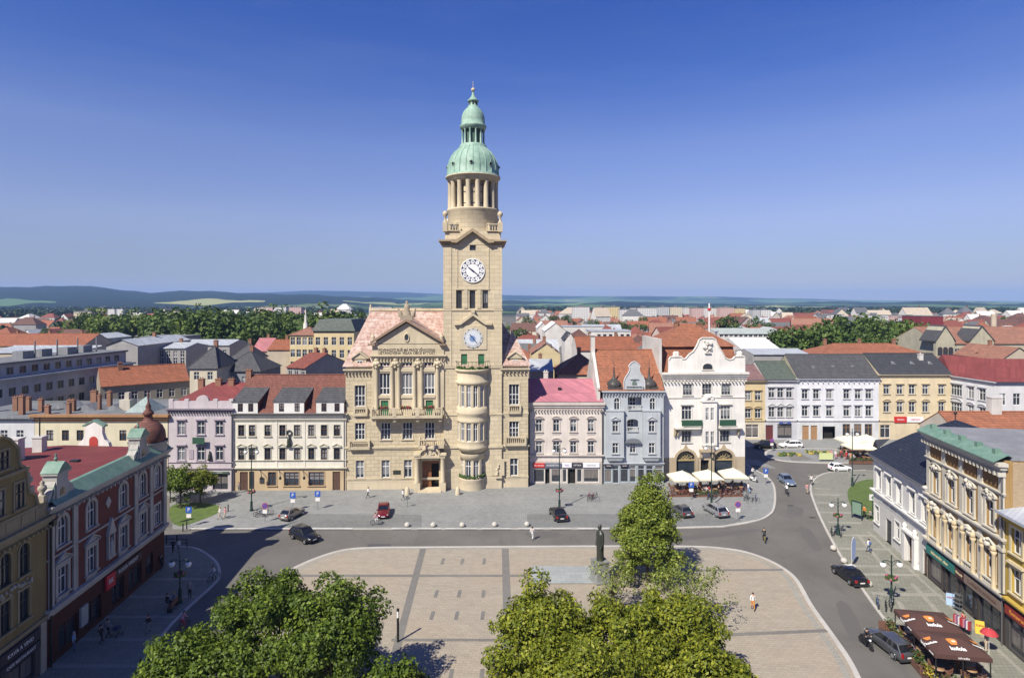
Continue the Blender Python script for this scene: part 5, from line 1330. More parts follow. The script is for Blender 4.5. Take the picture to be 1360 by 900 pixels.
# ------------------------------------------------------------------ far side of the square, right
zx, zy = mkz(980, 430, 3.579); YD = 135.4
def far_house(name, label, a, b_, eave, colr, lowc, dep=12, ridge=None, roof=None, rows=(), us=(), hood='flat', tr=None, y0=YD, w_=1.35, **k):
    ax = (zx(a)-CX)*y0/FPX; Wd = (zx(b_)-CX)*y0/FPX-ax
    h = House(name, label, 'house', ax, y0, 0, Wd, dep, CAMH-(zy(eave)-HY)*y0/FPX, [P(lowc[0], lowc[1]), P(colr[0], colr[1])], (4.2,))
    U, V = grow(h, zx, zy); tr = tr or P(colr[0]+'_trim', sc_(colr[1], .85))
    for i, (p, q) in enumerate(rows): h.win([U(c_) for c_ in us], V(q), w_, V(p)-V(q), nx=2, trans=.66, sur=dict(mat=tr, tw=.13, hood=hood if i else 'flat'))
    return h, U, V, tr
def far_end(h, V, tr, ridge, roof, rise_y=6.2, dent=0, gm=None):
    h.finish(); mb = MB(); cornice(mb, 0, h.W, h.H-.7, h.H, .5, dent=dent); h.part(mb, 'cornice', tr)
    mb = MB(); cornice(mb, 0, h.W, 4.1, 4.45, .2, steps=2); h.part(mb, 'string_course', tr)
    h.gutter(h.H+.1, y=-.55)
    h.gable_roof(h.V(zy(ridge), None, rise_y)-h.H, roof, z0=h.H+.05, gmat=gm)
O, U, V, tr = far_house('cream_house', 'narrow cream-yellow house with two window columns, right behind the white gabled house', 33, 130, 268, ('cream_yellow', (.62, .50, .30)), ('cream_low', (.62, .55, .42)), rows=((320, 362), (405, 447)), us=(48, 95), hood='seg')
O.win([U(68)], .6, 2.9, 2.9, nx=2, trans=.75, gmat=G_SHOP, name='shop_window'); far_end(O, V, tr, 195, tiles('mauve_tiles', (.25, .14, .13))); 
PL, U, V, tr = far_house('lilac_grey_house', 'lilac-grey house with green roof and maroon door on the far side of the square', 130, 281, 266, ('lilac_grey', (.62, .615, .63)), ('lilac_low', (.52, .52, .56)), rows=((305, 350), (397, 442)), us=(160, 202, 244), hood='tri')
PL.door(U(150), .05, 1.7, 3.3, K('maroon_door', (.12, .03, .03))); PL.win([U(222)], .4, 3.2, 3.2, nx=2, trans=.8, fmat=W_DARK, gmat=G_SHOP, name='shop_window'); far_end(PL, V, tr, 178, M_GNROOF)
PL.sign(U(195), U(250), 3.7, 4.05, K('sign_blue', (.05, .09, .3)), 'KNIHY', .3, y=-.15)
Q, U, V, tr = far_house('pale_blue_house', 'long pale blue-white house with dark grey roof and six window columns per floor', 281, 670, 258, ('pale_blue_white', (.69, .70, .725)), ('pale_low', (.60, .61, .62)), rows=((312, 355), (390, 437)), us=(318, 372, 434, 516, 570, 621))
for a in (322, 362): Q.door(U(a), .05, 1.5, 3.2, K('tan_door', (.34, .2, .1)))
Q.holes.append((U(433), .05, 2.9, 3.0, 0)); mb = MB(); mb.box(U(433)-1.45, U(433)+1.45, 1.2, 1.3, .05, 3.05); Q.part(mb, 'gateway', M_VOID)
Q.win([U(a) for a in (516, 570, 621)], .9, 1.7, 2.7, nx=2, trans=.7, fmat=K('tan_door', (.34, .2, .1)), gmat=G_SHOP, name='shop_window')
far_end(Q, V, tr, 145, M_GRSLATE, dent=1.1, gm=P('bare_gable', (.42, .38, .28), .5))
for a, d in ((350, 2.2), (448, 2.6), (540, 2.6)): mb = MB(); mb.box(U(a, 3)-.35, U(a, 3)+.35, d, d+.5, Q.H+1.5, Q.H+2.6); Q.part(mb, 'roof_hatch', M_LEAD)
RY, U, V, tr = far_house('yellow_house', 'pale yellow house with black slate roof on the far side of the square', 670, 1015, 238, ('pale_yellow', (.66, .56, .38)), ('yellow_low', (.62, .52, .36)), rows=((290, 333), (372, 418)), us=(706, 769, 827, 891, 967), hood='seg')
RY.win([U(a) for a in (700, 900, 960)], .5, 2.2, 2.9, nx=2, trans=.75, gmat=G_SHOP, name='shop_window'); far_end(RY, V, tr, 141, M_DKSLATE)
RY.sign(U(742), U(800), V(468), V(440), K('sign_red', (.5, .04, .06)), 'MASO', .6); RY.sign(U(802), U(880), V(466), V(442), K('sign_white', (.72, .72, .74)), 'UZENINY', .5, K('sign_red', (.5, .04, .06)))
for a in (735, 825, 910): mb = MB(); x = U(a, 3); mb.add([(x-.6, 2.6, RY.H+1.9), (x+.6, 2.6, RY.H+1.9), (x, 2.6, RY.H+2.5), (x, 4.2, RY.H+2.6)], [(0, 1, 2), (1, 3, 2), (2, 3, 0)]); RY.part(mb, 'roof_vent', M_LEAD)
RY.chimney(U(870, 4), 4.2, RY.H+2.5, RY.H+4.2, .9, .8, P('white_chimney', (.6, .58, .54)), 1)
p0 = Vector(((1263.2-CX)*135.4/FPX, 135.4)); p1 = Vector(((1321.5-CX)*124.4/FPX, 124.4)); dd = p1-p0
S1 = House('white_corner_house', 'white corner house with dark red tin roof bending toward the square at the right edge', 'house', p0.x, p0.y, math.atan2(dd.y, dd.x), dd.length, 11, 14.5, [P('white_corner_render', (.64, .635, .64))])
U, V = grow(S1, zx, zy); tr = P('corner_trim', (.5, .5, .52))
for a, w_ in ((1038, 3.0), (1108, 1.5), (1162, 1.6)):
    for z0, hd in ((10.2, 'flat'), (6.2, 'seg')): S1.win([U(a)], z0, w_, 2.4, nx=2 if w_ < 2 else 4, trans=.66, sur=dict(mat=tr, tw=.13, hood=hd))
S1.finish(); mb = MB(); cornice(mb, 0, S1.W, 13.9, 14.5, .5); S1.part(mb, 'cornice', tr)
S2 = House.__new__(House); S2.__dict__.update(S1.__dict__); S2.A = p1; S2.d = Vector((1, 0)); S2.holes = []; S2.W = 15; S2.rz = 0
wing = link('side_wing', None, S1.root); wing.rotation_euler.z = -S1.root.rotation_euler.z
wing.location = (dd.length, 0, 0); root_ = S2.root; S2.root = wing
for px in (1331, 1350.5, 1371):
    for z0, hd in ((9.7, 'flat'), (5.7, 'seg')):
        u = (px-CX)*124.4/FPX-p1.x; S2.holes.append((u, z0, 1.5, 2.4, 0))
mb = MB(); wall_grid(mb, 0, 15, 0, 14.5, S2.holes, 0); wv = S2.part(mb, 'wing_wall', S1.mats)
fr, gl = win_meshes(1.5, 2.4, 0, 2, .66)
for hh in S2.holes: q = link('window', fr, wing); q.location = (hh[0], 0, hh[1]); link('pane', gl, q)
mb = MB(); cornice(mb, 0, 15, 13.9, 14.5, .5)
S2.part(mb, 'cornice', tr)
mb = MB(); a, b_, c_, d = Vector((p0.x-.4, p0.y-.6)), p1+Vector((-.2, -.7)), p1+Vector((16, -.7)), p1+Vector((16, 12))
rr = [(*a, 14.55), (*b_, 14.55), (*c_, 14.55), (p0.x+3, p0.y+7, 18.6), (p1.x+5, p1.y+7, 18.6), (p1.x+16, p1.y+7, 18.6), (p0.x+4, p0.y+14, 14.5), (p1.x+16, p1.y+20, 14.5)]
inv = S1.root.matrix_basis.inverted() if False else Matrix.Rotation(-S1.rz, 4, 'Z') @ Matrix.Translation((-p0.x, -p0.y, 0))
mb.add([tuple(inv @ Vector(q)) for q in rr], [(0, 1, 4, 3), (1, 2, 5, 4), (0, 3, 6), (3, 4, 5, 7, 6)]); mb.build('roof', M_REDTIN, S1.root)
# ------------------------------------------------------------------ left-hand block, in its own shade
zx, zy = mkz(0, 560, 2.647)
a_, b_ = Vector((-39.07, 50.6)), Vector((-40.75, 70.6)); dl_ = (b_-a_).normalized(); rzl = math.atan2(dl_.y, dl_.x)
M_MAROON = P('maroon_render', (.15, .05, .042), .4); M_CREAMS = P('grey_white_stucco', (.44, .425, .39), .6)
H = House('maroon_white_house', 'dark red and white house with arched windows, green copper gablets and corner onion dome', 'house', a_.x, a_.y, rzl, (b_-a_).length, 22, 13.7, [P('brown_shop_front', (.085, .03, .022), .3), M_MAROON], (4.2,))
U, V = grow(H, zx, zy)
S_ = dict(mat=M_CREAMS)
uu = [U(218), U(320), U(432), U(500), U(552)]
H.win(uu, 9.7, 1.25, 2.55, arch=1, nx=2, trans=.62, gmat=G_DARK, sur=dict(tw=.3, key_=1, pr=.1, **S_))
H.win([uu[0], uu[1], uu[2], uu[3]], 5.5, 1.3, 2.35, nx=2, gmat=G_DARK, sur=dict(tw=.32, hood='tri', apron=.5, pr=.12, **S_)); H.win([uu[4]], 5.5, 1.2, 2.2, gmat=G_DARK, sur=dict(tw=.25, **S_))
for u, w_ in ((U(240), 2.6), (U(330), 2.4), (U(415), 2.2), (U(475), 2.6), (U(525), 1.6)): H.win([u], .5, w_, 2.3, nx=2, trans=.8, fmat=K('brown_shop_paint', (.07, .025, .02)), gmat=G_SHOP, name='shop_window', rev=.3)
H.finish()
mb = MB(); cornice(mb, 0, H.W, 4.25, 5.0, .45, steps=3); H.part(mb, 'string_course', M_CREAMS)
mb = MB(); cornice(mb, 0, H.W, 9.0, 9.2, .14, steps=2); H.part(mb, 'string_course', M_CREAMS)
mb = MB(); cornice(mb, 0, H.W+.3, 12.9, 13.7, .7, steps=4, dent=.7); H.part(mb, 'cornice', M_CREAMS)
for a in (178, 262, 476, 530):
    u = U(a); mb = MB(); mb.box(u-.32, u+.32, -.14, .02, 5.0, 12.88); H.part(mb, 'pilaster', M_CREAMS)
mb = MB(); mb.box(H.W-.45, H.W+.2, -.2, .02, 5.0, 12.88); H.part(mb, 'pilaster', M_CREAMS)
mb = MB()
mb.add([(0, -.75, 13.72), (H.W+.3, -.75, 13.72), (H.W+.3, .3, 14.7), (0, .3, 14.7), (H.W+.3, .7, 14.7), (0, .7, 14.7), (0, .7, 13.6), (H.W+.3, .7, 13.6)], [(0, 1, 2, 3), (3, 2, 4, 5), (5, 4, 7, 6)])
H.part(mb, 'copper_eave', M_COPPER2)
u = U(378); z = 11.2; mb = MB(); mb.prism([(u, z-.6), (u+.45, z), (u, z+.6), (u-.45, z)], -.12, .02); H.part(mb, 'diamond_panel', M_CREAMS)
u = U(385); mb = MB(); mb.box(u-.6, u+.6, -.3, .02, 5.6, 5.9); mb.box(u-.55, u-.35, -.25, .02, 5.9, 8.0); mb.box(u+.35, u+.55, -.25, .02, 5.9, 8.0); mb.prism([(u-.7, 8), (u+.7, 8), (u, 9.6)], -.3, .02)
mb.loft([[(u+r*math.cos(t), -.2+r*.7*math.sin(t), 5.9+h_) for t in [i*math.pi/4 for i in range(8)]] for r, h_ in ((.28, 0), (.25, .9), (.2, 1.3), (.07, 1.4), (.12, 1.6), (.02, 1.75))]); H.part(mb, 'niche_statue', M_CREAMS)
def gablet(u, w_, zb, h_, y=-.35, kind=0):
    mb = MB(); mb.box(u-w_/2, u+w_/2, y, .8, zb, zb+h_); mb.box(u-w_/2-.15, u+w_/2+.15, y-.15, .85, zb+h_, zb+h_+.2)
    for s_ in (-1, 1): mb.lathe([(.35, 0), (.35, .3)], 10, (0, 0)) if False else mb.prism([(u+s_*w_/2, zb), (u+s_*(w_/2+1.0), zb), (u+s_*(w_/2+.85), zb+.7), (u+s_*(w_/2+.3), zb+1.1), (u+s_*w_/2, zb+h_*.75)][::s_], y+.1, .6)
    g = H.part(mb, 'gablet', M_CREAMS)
    mb = MB(); q = arc(u, zb+h_*.28, w_*.22, 8, 0, math.pi); mb.prism([(u-w_*.22, zb+.25), (u+w_*.22, zb+.25)]+q, y-.02, y+.1); H.part(mb, 'niche', G_DARK, g)
    mb = MB(); mb.prism([(u-w_/2-.2, zb+h_+.2), (u+w_/2+.2, zb+h_+.2), (u+w_*.28, zb+h_+.75), (u, zb+h_+1.05), (u-w_*.28, zb+h_+.75)], y-.2, .9); mb.tube((u, .2, zb+h_+1), (u, .2, zb+h_+1.7), .07)
    mb.ball((u, .2, zb+h_+1.25), .16, 8, 5); H.part(mb, 'gablet_roof', M_COPPER2, g)
    for s_ in (-1,):
        mb = MB(); pts = [(u+s_*(w_/2+1.05-.85*math.sin(t)**1.0*.9), zb+.05+1.25*(1-math.cos(t))*.9) for t in [i*math.pi/12 for i in range(7)]]
        for p, q in zip(pts, pts[1:]): mb.quad((p[0], y, p[1]), (q[0], y, q[1]), (q[0], .7, q[1]), (p[0], .7, p[1]))
        H.part(mb, 'gablet_scroll', M_COPPER2, g)
gablet(U(205), 1.5, 14.0, 2.1); gablet(U(492), 1.5, 14.0, 2.2)
gx2 = H.W-1.2; gy2 = 1.2
mb = MB(); mb.lathe([(1.9, 13.6), (1.9, 14.6), (2.05, 14.7), (2.05, 14.95)], 20, (gx2, gy2)); H.part(mb, 'dome_drum', M_CREAMS)
mb = MB(); mb.lathe([(1.75, 14.95), (1.8, 15.4), (1.72, 16.0), (1.45, 16.6), (.95, 17.1), (.5, 17.35), (.42, 17.9), (.62, 18.0), (.5, 18.3), (.25, 18.6), (.3, 18.9), (.1, 19.3), (.04, 20.8)], 20, (gx2, gy2)); H.part(mb, 'onion_dome', tiles('rust_scale_tiles', (.20, .075, .055), .25, .22))
mb = MB(); mb.add([(0, .7, 13.9), (H.W, .7, 13.9), (H.W, 11, 14.35), (0, 11, 14.35), (0, 22, 13.8), (H.W, 22, 13.8)], [(0, 1, 2, 3), (3, 2, 5, 4), (0, 3, 4), (1, 5, 2)]); H.part(mb, 'roof', seam('dark_red_tin', (.17, .04, .038), rough=.7))
# rear gable of the same block, seen over the roof
mb = MB(); q = [(-1.9, 0), (1.9, 0), (1.7, .7), (1.25, 1.1), (1.0, 1.8), (1.0, 2.6), (0, 3.2), (-1.0, 2.6), (-1.0, 1.8), (-1.25, 1.1), (-1.7, .7)]
rg = H.part(mb.prism(q, -.25, .25), 'rear_gable', P('white_render', (.62, .59, .535)), loc=(20.6, 8.0, 13.8), rot=(0, 0, -rzl))
mb = MB(); mb.prism([(-.5, .02), (.5, .02)]+arc(0, .95, .5, 8, 0, math.pi), -.29, -.2); H.part(mb, 'gable_niche', K('red_niche', (.4, .05, .04)), rg)
mb = MB()
for s_ in (-1, 1): mb.prism([(s_*1.25, 2.55), (0, 3.2), (0, 3.4), (s_*1.3, 2.75)][::s_], -.32, .32)
H.part(mb, 'gable_coping', M_COPPER2, rg)
WCH = P('white_chimney', (.6, .58, .54))
H.chimney(13.3, 12.3, 13.8, 16.7, 1.0, 2.4, WCH, 0); H.chimney(17.4, 12.0, 13.8, 16.0, .9, 1.0, WCH, 0)
mb = MB(); mb.tube((17.4, 12.0, 15.9), (17.4, 12.0, 18.1), .07); H.part(mb, 'flue', M_IRON)
mb = MB(); mb.box(13.0, 13.6, 5.4, 6.2, 14.05, 14.3); H.part(mb, 'roof_hatch', M_IRON)
H.sign(U(392), U(492), 3.25, 4.0, K('shop_board', (.05, .03, .028)), 'ROSSA KREDIT', .55, W_WHITE); H.sign(U(365), U(396), 2.75, 4.1, K('sign_scarlet', (.55, .02, .04)), 'RK', .7, W_WHITE, y=-.16)
H.sign(U(278), U(302), 1.2, 3.0, K('pale_poster', (.35, .37, .36)), None, y=-.1, name='poster_case')
mb = MB(); mb.box(.05, .5, -.5, -.06, 12.0, 12.5); mb.tube((.2, -.2, 0), (.2, -.2, 12.2), .1); H.part(mb, 'drain_pipe', M_IRON)
# ochre gabled house, cut by the left edge of the picture
WI = 13.0; ai = a_-dl_*WI
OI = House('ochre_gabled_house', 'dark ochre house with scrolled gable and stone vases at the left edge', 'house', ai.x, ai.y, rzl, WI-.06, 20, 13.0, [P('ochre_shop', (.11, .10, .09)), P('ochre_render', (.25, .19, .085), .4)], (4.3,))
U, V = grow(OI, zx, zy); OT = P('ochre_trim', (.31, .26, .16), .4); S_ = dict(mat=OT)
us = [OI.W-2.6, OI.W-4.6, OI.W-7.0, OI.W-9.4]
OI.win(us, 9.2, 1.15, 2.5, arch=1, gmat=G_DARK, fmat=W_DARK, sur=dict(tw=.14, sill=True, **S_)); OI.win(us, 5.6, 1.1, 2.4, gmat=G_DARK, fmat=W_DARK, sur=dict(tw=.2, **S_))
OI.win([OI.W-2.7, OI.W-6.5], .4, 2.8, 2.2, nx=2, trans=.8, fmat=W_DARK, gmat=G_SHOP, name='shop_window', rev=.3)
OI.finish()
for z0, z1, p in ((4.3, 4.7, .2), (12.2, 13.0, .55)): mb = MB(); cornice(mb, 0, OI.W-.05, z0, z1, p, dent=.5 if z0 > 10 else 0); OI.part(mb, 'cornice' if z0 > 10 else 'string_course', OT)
for u in us:
    mb = MB()
    for i in range(10): mb.ball((u+rng.uniform(-.8, .8), -.06, 8.45+rng.uniform(-.25, .35)), rng.uniform(.1, .2), 6, 4)
    OI.part(mb, 'stucco_garland', P('pale_stucco', (.42, .38, .3), .4))
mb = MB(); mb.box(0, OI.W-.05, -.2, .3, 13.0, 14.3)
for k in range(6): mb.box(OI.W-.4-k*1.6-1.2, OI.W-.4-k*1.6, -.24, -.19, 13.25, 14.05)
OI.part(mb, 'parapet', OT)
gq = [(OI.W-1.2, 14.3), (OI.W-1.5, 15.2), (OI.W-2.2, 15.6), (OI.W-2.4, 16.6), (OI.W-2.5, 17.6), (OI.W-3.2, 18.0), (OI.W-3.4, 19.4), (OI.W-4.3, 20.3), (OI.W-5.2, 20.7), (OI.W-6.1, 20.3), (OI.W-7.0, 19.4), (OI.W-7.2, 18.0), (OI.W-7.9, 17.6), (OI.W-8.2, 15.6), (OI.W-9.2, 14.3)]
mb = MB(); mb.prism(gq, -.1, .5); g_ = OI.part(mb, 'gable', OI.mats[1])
mb = MB(); 
for p, q in zip(gq, gq[1:]): mb.tube((p[0], -.1, p[1]), (q[0], -.1, q[1]), .16, n=6)
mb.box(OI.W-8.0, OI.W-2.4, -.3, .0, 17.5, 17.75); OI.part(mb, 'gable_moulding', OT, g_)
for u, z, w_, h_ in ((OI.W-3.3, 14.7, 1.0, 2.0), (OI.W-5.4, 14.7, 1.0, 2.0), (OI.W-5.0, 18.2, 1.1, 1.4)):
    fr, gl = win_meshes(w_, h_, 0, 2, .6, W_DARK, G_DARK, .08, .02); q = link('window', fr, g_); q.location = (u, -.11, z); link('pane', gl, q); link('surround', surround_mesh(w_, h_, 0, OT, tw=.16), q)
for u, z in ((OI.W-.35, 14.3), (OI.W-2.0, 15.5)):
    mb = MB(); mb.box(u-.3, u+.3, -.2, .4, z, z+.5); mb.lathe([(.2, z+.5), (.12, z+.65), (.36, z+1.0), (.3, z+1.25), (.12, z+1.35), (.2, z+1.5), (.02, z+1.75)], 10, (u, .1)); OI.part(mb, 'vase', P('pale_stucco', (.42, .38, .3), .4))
OI.gable_roof(4.5, M_BRTILE, z0=13.0, y0=.6)
OI.sign(OI.W-5.4, OI.W-1.1, 3.3, 4.15, K('sign_black', (.03, .025, .04)), 'KAVA A VINO', .45, W_WHITE); OI.sign(OI.W-5.4, OI.W-1.1, 2.62, 3.2, K('sign_black', (.03, .025, .04)), 'CAFE RESTAURANT', .36, W_WHITE, y=-.14)
mb = MB(); mb.box(OI.W-.8, OI.W-.1, -.1, .02, 0, 4.29); OI.part(mb, 'pilaster', P('pale_stucco', (.42, .38, .3), .4))

# ---- cream and white flat-roofed houses behind the maroon house
zx, zy = mkz(0, 480, 5.667); YG = 98.3
def grow_house(name, label, a, b_, top, col, us, roofm, y0=YG, dep=15):
    ax = (zx(a)-CX)*y0/FPX; h = House(name, label, 'house', ax, y0, 0, (zx(b_)-CX)*y0/FPX-ax, dep, CAMH-(zy(top)-HY)*y0/FPX, [P(name+'_wall', col)])
    U, V = grow(h, zx, zy); n_ = [U(q) for q in us]
    h.win(n_, V(595), 1.15, V(515)-V(595), nx=2, trans=.65, fmat=W_BROWN if col[2] < .5 else W_WHITE); h.win(n_, V(595)-3.6, 1.15, 2.0, nx=2, fmat=W_BROWN)
    h.finish(); mb = MB(); mb.box(0, h.W, .2, dep, h.H-.25, h.H+.02); mb.box(0, h.W, dep-.4, dep, h.H, h.H+.4); h.part(mb, 'roof', roofm)
    return h, U, V
M_FLAT = P('roof_felt_grey', (.19, .20, .21), .6)
CG, U, V = grow_house('cream_flat_house', 'cream house with brown cornice and a chimney-studded flat roof, behind the maroon house', 262, 1262, 410, (.64, .585, .42), (375, 492, 603, 925, 1080), M_FLAT)
mb = MB(); cornice(mb, 0, CG.W, V(447), V(395), .75, steps=3); CG.part(mb, 'cornice', P('brown_cornice', (.36, .20, .10), .5))
CB = P('chimney_brick', (.28, .15, .10), .4)
for a, top, w_, y_ in ((360, 330, .7, 1.6), (540, 285, 1.2, 4.5), (520, 310, .5, 2.0), (710, 218, 1.0, 8), (750, 250, .4, 6), (825, 225, .7, 9)):
    CG.chimney(CG.U(zx(a), y_), y_, CG.H, CG.V(zy(top), zx(a), y_), w_, .6, CB, 2)
mb = MB(); x = CG.U(zx(965), 6); mb.box(x-.9, x+.9, 5, 7, CG.H, CG.H+1.8); mb.box(x-.35, x+.35, 5.6, 6.3, CG.H+1.8, CG.H+3.0); CG.part(mb, 'stair_turret', P('stair_beige', (.5, .46, .38), .5))
mb = MB(); x = CG.U(zx(1090), 5); mb.add([(x-2.2, 3, CG.H), (x+2.2, 3, CG.H), (x+2.2, 8, CG.H), (x-2.2, 8, CG.H), (x, 5.5, CG.H+2.4)], [(0, 1, 4), (1, 2, 4), (2, 3, 4), (3, 0, 4)]); CG.part(mb, 'roof_lantern', seam('patina_sheet', (.27, .33, .31)))
for a, y_ in ((470, 7), (850, 4.5), (640, 5)):
    mb = MB(); x = CG.U(zx(a), y_); mb.prism([(x-1.6, CG.H), (x+1.6, CG.H), (x, CG.H+1.1)], y_, y_+3.5); CG.part(mb, 'skylight', M_LEAD)
WG, U, V = grow_house('white_flat_house', 'white house with grey flat roof and chimneys at the left edge, behind the maroon house', -420, 260, 425, (.58, .59, .60), (-300, -150, 30, 150), M_FLAT)
mb = MB(); cornice(mb, 0, WG.W, V(440), V(412), .6, steps=2); WG.part(mb, 'cornice', M_LEAD)
for a, top, w_, y_ in ((165, 255, .8, 3), (120, 265, .8, 6.5), (215, 268, .7, 6.5), (310, 280, .7, 6), (-90, 260, .8, 5)):
    WG.chimney(WG.U(zx(a), y_), y_, WG.H, WG.V(zy(top), zx(a), y_), w_, .6, CB, 2)

# ------------------------------------------------------------------ right-hand block
zx, zy = mkz(1060, 540, 2.5)
a_, b_ = Vector((48.96, 81.6)), Vector((44.2, 54.3)); dr = (b_-a_).normalized(); rzr = math.atan2(dr.y, dr.x)
T2 = House('white_slate_house', 'low white house under a tall blue-black mansard roof, right side', 'house', a_.x, a_.y, rzr, 14.35, 13, 10.3, [P('white_house_plinth', (.56, .55, .52)), P('white_house_wall', (.66, .65, .62))], (4.6,))
U, V = grow(T2, zx, zy); TR = P('white_trim', (.7, .69, .66), .3)
us = [U(q) for q in (269, 302, 336, 380, 420)]
T2.win(us, 6.0, 1.25, 2.6, nx=2, trans=.65, sur=dict(mat=TR, tw=.2, sill=True, hood='flat', pr=.08), rev=.3)
gu = [U(262), U(330)]
T2.win(gu, 1.5, 1.3, 2.2, nx=2, sur=dict(mat=TR, tw=.15), rev=.3); T2.door(U(300), .1, 1.6, 3.0, W_DARK)
pu = U(378); T2.holes.append((pu, .1, 1.9, 3.4, .6)); T2.door(U(423), .1, 1.2, 2.9, W_BROWN)
T2.finish()
mb = MB(); mb.box(pu-.95, pu+.95, .3, .4, .1, 3.6); d = T2.part(mb, 'doorway', M_OAK); mb = MB(); mb.box(pu+.92, pu+.96, -.0, .3, .1, 3.0); T2.part(mb, 'door', K('ochre_door', (.42, .26, .12)), d)
mb = MB()
for s_ in (-1, 1): mb.box(pu+s_*1.25-.3, pu+s_*1.25+.3, -.45, .02, 0, 3.8); mb.lathe([(.28, 3.8), (.2, 4.0), (.3, 4.3), (.05, 4.6)], 8, (pu+s_*1.25, -.25))
mb.box(pu-1.6, pu+1.6, -.55, .02, 3.55, 3.79); T2.part(mb, 'portal', TR)
mb = MB(); cornice(mb, 0, T2.W, 5.2, 5.75, .4, steps=3); T2.part(mb, 'string_course', TR)
mb = MB(); cornice(mb, -.2, T2.W, 9.7, 10.3, .5, steps=3); T2.part(mb, 'cornice', TR)
T2.sign(U(268), U(345), 4.55, 5.1, P('white_house_wall', (.66, .65, .62)), 'HOTEL U MESTA', .5, K('sign_grey', (.3, .3, .32)), y=-.02, th=.03)
mb = MB(); e = .55; z0 = 10.32; zb = T2.V(565, 1188, 3.6); zt_ = T2.V(549.6, 1248, 7.0)
x0, x1 = -e, T2.W+.0
mb.add([(x0, -e, z0), (x1, -e, z0), (x1, 3.6, zb), (x0+3.2, 3.6, zb), (x1, 7.0, zt_), (x0+6.6, 7.0, zt_), (x0, 13.5, z0), (x0+3.2, 10, zb), (x1, 10, zb), (x1, 13.5, z0)],
       [(0, 1, 2, 3), (3, 2, 4, 5), (0, 3, 7, 6), (3, 5, 7), (7, 5, 4, 8), (6, 7, 8, 9)])
T2.part(mb, 'roof', M_BLUESL)
for px, py in ((1168.6, 588.5), (1201, 601)):
    u = T2.U(px, 1.9); z = T2.V(py, None, 1.9, u=u); mb = MB(); mb.add([(u-.9, 1.3, z-.6), (u+.9, 1.3, z-.6), (u, 1.3, z+.5), (u, 3.2, z+.7)], [(0, 1, 2), (1, 3, 2), (2, 3, 0)]); T2.part(mb, 'roof_dormer', M_BLUESL)
mb = MB(); mb.tube((6.0, 7, zt_), (6.0, 7, zt_+.7), .06); mb.ball((6, 7, zt_+.8), .2, 8, 5); T2.part(mb, 'roof_finial', M_IRON)
T2.gutter(10.35, y=-.62)
# ochre and white ornamented house
a2 = a_+dr*14.4
ON = House('ornate_ochre_house', 'ornate white and ochre house with green copper eave and shops, beside the beer tent', 'house', a2.x, a2.y, rzr, 13.7, 16, 16.7, [P('dark_shop', (.06, .05, .045)), P('ochre_panel', (.34, .215, .085), .35)], (4.1,))
zx, zy = mkz(1220, 540, 5); U, V = grow(ON, zx, zy); TR = P('ornate_white', (.58, .545, .46), .5)
n4 = [1.95, 5.1, 8.35, 11.6]
ON.win(n4, 10.0, 1.25, 2.5, nx=2, trans=.65, gmat=G_DARK, sur=dict(mat=TR, tw=.26, hood='seg', pr=.16, key_=1), rev=.32); ON.win(n4, 5.2, 1.3, 2.7, nx=2, trans=.65, gmat=G_DARK, sur=dict(mat=TR, tw=.26, hood='tri', pr=.16), rev=.32)
for u, w_ in ((1.6, 2.6), (4.9, 2.2), (7.7, 1.9), (11.3, 3.2)): ON.win([u], .35, w_, 2.4, nx=1 if w_ < 3 else 2, trans=0, fmat=W_DARK, gmat=G_SHOP, name='shop_window', rev=.25)
ON.door(3.45, .1, .9, 2.4, W_DARK, glassy=True); ON.door(6.3, .1, .8, 2.4, W_DARK); ON.door(9.05, .1, .8, 2.4, W_DARK)
ON.finish()
for z0, z1, p in ((4.15, 4.75, .5), (9.2, 9.7, .4), (13.4, 13.75, .25)): mb = MB(); cornice(mb, 0, ON.W, z0, z1, p, steps=3); ON.part(mb, 'string_course', TR)
mb = MB(); cornice(mb, 0, ON.W, 15.6, 16.5, .8, steps=3, dent=.62, dentw=.22); ON.part(mb, 'cornice', TR)
mb = MB(); mb.add([(-.2, -1.0, 16.55), (ON.W+.2, -1.0, 16.55), (ON.W+.2, .1, 17.15), (-.2, .1, 17.15), (ON.W+.2, .5, 17.15), (-.2, .5, 17.15), (-.2, -1, 16.45), (ON.W+.2, -1, 16.45)], [(0, 1, 2, 3), (3, 2, 4, 5), (0, 6, 7, 1)])
for i in range(5): x = 1.2+i*2.8; mb.box(x-.25, x+.25, -.2, .3, 17.0, 17.45)
ON.part(mb, 'copper_eave', M_COPPER2)
for i in range(5):
    x = .35+i*3.25; x = min(x, ON.W-.35)
    mb = MB(); mb.box(x-.35, x+.35, -.16, .02, 4.75, 9.19); mb.box(x-.3, x+.3, -.12, .02, 9.7, 13.39); mb.box(x-.38, x+.38, -.14, .02, 13.75, 15.6); mb.box(x-.45, x+.45, -.3, .02, 8.5, 8.8); ON.part(mb, 'pilaster', TR)
    for d in (-.75, .75):
        if 0 < x+d < ON.W and i < 5:
            mb = MB(); mb.lathe([(.26, 4.75), (.2, 5.0), (.17, 7.8), (.3, 8.1), (.1, 8.15)], 8, (x+d, -.3)); mb.ball((x+d, -.32, 8.35), .3, 7, 5); ON.part(mb, 'column', P('ochre_white_column', (.56, .46, .3), .3))
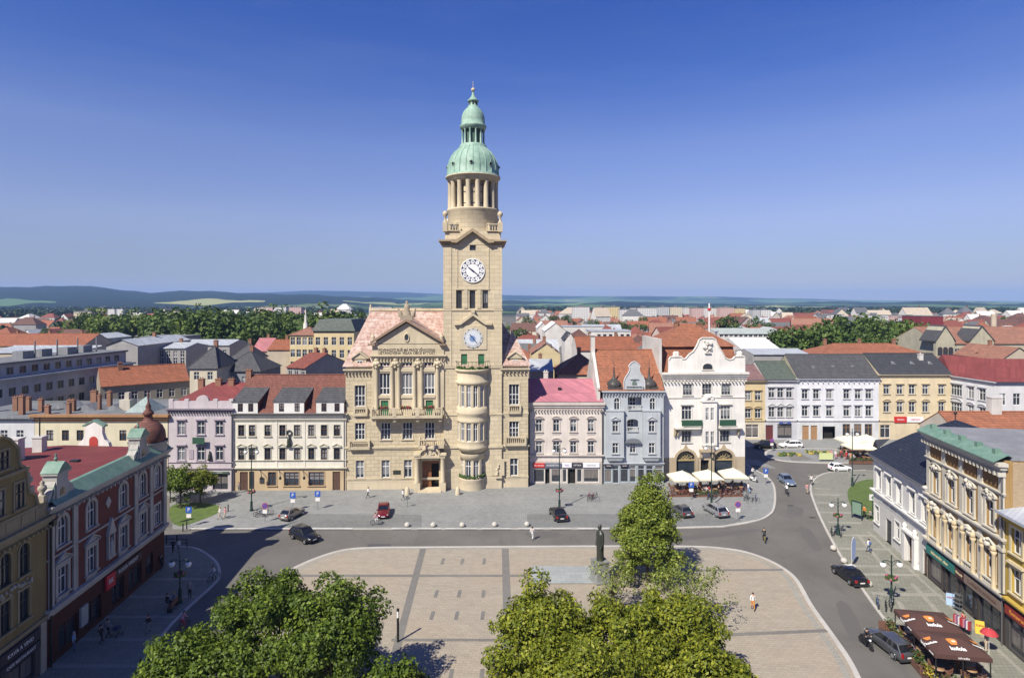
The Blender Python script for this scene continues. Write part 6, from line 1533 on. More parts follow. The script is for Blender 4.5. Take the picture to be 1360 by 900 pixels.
for u in n4:
    for d in (-1.1, 1.1): pass
    mb = MB(); mb.box(u-1.1, u+1.1, -.06, .02, 14.0, 15.3); ON.part(mb, 'attic_panel', P('brown_panel', (.22, .125, .055), .3))
    mb = MB()
    for i in range(8): mb.ball((u+rng.uniform(-.45, .45), -.2, 13.0+rng.uniform(-.3, .35)), rng.uniform(.12, .24), 7, 5)
    ON.part(mb, 'stucco_head', TR)
    mb = MB()
    for i in range(9): mb.ball((u+rng.uniform(-.5, .5), -.3, 8.55+rng.uniform(-.25, .4)), rng.uniform(.14, .26), 7, 5)
    ON.part(mb, 'stucco_head', TR)
    mb = MB(); balustrade(mb, u-1.1, u+1.1, -.35, 4.76, 5.35, step=.28, w=.14); ON.part(mb, 'balustrade', TR)
mb = MB(); mb.box(0, ON.W, .5, 16, 16.6, 17.0); ON.part(mb, 'roof', P('grey_flat_roof', (.24, .245, .26), .5))
mb = MB(); mb.box(ON.W-.02, ON.W+.03, .6, 15.9, 12.5, 16.55); ON.part(mb, 'side_gable', ashlar('bare_brick_side', (.45, .34, .22), .3, .12, .8, .02))
ON.chimney(5.0, 11.5, 17, 20.2, 1.5, .8, WCH, 0); ON.chimney(9.0, 9.5, 17, 18.6, .7, .6, CB)
ON.sign(.2, 5.9, 3.05, 3.95, K('teal_sign', (.02, .16, .14)), 'Salamander obuv', .5, K('sign_gold', (.6, .5, .3)), y=-.14); ON.sign(6.0, 7.6, 3.05, 3.95, K('maroon_sign', (.06, .02, .025)), 'klenoty', .4, K('sign_gold', (.6, .5, .3)), y=-.12); ON.sign(7.7, 13.5, 3.05, 3.95, K('brown_grey_sign', (.20, .15, .12)), 'ZLATNICTVI MORAVIA', .45, W_BROWN, y=-.14)
ON.pipe(ON.W-.1, 0, 16.3, y=-.2); mb = MB(); mb.box(9.7, 12.9, .3, .34, .5, 1.2); ON.part(mb, 'window_display', K('yellow_display', (.55, .48, .05)))
# yellow house cut by the right edge
a3 = a2+dr*13.8
YE = House('yellow_ochre_house', 'yellow ochre house with white windows cut by the right edge, grey tin roof', 'house', a3.x, a3.y, rzr, 12, 14, 12.2, [P('dark_shop_grey', (.09, .085, .08)), P('deep_yellow', (.47, .335, .07), .3)], (4.3,))
TR = P('yellow_trim', (.58, .50, .33), .3)
for z0 in (5.4, 8.9): YE.win([1.55, 4.4, 7.3], z0, 1.4, 2.2, nx=2, sur=dict(mat=TR, tw=.24, hood='flat' if z0 < 6 else None, pr=.1), rev=.3)
YE.win([1.9, 5.6], .4, 2.8, 2.6, nx=2, trans=.75, fmat=W_DARK, gmat=G_SHOP, name='shop_window'); YE.finish()
for z0, z1, p in ((4.3, 4.75, .45), (11.4, 12.2, .6)): mb = MB(); cornice(mb, 0, YE.W, z0, z1, p); YE.part(mb, 'cornice' if z0 > 9 else 'string_course', P('deep_yellow', (.47, .335, .07), .3))
mb = MB(); mb.add([(-.1, -.75, 12.22), (12, -.75, 12.22), (12, 6, 13.6), (-.1, 6, 13.6), (-.1, 14, 12.4), (12, 14, 12.4)], [(0, 1, 2, 3), (3, 2, 5, 4)]); mb.box(-.1, 12, -.82, -.7, 12.05, 12.3); YE.part(mb, 'roof', seam('pale_grey_tin', (.42, .45, .50), rough=.4))
YE.sign(.3, 3.8, 3.3, 4.1, K('sign_darkred', (.25, .03, .02)), 'Restaurace', .5, K('sign_orange', (.6, .25, .05)), y=-.14)
# low orange-red wing behind these houses
LW = House('orange_roof_wing', 'long low building with orange tiled roof behind the slate-roofed house', 'house', 69, 93, 0, 34, 9, 10.3, [P('wing_wall', (.5, .45, .38))]); LW.finish(); LW.gable_roof(2.9, M_ORTILE); LW.chimney(9, 4.5, 11, 15.6, 1.6, 1.2, WCH, 0)
# ------------------------------------------------------------------ trees
def leaf_mesh(name, pos, nrm, size, seed, mat, asp=0.62):
    """one small pointed leaf face per position, facing roughly along nrm"""
    r = np.random.default_rng(seed); k = len(pos)
    n_ = nrm+r.normal(0, .55, (k, 3)); n_ /= np.linalg.norm(n_, axis=1)[:, None]+1e-9
    t = r.normal(0, 1, (k, 3)); t -= (t*n_).sum(1)[:, None]*n_; t /= np.linalg.norm(t, axis=1)[:, None]+1e-9
    b_ = np.cross(n_, t); s = size*r.uniform(.45, 1.65, (k, 1))
    v = np.empty((k, 4, 3)); v[:, 0] = pos-t*s*.5; v[:, 1] = pos+b_*s*asp*.5+t*s*.05; v[:, 2] = pos+t*s*.5-n_*s*.12; v[:, 3] = pos-b_*s*asp*.5+t*s*.05
    me = bpy.data.meshes.new(name); me.vertices.add(k*4); me.vertices.foreach_set('co', v.reshape(-1))
    me.loops.add(k*4); me.loops.foreach_set('vertex_index', np.arange(k*4, dtype=np.int32))
    me.polygons.add(k); me.polygons.foreach_set('loop_start', np.arange(0, k*4, 4, dtype=np.int32)); me.polygons.foreach_set('loop_total', np.full(k, 4, dtype=np.int32))
    me.materials.append(mat); me.update(calc_edges=True); return me
def crown_points(r, rx, ry, rz_, n_cl, per, cl_r, shell=.55, top=1.0, cone=0.0, up=.72):
    """leaf positions in clumps through an ellipsoid, with gaps between clumps"""
    P_, N_ = [], []; C = []
    for i in range(n_cl):
        d = r.normal(0, 1, 3); d /= np.linalg.norm(d); d[2] = abs(d[2])*top if r.random() < up else d[2]
        q = d*(shell+(1-shell)*r.random()**.6)*(1+.18*r.normal())
        c_ = q*np.array([rx, ry, rz_]); f_ = 1-cone*max(0, min(1, (c_[2]/rz_+.75)/1.75))**1.3; c_[:2] *= f_; C.append(c_); cr = cl_r*r.uniform(.6, 1.35); k = int(per*(cr/cl_r)**2)
        o = r.normal(0, 1, (k, 3)); o /= np.linalg.norm(o, axis=1)[:, None]; o *= (cr*r.uniform(.35, 1.05, (k, 1))**.6); o[:, 2] *= .75
        P_.append(c_+o); nn = o/cr+d*.5+np.array([0, 0, .45]); N_.append(nn/np.linalg.norm(nn, axis=1)[:, None])
    return np.concatenate(P_), np.concatenate(N_), C
M_BARK, nt, b = _nt('bark'); n = N(nt); v = n.coord()
n.l(n.ramp(n.noise(n.mapping(v, (6, 6, 1)), 1.0, 5, .7), [(.3, (.045, .035, .026)), (.7, (.13, .10, .075))]), b.inputs['Base Color']); b.inputs['Roughness'].default_value = .95
def trunk_mesh(h0, r0, tips, seed, lean=(0, 0)):
    mb = MB(); r = random.Random(seed); top = Vector((lean[0], lean[1], h0))
    mb.tube((0, 0, -.2), top*.5, r0*1.15, r0*.85, 8); mb.tube(top*.5, top, r0*.85, r0*.6, 8)
    for t in tips:
        t = Vector(t); s_ = top*r.uniform(.55, 1.0); m_ = s_.lerp(t, .5)+Vector((r.uniform(-.3, .3), r.uniform(-.3, .3), .25))
        mb.tube(s_, m_, r0*.38, r0*.22, 5, caps=False); mb.tube(m_, t, r0*.22, r0*.06, 5, caps=False)
    return mb
def tree(name, label, loc, h, rx, ry, crown_h, mat, n_cl, per, cl_r, leaf, seed, r0=.2, group=None, shell=.55, cone=0.0, rz=0, up=.72):
    r = np.random.default_rng(seed); root = thing(name, label, 'tree', loc, rz, group)
    p, n_, C = crown_points(r, rx, ry, crown_h/2, n_cl, per, cl_r, shell, 1.0, cone, up)
    cz_ = h-crown_h/2; p[:, 2] += cz_
    keep = p[:, 2] > h*.10; p, n_ = p[keep], n_[keep]
    tips = [(c_[0]*.9, c_[1]*.9, c_[2]*.9+cz_) for c_ in C[::max(1, len(C)//(26 if leaf < .4 else 7))]]
    trunk_mesh(cz_-crown_h*.15, r0, tips, seed).build('trunk', M_BARK, root)
    link('crown', leaf_mesh('crown', p, n_, leaf, seed, mat), root); return root
F_MAPLE = foliage('maple_leaves', (.062, .102, .010), (.165, .225, .022)); F_MAPLE2 = foliage('maple_leaves_light', (.12, .15, .011), (.29, .30, .028)); F_LIME = foliage('lime_leaves', (.12, .165, .018), (.27, .31, .045)); F_SPARSE = foliage('thin_leaves', (.14, .18, .035), (.28, .31, .075))
F_PARK = [foliage('park_dark', (.04, .078, .016), (.10, .15, .032), .2), foliage('park_mid', (.06, .105, .02), (.13, .185, .036), .2), foliage('park_light', (.085, .135, .022), (.18, .23, .045), .2)]
FG = [  # label, column of the crown centre, depth, top row, radius, material, clumps, seed
    ('large maple tree at the bottom left, the tallest of its trio', 352, 46.5, 757, 4.3, F_MAPLE, 1),
    ('dark maple tree at the bottom left, between its two neighbours and the black post', 440, 45.0, 774, 3.7, F_MAPLE, 2),
    ('small low maple at the left foot of the black post', 520, 42.0, 876, 2.3, F_MAPLE, 3),
    ('spreading maple at the far left of the bottom row, beside the shaded street', 262, 43.5, 836, 4.3, F_MAPLE, 4),
    ('yellow-green maple at the bottom centre, left of the centre group', 715, 46.5, 778, 3.9, F_MAPLE2, 5),
    ('darker maple at the bottom centre, in the middle of the centre group', 812, 44.5, 792, 4.3, F_MAPLE2, 6),
    ('broad maple at the bottom centre, nearest the right-hand road', 893, 46.0, 783, 4.3, F_MAPLE2, 7),
    ('low maple at the bottom of the centre group, partly below the picture edge', 770, 40.0, 850, 4.6, F_MAPLE2, 8),
    ('low maple at the bottom right of the centre group', 935, 42.0, 850, 3.4, F_MAPLE2, 9)]
for lab, px, d, top, rad, mat, sd in FG:
    x, zt = at(px, top, d); zt -= .95; rad *= .9; ch = zt*.93
    tree('maple_tree', lab, (x, d, .08), zt-.3, rad, rad, ch, mat, 98, 300, 1.0, .225, 100+sd, .22, 'maples in the foreground of the plaza', .7)
tree('lime_tree', 'tall bright green conical tree just right of the statue', (14.9, 66.2, .08), at(0, 642, 66.2)[1]-.2, 3.9, 3.6, 11.3, F_LIME, 185, 210, .95, .23, 121, .2, None, .55, .62, 0, .45)
_x = at(905, 0, 58)[0]; tree('maple_sapling', 'thin sparse tree with visible branches right of the bright conical tree', (_x, 57.0, .08), at(0, 752, 57)[1], 3.9, 3.4, 6.6, F_SPARSE, 70, 46, .85, .22, 131, .13, None, .5)
tree('maple_sapling', 'thin sparse young tree in front of the statue pedestal', (at(812, 0, 60)[0], 59.5, .08), at(0, 741, 59.5)[1], 2.1, 2.0, 5.4, F_SPARSE, 34, 36, .75, .22, 132, .1, None, .5)
for px, py, h, rad, sd, lab in ((240, 676, 5.6, 2.5, 41, 'low bushy tree on the lawn at the corner, nearest the maroon house'), (266, 668, 5.0, 2.2, 42, 'low bushy tree on the lawn by the lilac house shop'), (226, 668, 5.2, 2.0, 43, 'low bushy tree half behind the maroon house corner')):
    x, d = G(px, py); tree('bushy_tree', lab, (x, d, .1), h, rad, rad, h*.82, F_MAPLE2 if sd == 42 else F_MAPLE, 60, 70, .7, .26, sd, .1, 'trees on the corner lawn')
# trees of the town and the parks
TB = []
for i in range(7):
    r = np.random.default_rng(500+i); hh = 10.0; p, n_, C = crown_points(r, 3.9, 3.9, 4.3, 34, 42, 1.25, .5); p[:, 2] += 5.6
    TB.append((leaf_mesh('crown', p, n_, .62, 600+i, F_PARK[i % 3]), trunk_mesh(4.2, .25, [tuple(c_*.8+np.array([0, 0, 5.6])) for c_ in C[::6]], i).mesh('trunk', [M_BARK])))
def bg_tree(px, d, h, w_, kind, label, group, base=0):
    cr, tr = TB[kind]; x = (px-CX)*d/FPX
    o = thing('park_tree' if 'park' in group else 'town_tree', label, 'tree', (x, d, base), rng.random()*6.28, group)
    k = h/10.0; o.scale = (k*w_, k*w_, k)
    link('crown', cr, o); link('trunk', tr, o); return o
tone = ['dark green', 'mid green', 'light green']
def sz(h): return 'tall' if h > 22 else 'medium' if h > 14 else 'small'
for i in range(46):
    px = 118+(i*37 % 350)+rng.uniform(-6, 6); d = rng.uniform(265, 390); top = 411+abs(px-250)*.02+rng.uniform(-5, 14)
    if px < 190: d = rng.uniform(330, 400); top = 417+rng.uniform(-3, 10)
    h = CAMH-(top-HY)*d/FPX; k = rng.choice((0, 1, 2, 3, 4, 1, 2))
    bg_tree(px, d, h, rng.uniform(.85, 1.2), k, f'{sz(h)} {tone[k % 3]} tree in the left park wood, '+('left end' if px < 200 else 'middle' if px < 330 else 'right end'), 'trees of the left park')
for i in range(30):
    px = 1046+(i*53 % 196)+rng.uniform(-4, 4); d = rng.uniform(205, 300); top = 424+rng.uniform(-4, 22)+(8 if px < 1080 else 0)
    h = CAMH-(top-HY)*d/FPX; k = rng.choice((0, 1, 2, 3, 4, 1))
    bg_tree(px, d, max(8, h), rng.uniform(.75, 1.0), k, f'{sz(h)} {tone[k % 3]} tree in the right-hand park, '+('left end' if px < 1110 else 'middle' if px < 1180 else 'right end'), 'trees of the right park')
for px, py, d, h in ((367, 470, 128, 10.5), (395, 484, 140, 7), (712, 440, 230, 15), (738, 462, 170, 11), (690, 432, 330, 16), (820, 425, 420, 18), (905, 428, 330, 17), (888, 432, 300, 15), (965, 424, 360, 22), (980, 428, 340, 17), (925, 426, 420, 16), (1005, 420, 520, 18), (1020, 423, 480, 15), (1090, 424, 520, 17), (855, 420, 560, 17), (790, 423, 520, 15), (752, 420, 600, 18), (735, 418, 620, 17), (700, 420, 640, 16), (60, 425, 420, 13), (20, 428, 400, 12), (95, 426, 430, 14), (40, 436, 330, 10), (80, 440, 300, 11), (1230, 424, 480, 15), (1262, 420, 560, 15), (1335, 418, 620, 16), (1300, 421, 560, 12), (470, 420, 420, 17), (478, 412, 700, 16), (440, 410, 640, 22), (420, 412, 560, 18), (1150, 418, 560, 18), (1115, 417, 640, 18), (675, 424, 520, 12), (1060, 442, 230, 11), (1048, 452, 190, 9), (1095, 450, 190, 10))+tuple((rng.uniform(692, 1060), 0, rng.uniform(190, 640), rng.uniform(8, 15)) for _ in range(46)):
    k = rng.randrange(5); where = 'left of the town hall' if px < 600 else 'right of the clock tower' if px < 880 else 'behind the white gabled house' if px < 1010 else 'on the right skyline'
    bg_tree(px, d, h, rng.uniform(.8, 1.15), k, f'{sz(h)} {tone[k % 3]} tree '+('between near roofs ' if d < 260 else 'among farther roofs ' if d < 480 else 'among distant roofs ')+where, 'trees among the roofs')
# far woods read as one mass
def wood(name, x0, x1, d0, d1, cnt, hgt, seed, mat):
    r = np.random.default_rng(seed); px = r.uniform(x0, x1, cnt); d = r.uniform(d0, d1, cnt)
    g = np.array([terr(a, q) for a, q in zip(px, d)]); P_, N_ = [], []
    for a, q, z in zip(px, d, g):
        k = 34; o = r.normal(0, 1, (k, 3)); o /= np.linalg.norm(o, axis=1)[:, None]; o[:, 2] = abs(o[:, 2]); s = hgt*r.uniform(.7, 1.2)
        P_.append(np.array([(a-CX)*q/FPX, q, z+s*.35])+o*np.array([s*.55, s*.55, s*.65])); N_.append(o)
    tag(link(name, leaf_mesh(name, np.concatenate(P_), np.concatenate(N_), hgt*.5, seed, mat, .9)), kind='stuff')
F_FAR = foliage('far_wood_leaves', (.02, .04, .012), (.05, .08, .02), .1)
wood('far_wood', 1040, 1400, 1000, 2100, 700, 14, 1, F_FAR); wood('far_wood', 690, 1040, 1150, 2300, 600, 14, 2, F_FAR); wood('far_wood', -60, 480, 900, 2300, 800, 14, 3, F_FAR); wood('town_greenery', 690, 1380, 450, 1000, 170, 9, 4, F_FAR); wood('town_greenery', -40, 480, 480, 900, 110, 10, 5, F_FAR)
# ------------------------------------------------------------------ the town beyond the square
WALLC = {'cream': (.58, .52, .40), 'white': (.62, .60, .56), 'beige': (.48, .41, .32), 'pale yellow': (.60, .50, .30), 'grey': (.34, .33, .32), 'pinkish': (.52, .42, .38)}
ROOFC = {'orange': tiles('town_orange', (.34, .115, .055)), 'red': tiles('town_red', (.26, .075, .05)), 'brown': tiles('town_brown', (.16, .075, .055)), 'grey': tiles('town_grey', (.15, .15, .155)), 'pale tin': seam('town_tin', (.42, .44, .46), rough=.5), 'salmon': tiles('town_salmon', (.36, .17, .11))}
WALLM = {k: P('town_'+k.replace(' ', '_'), c, .35) for k, c in WALLC.items()}
def bg(name, label, x0, x1, ye, yr, d, dep, wall, roof, kind='gable', rows=(), cols=0, ww=1.1, wh=1.7, cat='house', rz=0, chim=0, base=0, group=None):
    ax = (x0-CX)*d/FPX; W_ = (x1-x0)*d/FPX; H_ = CAMH-(ye-HY)*d/FPX
    h = House(name, label, cat, ax, d, rz, W_, dep, H_, [wall if not isinstance(wall, str) else WALLM[wall]], group=group)
    if cols:
        for yv in rows: h.win([W_*(i+.5)/cols for i in range(cols)], CAMH-(yv-HY)*d/FPX-wh/2, ww, wh, nx=2, trans=.6 if d < 190 else 0, gmat=G_DARK, fmat=W_WHITE if d < 250 else W_BROWN)
    h.finish(); rise = CAMH-(yr-HY)*(d+dep/2)/FPX-H_; rm = roof if not isinstance(roof, str) else ROOFC[roof]
    if kind == 'gable': h.gable_roof(max(.4, rise), rm)
    elif kind == 'hip': h.hip_roof(max(.4, rise), rm)
    elif kind == 'front':     # gable turned to the square
        mb = MB(); mb.add([(-.3, -.3, H_), (W_/2, -.3, H_+rise), (W_+.3, -.3, H_), (-.3, dep, H_), (W_/2, dep, H_+rise), (W_+.3, dep, H_)], [(0, 1, 4, 3), (1, 2, 5, 4)]); h.part(mb, 'roof', rm)
        mb = MB(); mb.add([(0, 0, H_-.02), (W_, 0, H_-.02), (W_/2, 0, H_+rise-.15)], [(0, 1, 2)]); h.part(mb, 'gable_wall', h.mats[0])
    else:
        mb = MB(); mb.box(-.2, W_+.2, -.2, dep, H_, H_+.35); h.part(mb, 'roof', rm)
    for i in range(chim): h.chimney(W_*(i+.6)/(chim+.2), dep*.55, H_+max(0, rise)*.5, H_+max(0, rise)+1.2, .8, .6, CB, 1)
    return h
# left: long grey office block in two tiers, orange-roofed house, grey roofs, yellow school
M_OFFICE = P('office_grey', (.40, .40, .41), .4)
OB = House('grey_office_block', 'long grey flat-roofed office block with two rows of dark windows at the left', 'office block', -99.5, 112, R(83), 39, 14, 15.6, [M_OFFICE])
for z0 in (9.0, 12.4): OB.win([1.5+i*2.75 for i in range(14)], z0, 1.5, 1.7, nx=2, trans=0, gmat=G_DARK, fmat=M_GREYMETAL)
OB.finish(); mb = MB(); mb.box(-.3, 39.3, -.5, 14, 15.6, 16.0); OB.part(mb, 'roof', P('pale_flat_roof', (.42, .43, .44), .5))
up = MB(); hl = [(2.5+i*2.75, 16.5, 1.5, 1.5, 0) for i in range(13)]; wall_grid(up, .5, 38.5, 16, 18.6, hl, 1.6, .2)
for x in (.5, 38.5): up.quad((x, 1.6, 16), (x, 13, 16), (x, 13, 18.6), (x, 1.6, 18.6))
ua = OB.part(up, 'upper_storey', M_OFFICE); fr, gl = win_meshes(1.5, 1.5, 0, 2, 0, M_GREYMETAL, G_DARK)
for q in hl: o = link('window', fr, ua); o.location = (q[0], 1.6, q[1]); link('pane', gl, o)
mb = MB(); mb.box(.2, 38.8, 1.2, 13.4, 18.6, 19.0); OB.part(mb, 'roof', M_FLAT)
for i in range(4):
    mb = MB(); x = 14+i*5.5; mb.box(x, x+2.6, 5+i % 2, 7.5, 19, 20.6); mb.tube((x+3.3, 5.5, 19), (x+3.3, 5.5, 22.5), .18, n=6); OB.part(mb, 'roof_plant', M_LEAD)
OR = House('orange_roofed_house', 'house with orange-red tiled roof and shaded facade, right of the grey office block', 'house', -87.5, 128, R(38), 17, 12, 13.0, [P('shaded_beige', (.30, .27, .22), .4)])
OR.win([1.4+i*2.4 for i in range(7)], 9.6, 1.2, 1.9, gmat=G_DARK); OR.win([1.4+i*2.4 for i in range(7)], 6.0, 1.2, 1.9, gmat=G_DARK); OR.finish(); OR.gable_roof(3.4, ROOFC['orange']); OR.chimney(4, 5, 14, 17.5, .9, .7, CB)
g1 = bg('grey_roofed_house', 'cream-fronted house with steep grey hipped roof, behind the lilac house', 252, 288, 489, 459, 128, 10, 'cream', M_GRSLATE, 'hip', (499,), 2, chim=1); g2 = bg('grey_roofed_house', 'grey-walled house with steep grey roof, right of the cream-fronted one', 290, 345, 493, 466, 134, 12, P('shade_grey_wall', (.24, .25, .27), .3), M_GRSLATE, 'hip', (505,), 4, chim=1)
bg('grey_roofed_house', 'small house with pointed grey roof and white eave, left of the pink tin roof', 306, 337, 477, 456, 160, 9, 'white', M_GRSLATE, 'hip', chim=1)
bg('long_orange_roof_house', 'long low house with orange-red roof at the left edge, behind the office block', -30, 112, 459, 443, 215, 16, 'beige', 'orange', 'gable', chim=3)
bg('tin_roofed_hall', 'wide hall with shallow pale tin roof, just above the grey office block', -20, 104, 468, 459, 172, 20, 'beige', 'pale tin', 'gable', cat='hall')
bg('white_gabled_hall', 'white hall with pale bluish gable roof left of the park trees', 104, 143, 449, 442, 255, 16, 'white', 'pale tin', 'front', cat='hall')
bg('concrete_gable_house', 'grey-beige house with a large blank gable, behind the office block roof', 141, 183, 459, 447, 158, 26, 'grey', 'pale tin', 'front', chim=1)
bg('grey_workshop', 'low dark grey building with flat felt roof below the park trees', 186, 240, 448, 444, 235, 15, 'grey', M_FLAT, 'flat', cat='workshop')
bg('tin_roofed_house', 'grey house with pale tin roof and a few windows, behind the orange-roofed house', 200, 247, 462, 455, 168, 12, 'grey', 'pale tin', 'gable', (470, 479), 5, chim=1)
bg('tin_roofed_house', 'grey-walled long house with sloping pale tin roof, below the park trees', 240, 305, 458, 451, 186, 13, 'grey', 'pale tin', 'gable', (468,), 5); bg('pink_tin_house', 'house with dusty pink tin roof in front of the park trees', 334, 357, 466, 449, 190, 12, 'beige', seam('dusty_pink_tin', (.42, .17, .17)), 'gable', chim=1)
bg('orange_attic_house', 'brown house with orange roof and one white attic window, left of the yellow school', 355, 387, 464, 451, 178, 11, 'beige', 'orange', 'gable', chim=1); rh = bg('red_gable_house', 'grey house with red tiled gable roof, in front of the yellow school', 381, 414, 487, 468, 138, 14, 'grey', 'red', 'gable', (492,), 3, chim=2, rz=R(-25))
M_SCH = P('school_yellow', (.62, .51, .30), .3)
SC = bg('yellow_school', 'pale yellow four-storey school with green-grey mansard roof left of the town hall', 417, 470, 441, 431, 172, 16, M_SCH, tiles('green_grey_mansard', (.13, .15, .13)), 'flat', (453, 470, 486), 5, 1.3, 2.3, cat='school')
mb = MB(); mb.frus(-.5, SC.W+.5, -.5, 16, SC.H+.35, SC.H+3.6, 1.6, 1.6); SC.part(mb, 'mansard_roof', tiles('green_grey_mansard', (.13, .15, .13)))
SL = bg('yellow_school_wing', 'lower left wing of the yellow school with four window columns and a red roof', 385, 416.5, 445, 434, 174, 14, M_SCH, 'salmon', 'hip', (453, 469, 485), 4, 1.3, 2.2, cat='school')
mb = MB(); x = SL.U(406, 7); mb.lathe([(.8, SL.H), (.7, SL.H+3), (.4, SL.H+3.5), (.35, SL.H+5.5), (.15, SL.H+6), (.3, SL.H+6.6), (.02, SL.H+7.6)], 8, (x, 7)); SL.part(mb, 'roof_statue', WALLM['white'])
# right: roofs behind the row
bg('cream_gable_house', 'cream-yellow house with a big blank gable, right of the town hall roof', 706, 744, 470, 453, 150, 14, 'pale yellow', 'salmon', 'front', chim=1); bg('tin_roofed_house', 'low house with pale grey tin roof just behind the pink roof', 703, 735, 492, 477, 128, 9, 'beige', 'pale tin', 'gable', chim=1)
bg('orange_hip_house', 'house with a broad orange hipped roof behind the pink-roofed house', 742, 806, 497, 469, 124, 13, 'cream', M_ORTILE, 'hip', chim=1); bg('long_orange_roof_house', 'long house with weathered orange roof behind the blue-grey house', 766, 846, 465, 447, 165, 14, 'white', 'orange', 'gable', chim=2)
bg('white_flat_block', 'white flat-roofed block with a window row, beyond the long weathered orange roof', 784, 838, 440, 433, 255, 14, 'white', 'pale tin', 'flat', (446,), 7, 1.4, 1.5, cat='building'); bg('white_flat_block', 'long low white block behind the cream gable house', 748, 812, 434, 431, 320, 14, 'white', 'pale tin', 'flat', cat='building')
bg('white_roofed_hall', 'hall with bright white sheet roof, right of the clock tower', 724, 752, 440, 427, 250, 26, 'white', P('white_sheet', (.68, .68, .68)), 'front', cat='hall'); bg('white_roofed_hall', 'small hall with white sheet roof, left of the larger white-roofed hall', 714, 728, 436, 427, 300, 22, 'white', P('white_sheet', (.68, .68, .68)), 'front', cat='hall')
bg('slate_gable_house', 'house with dark slate gable roof and white front, among the white halls', 750, 764, 452, 440, 185, 12, 'white', M_DKSLATE, 'front'); bg('mossy_gable_house', 'house with mossy brown gable roof behind the orange hipped roof', 760, 784, 450, 437, 205, 16, 'beige', 'brown', 'hip')
bg('market_hall', 'wide hall with pale green roof and a window strip, right of the white gabled house', 955, 1046, 443, 436, 238, 24, 'white', P('pale_green_sheet', (.40, .44, .41)), 'gable', (446,), 14, 1.3, 1.0, cat='hall'); bg('white_roofed_hall', 'low hall with white gabled sheet roof behind the lilac-grey house', 984, 1036, 463, 449, 178, 20, 'white', P('white_sheet', (.68, .68, .68)), 'gable', cat='hall')
bg('tin_roofed_hall', 'low shed with grey tin roof behind the pale blue house', 1000, 1075, 470, 463, 152, 12, 'grey', 'pale tin', 'gable', cat='hall')
bg('orange_roof_villa', 'long house with orange hipped roof and white chimneys, in front of the right-hand park', 1088, 1242, 474, 456, 160, 15, 'cream', M_ORTILE, 'hip', chim=3)
M_GSC = P('gabled_school_stone', (.43, .40, .30), .4)
GS = bg('gabled_school', 'large old school with two stepped front gables and orange roof at the right', 1246, 1420, 456, 434, 186, 22, M_GSC, ROOFC['salmon'], 'gable', (468, 480), 17, 1.5, 2.4, cat='school')
for x0, x1 in ((1243, 1268), (1288, 1320)):
    a, b_ = GS.U(x0, -1), GS.U(x1, -1); z1 = GS.V(434, None, -1); mb = MB(); zw = GS.H+.6
    mb.box(a, b_, -1.0, .1, 0, zw); mb.prism([(a, zw), (b_, zw), ((a+b_)/2+.5, z1), ((a+b_)/2-.5, z1)], -1.0, 6); g_ = GS.part(mb, 'front_gable', M_GSC)
    mb = MB()
    for s_ in (0, 1): p = [((a-.3, b_+.3)[s_], zw-.1), ((a-.3, b_+.3)[s_], zw+.3), ((a+b_)/2, z1+.5), ((a+b_)/2, z1)]; mb.prism(p if s_ == 0 else p[::-1], -1.2, 6.2)
    GS.part(mb, 'gable_roof', M_GRSLATE, g_); fr, gl = win_meshes(1.5, 2.6, 1, 2, .6, W_BROWN, G_DARK, .08, .02)
    for k in range(3):
        for z_ in (zw-4.2, zw-8.5): q = link('window', fr, g_); q.location = (a+(b_-a)*(k+.75)/3.5, -1.02, z_); link('pane', gl, q).location = (0, -.02, 0)
mb = MB(); mb.tube((GS.U(1320, 12), 12, GS.H), (GS.U(1320, 12), 12, GS.V(417, None, 12)), .9, .8, 10); GS.part(mb, 'smokestack', WALLM['beige'])
bg('tan_gable_house', 'house with a tan gable and chimney at the right edge, before the gabled school', 1330, 1376, 478, 458, 146, 16, 'beige', 'salmon', 'front', chim=1); bg('small_red_roof_house', 'small house with dark red roof under the gabled school', 1305, 1334, 484, 474, 150, 9, 'beige', 'red', 'gable', chim=1)
bg('maroon_cube_building', 'maroon box-shaped building standing above the right-hand park', 1224, 1253, 420, 419, 400, 20, P('maroon_cladding', (.20, .035, .045), .2), M_FLAT, 'flat', cat='building')
mast = thing('striped_mast', 'thin white mast rising behind the orange roof of the white gabled house', 'mast', (at(942, 0, 235)[0], 235, 0)); mb = MB(); mb.tube((0, 0, 0), (0, 0, 30.6), .42, .3, 8); mb.build('mast_pole', W_WHITE, mast); mb = MB(); mb.lathe([(.6, 27.8), (.7, 28.2), (.6, 28.7)], 10); mb.build('mast_collar', K('sign_red', (.5, .04, .06)), mast)
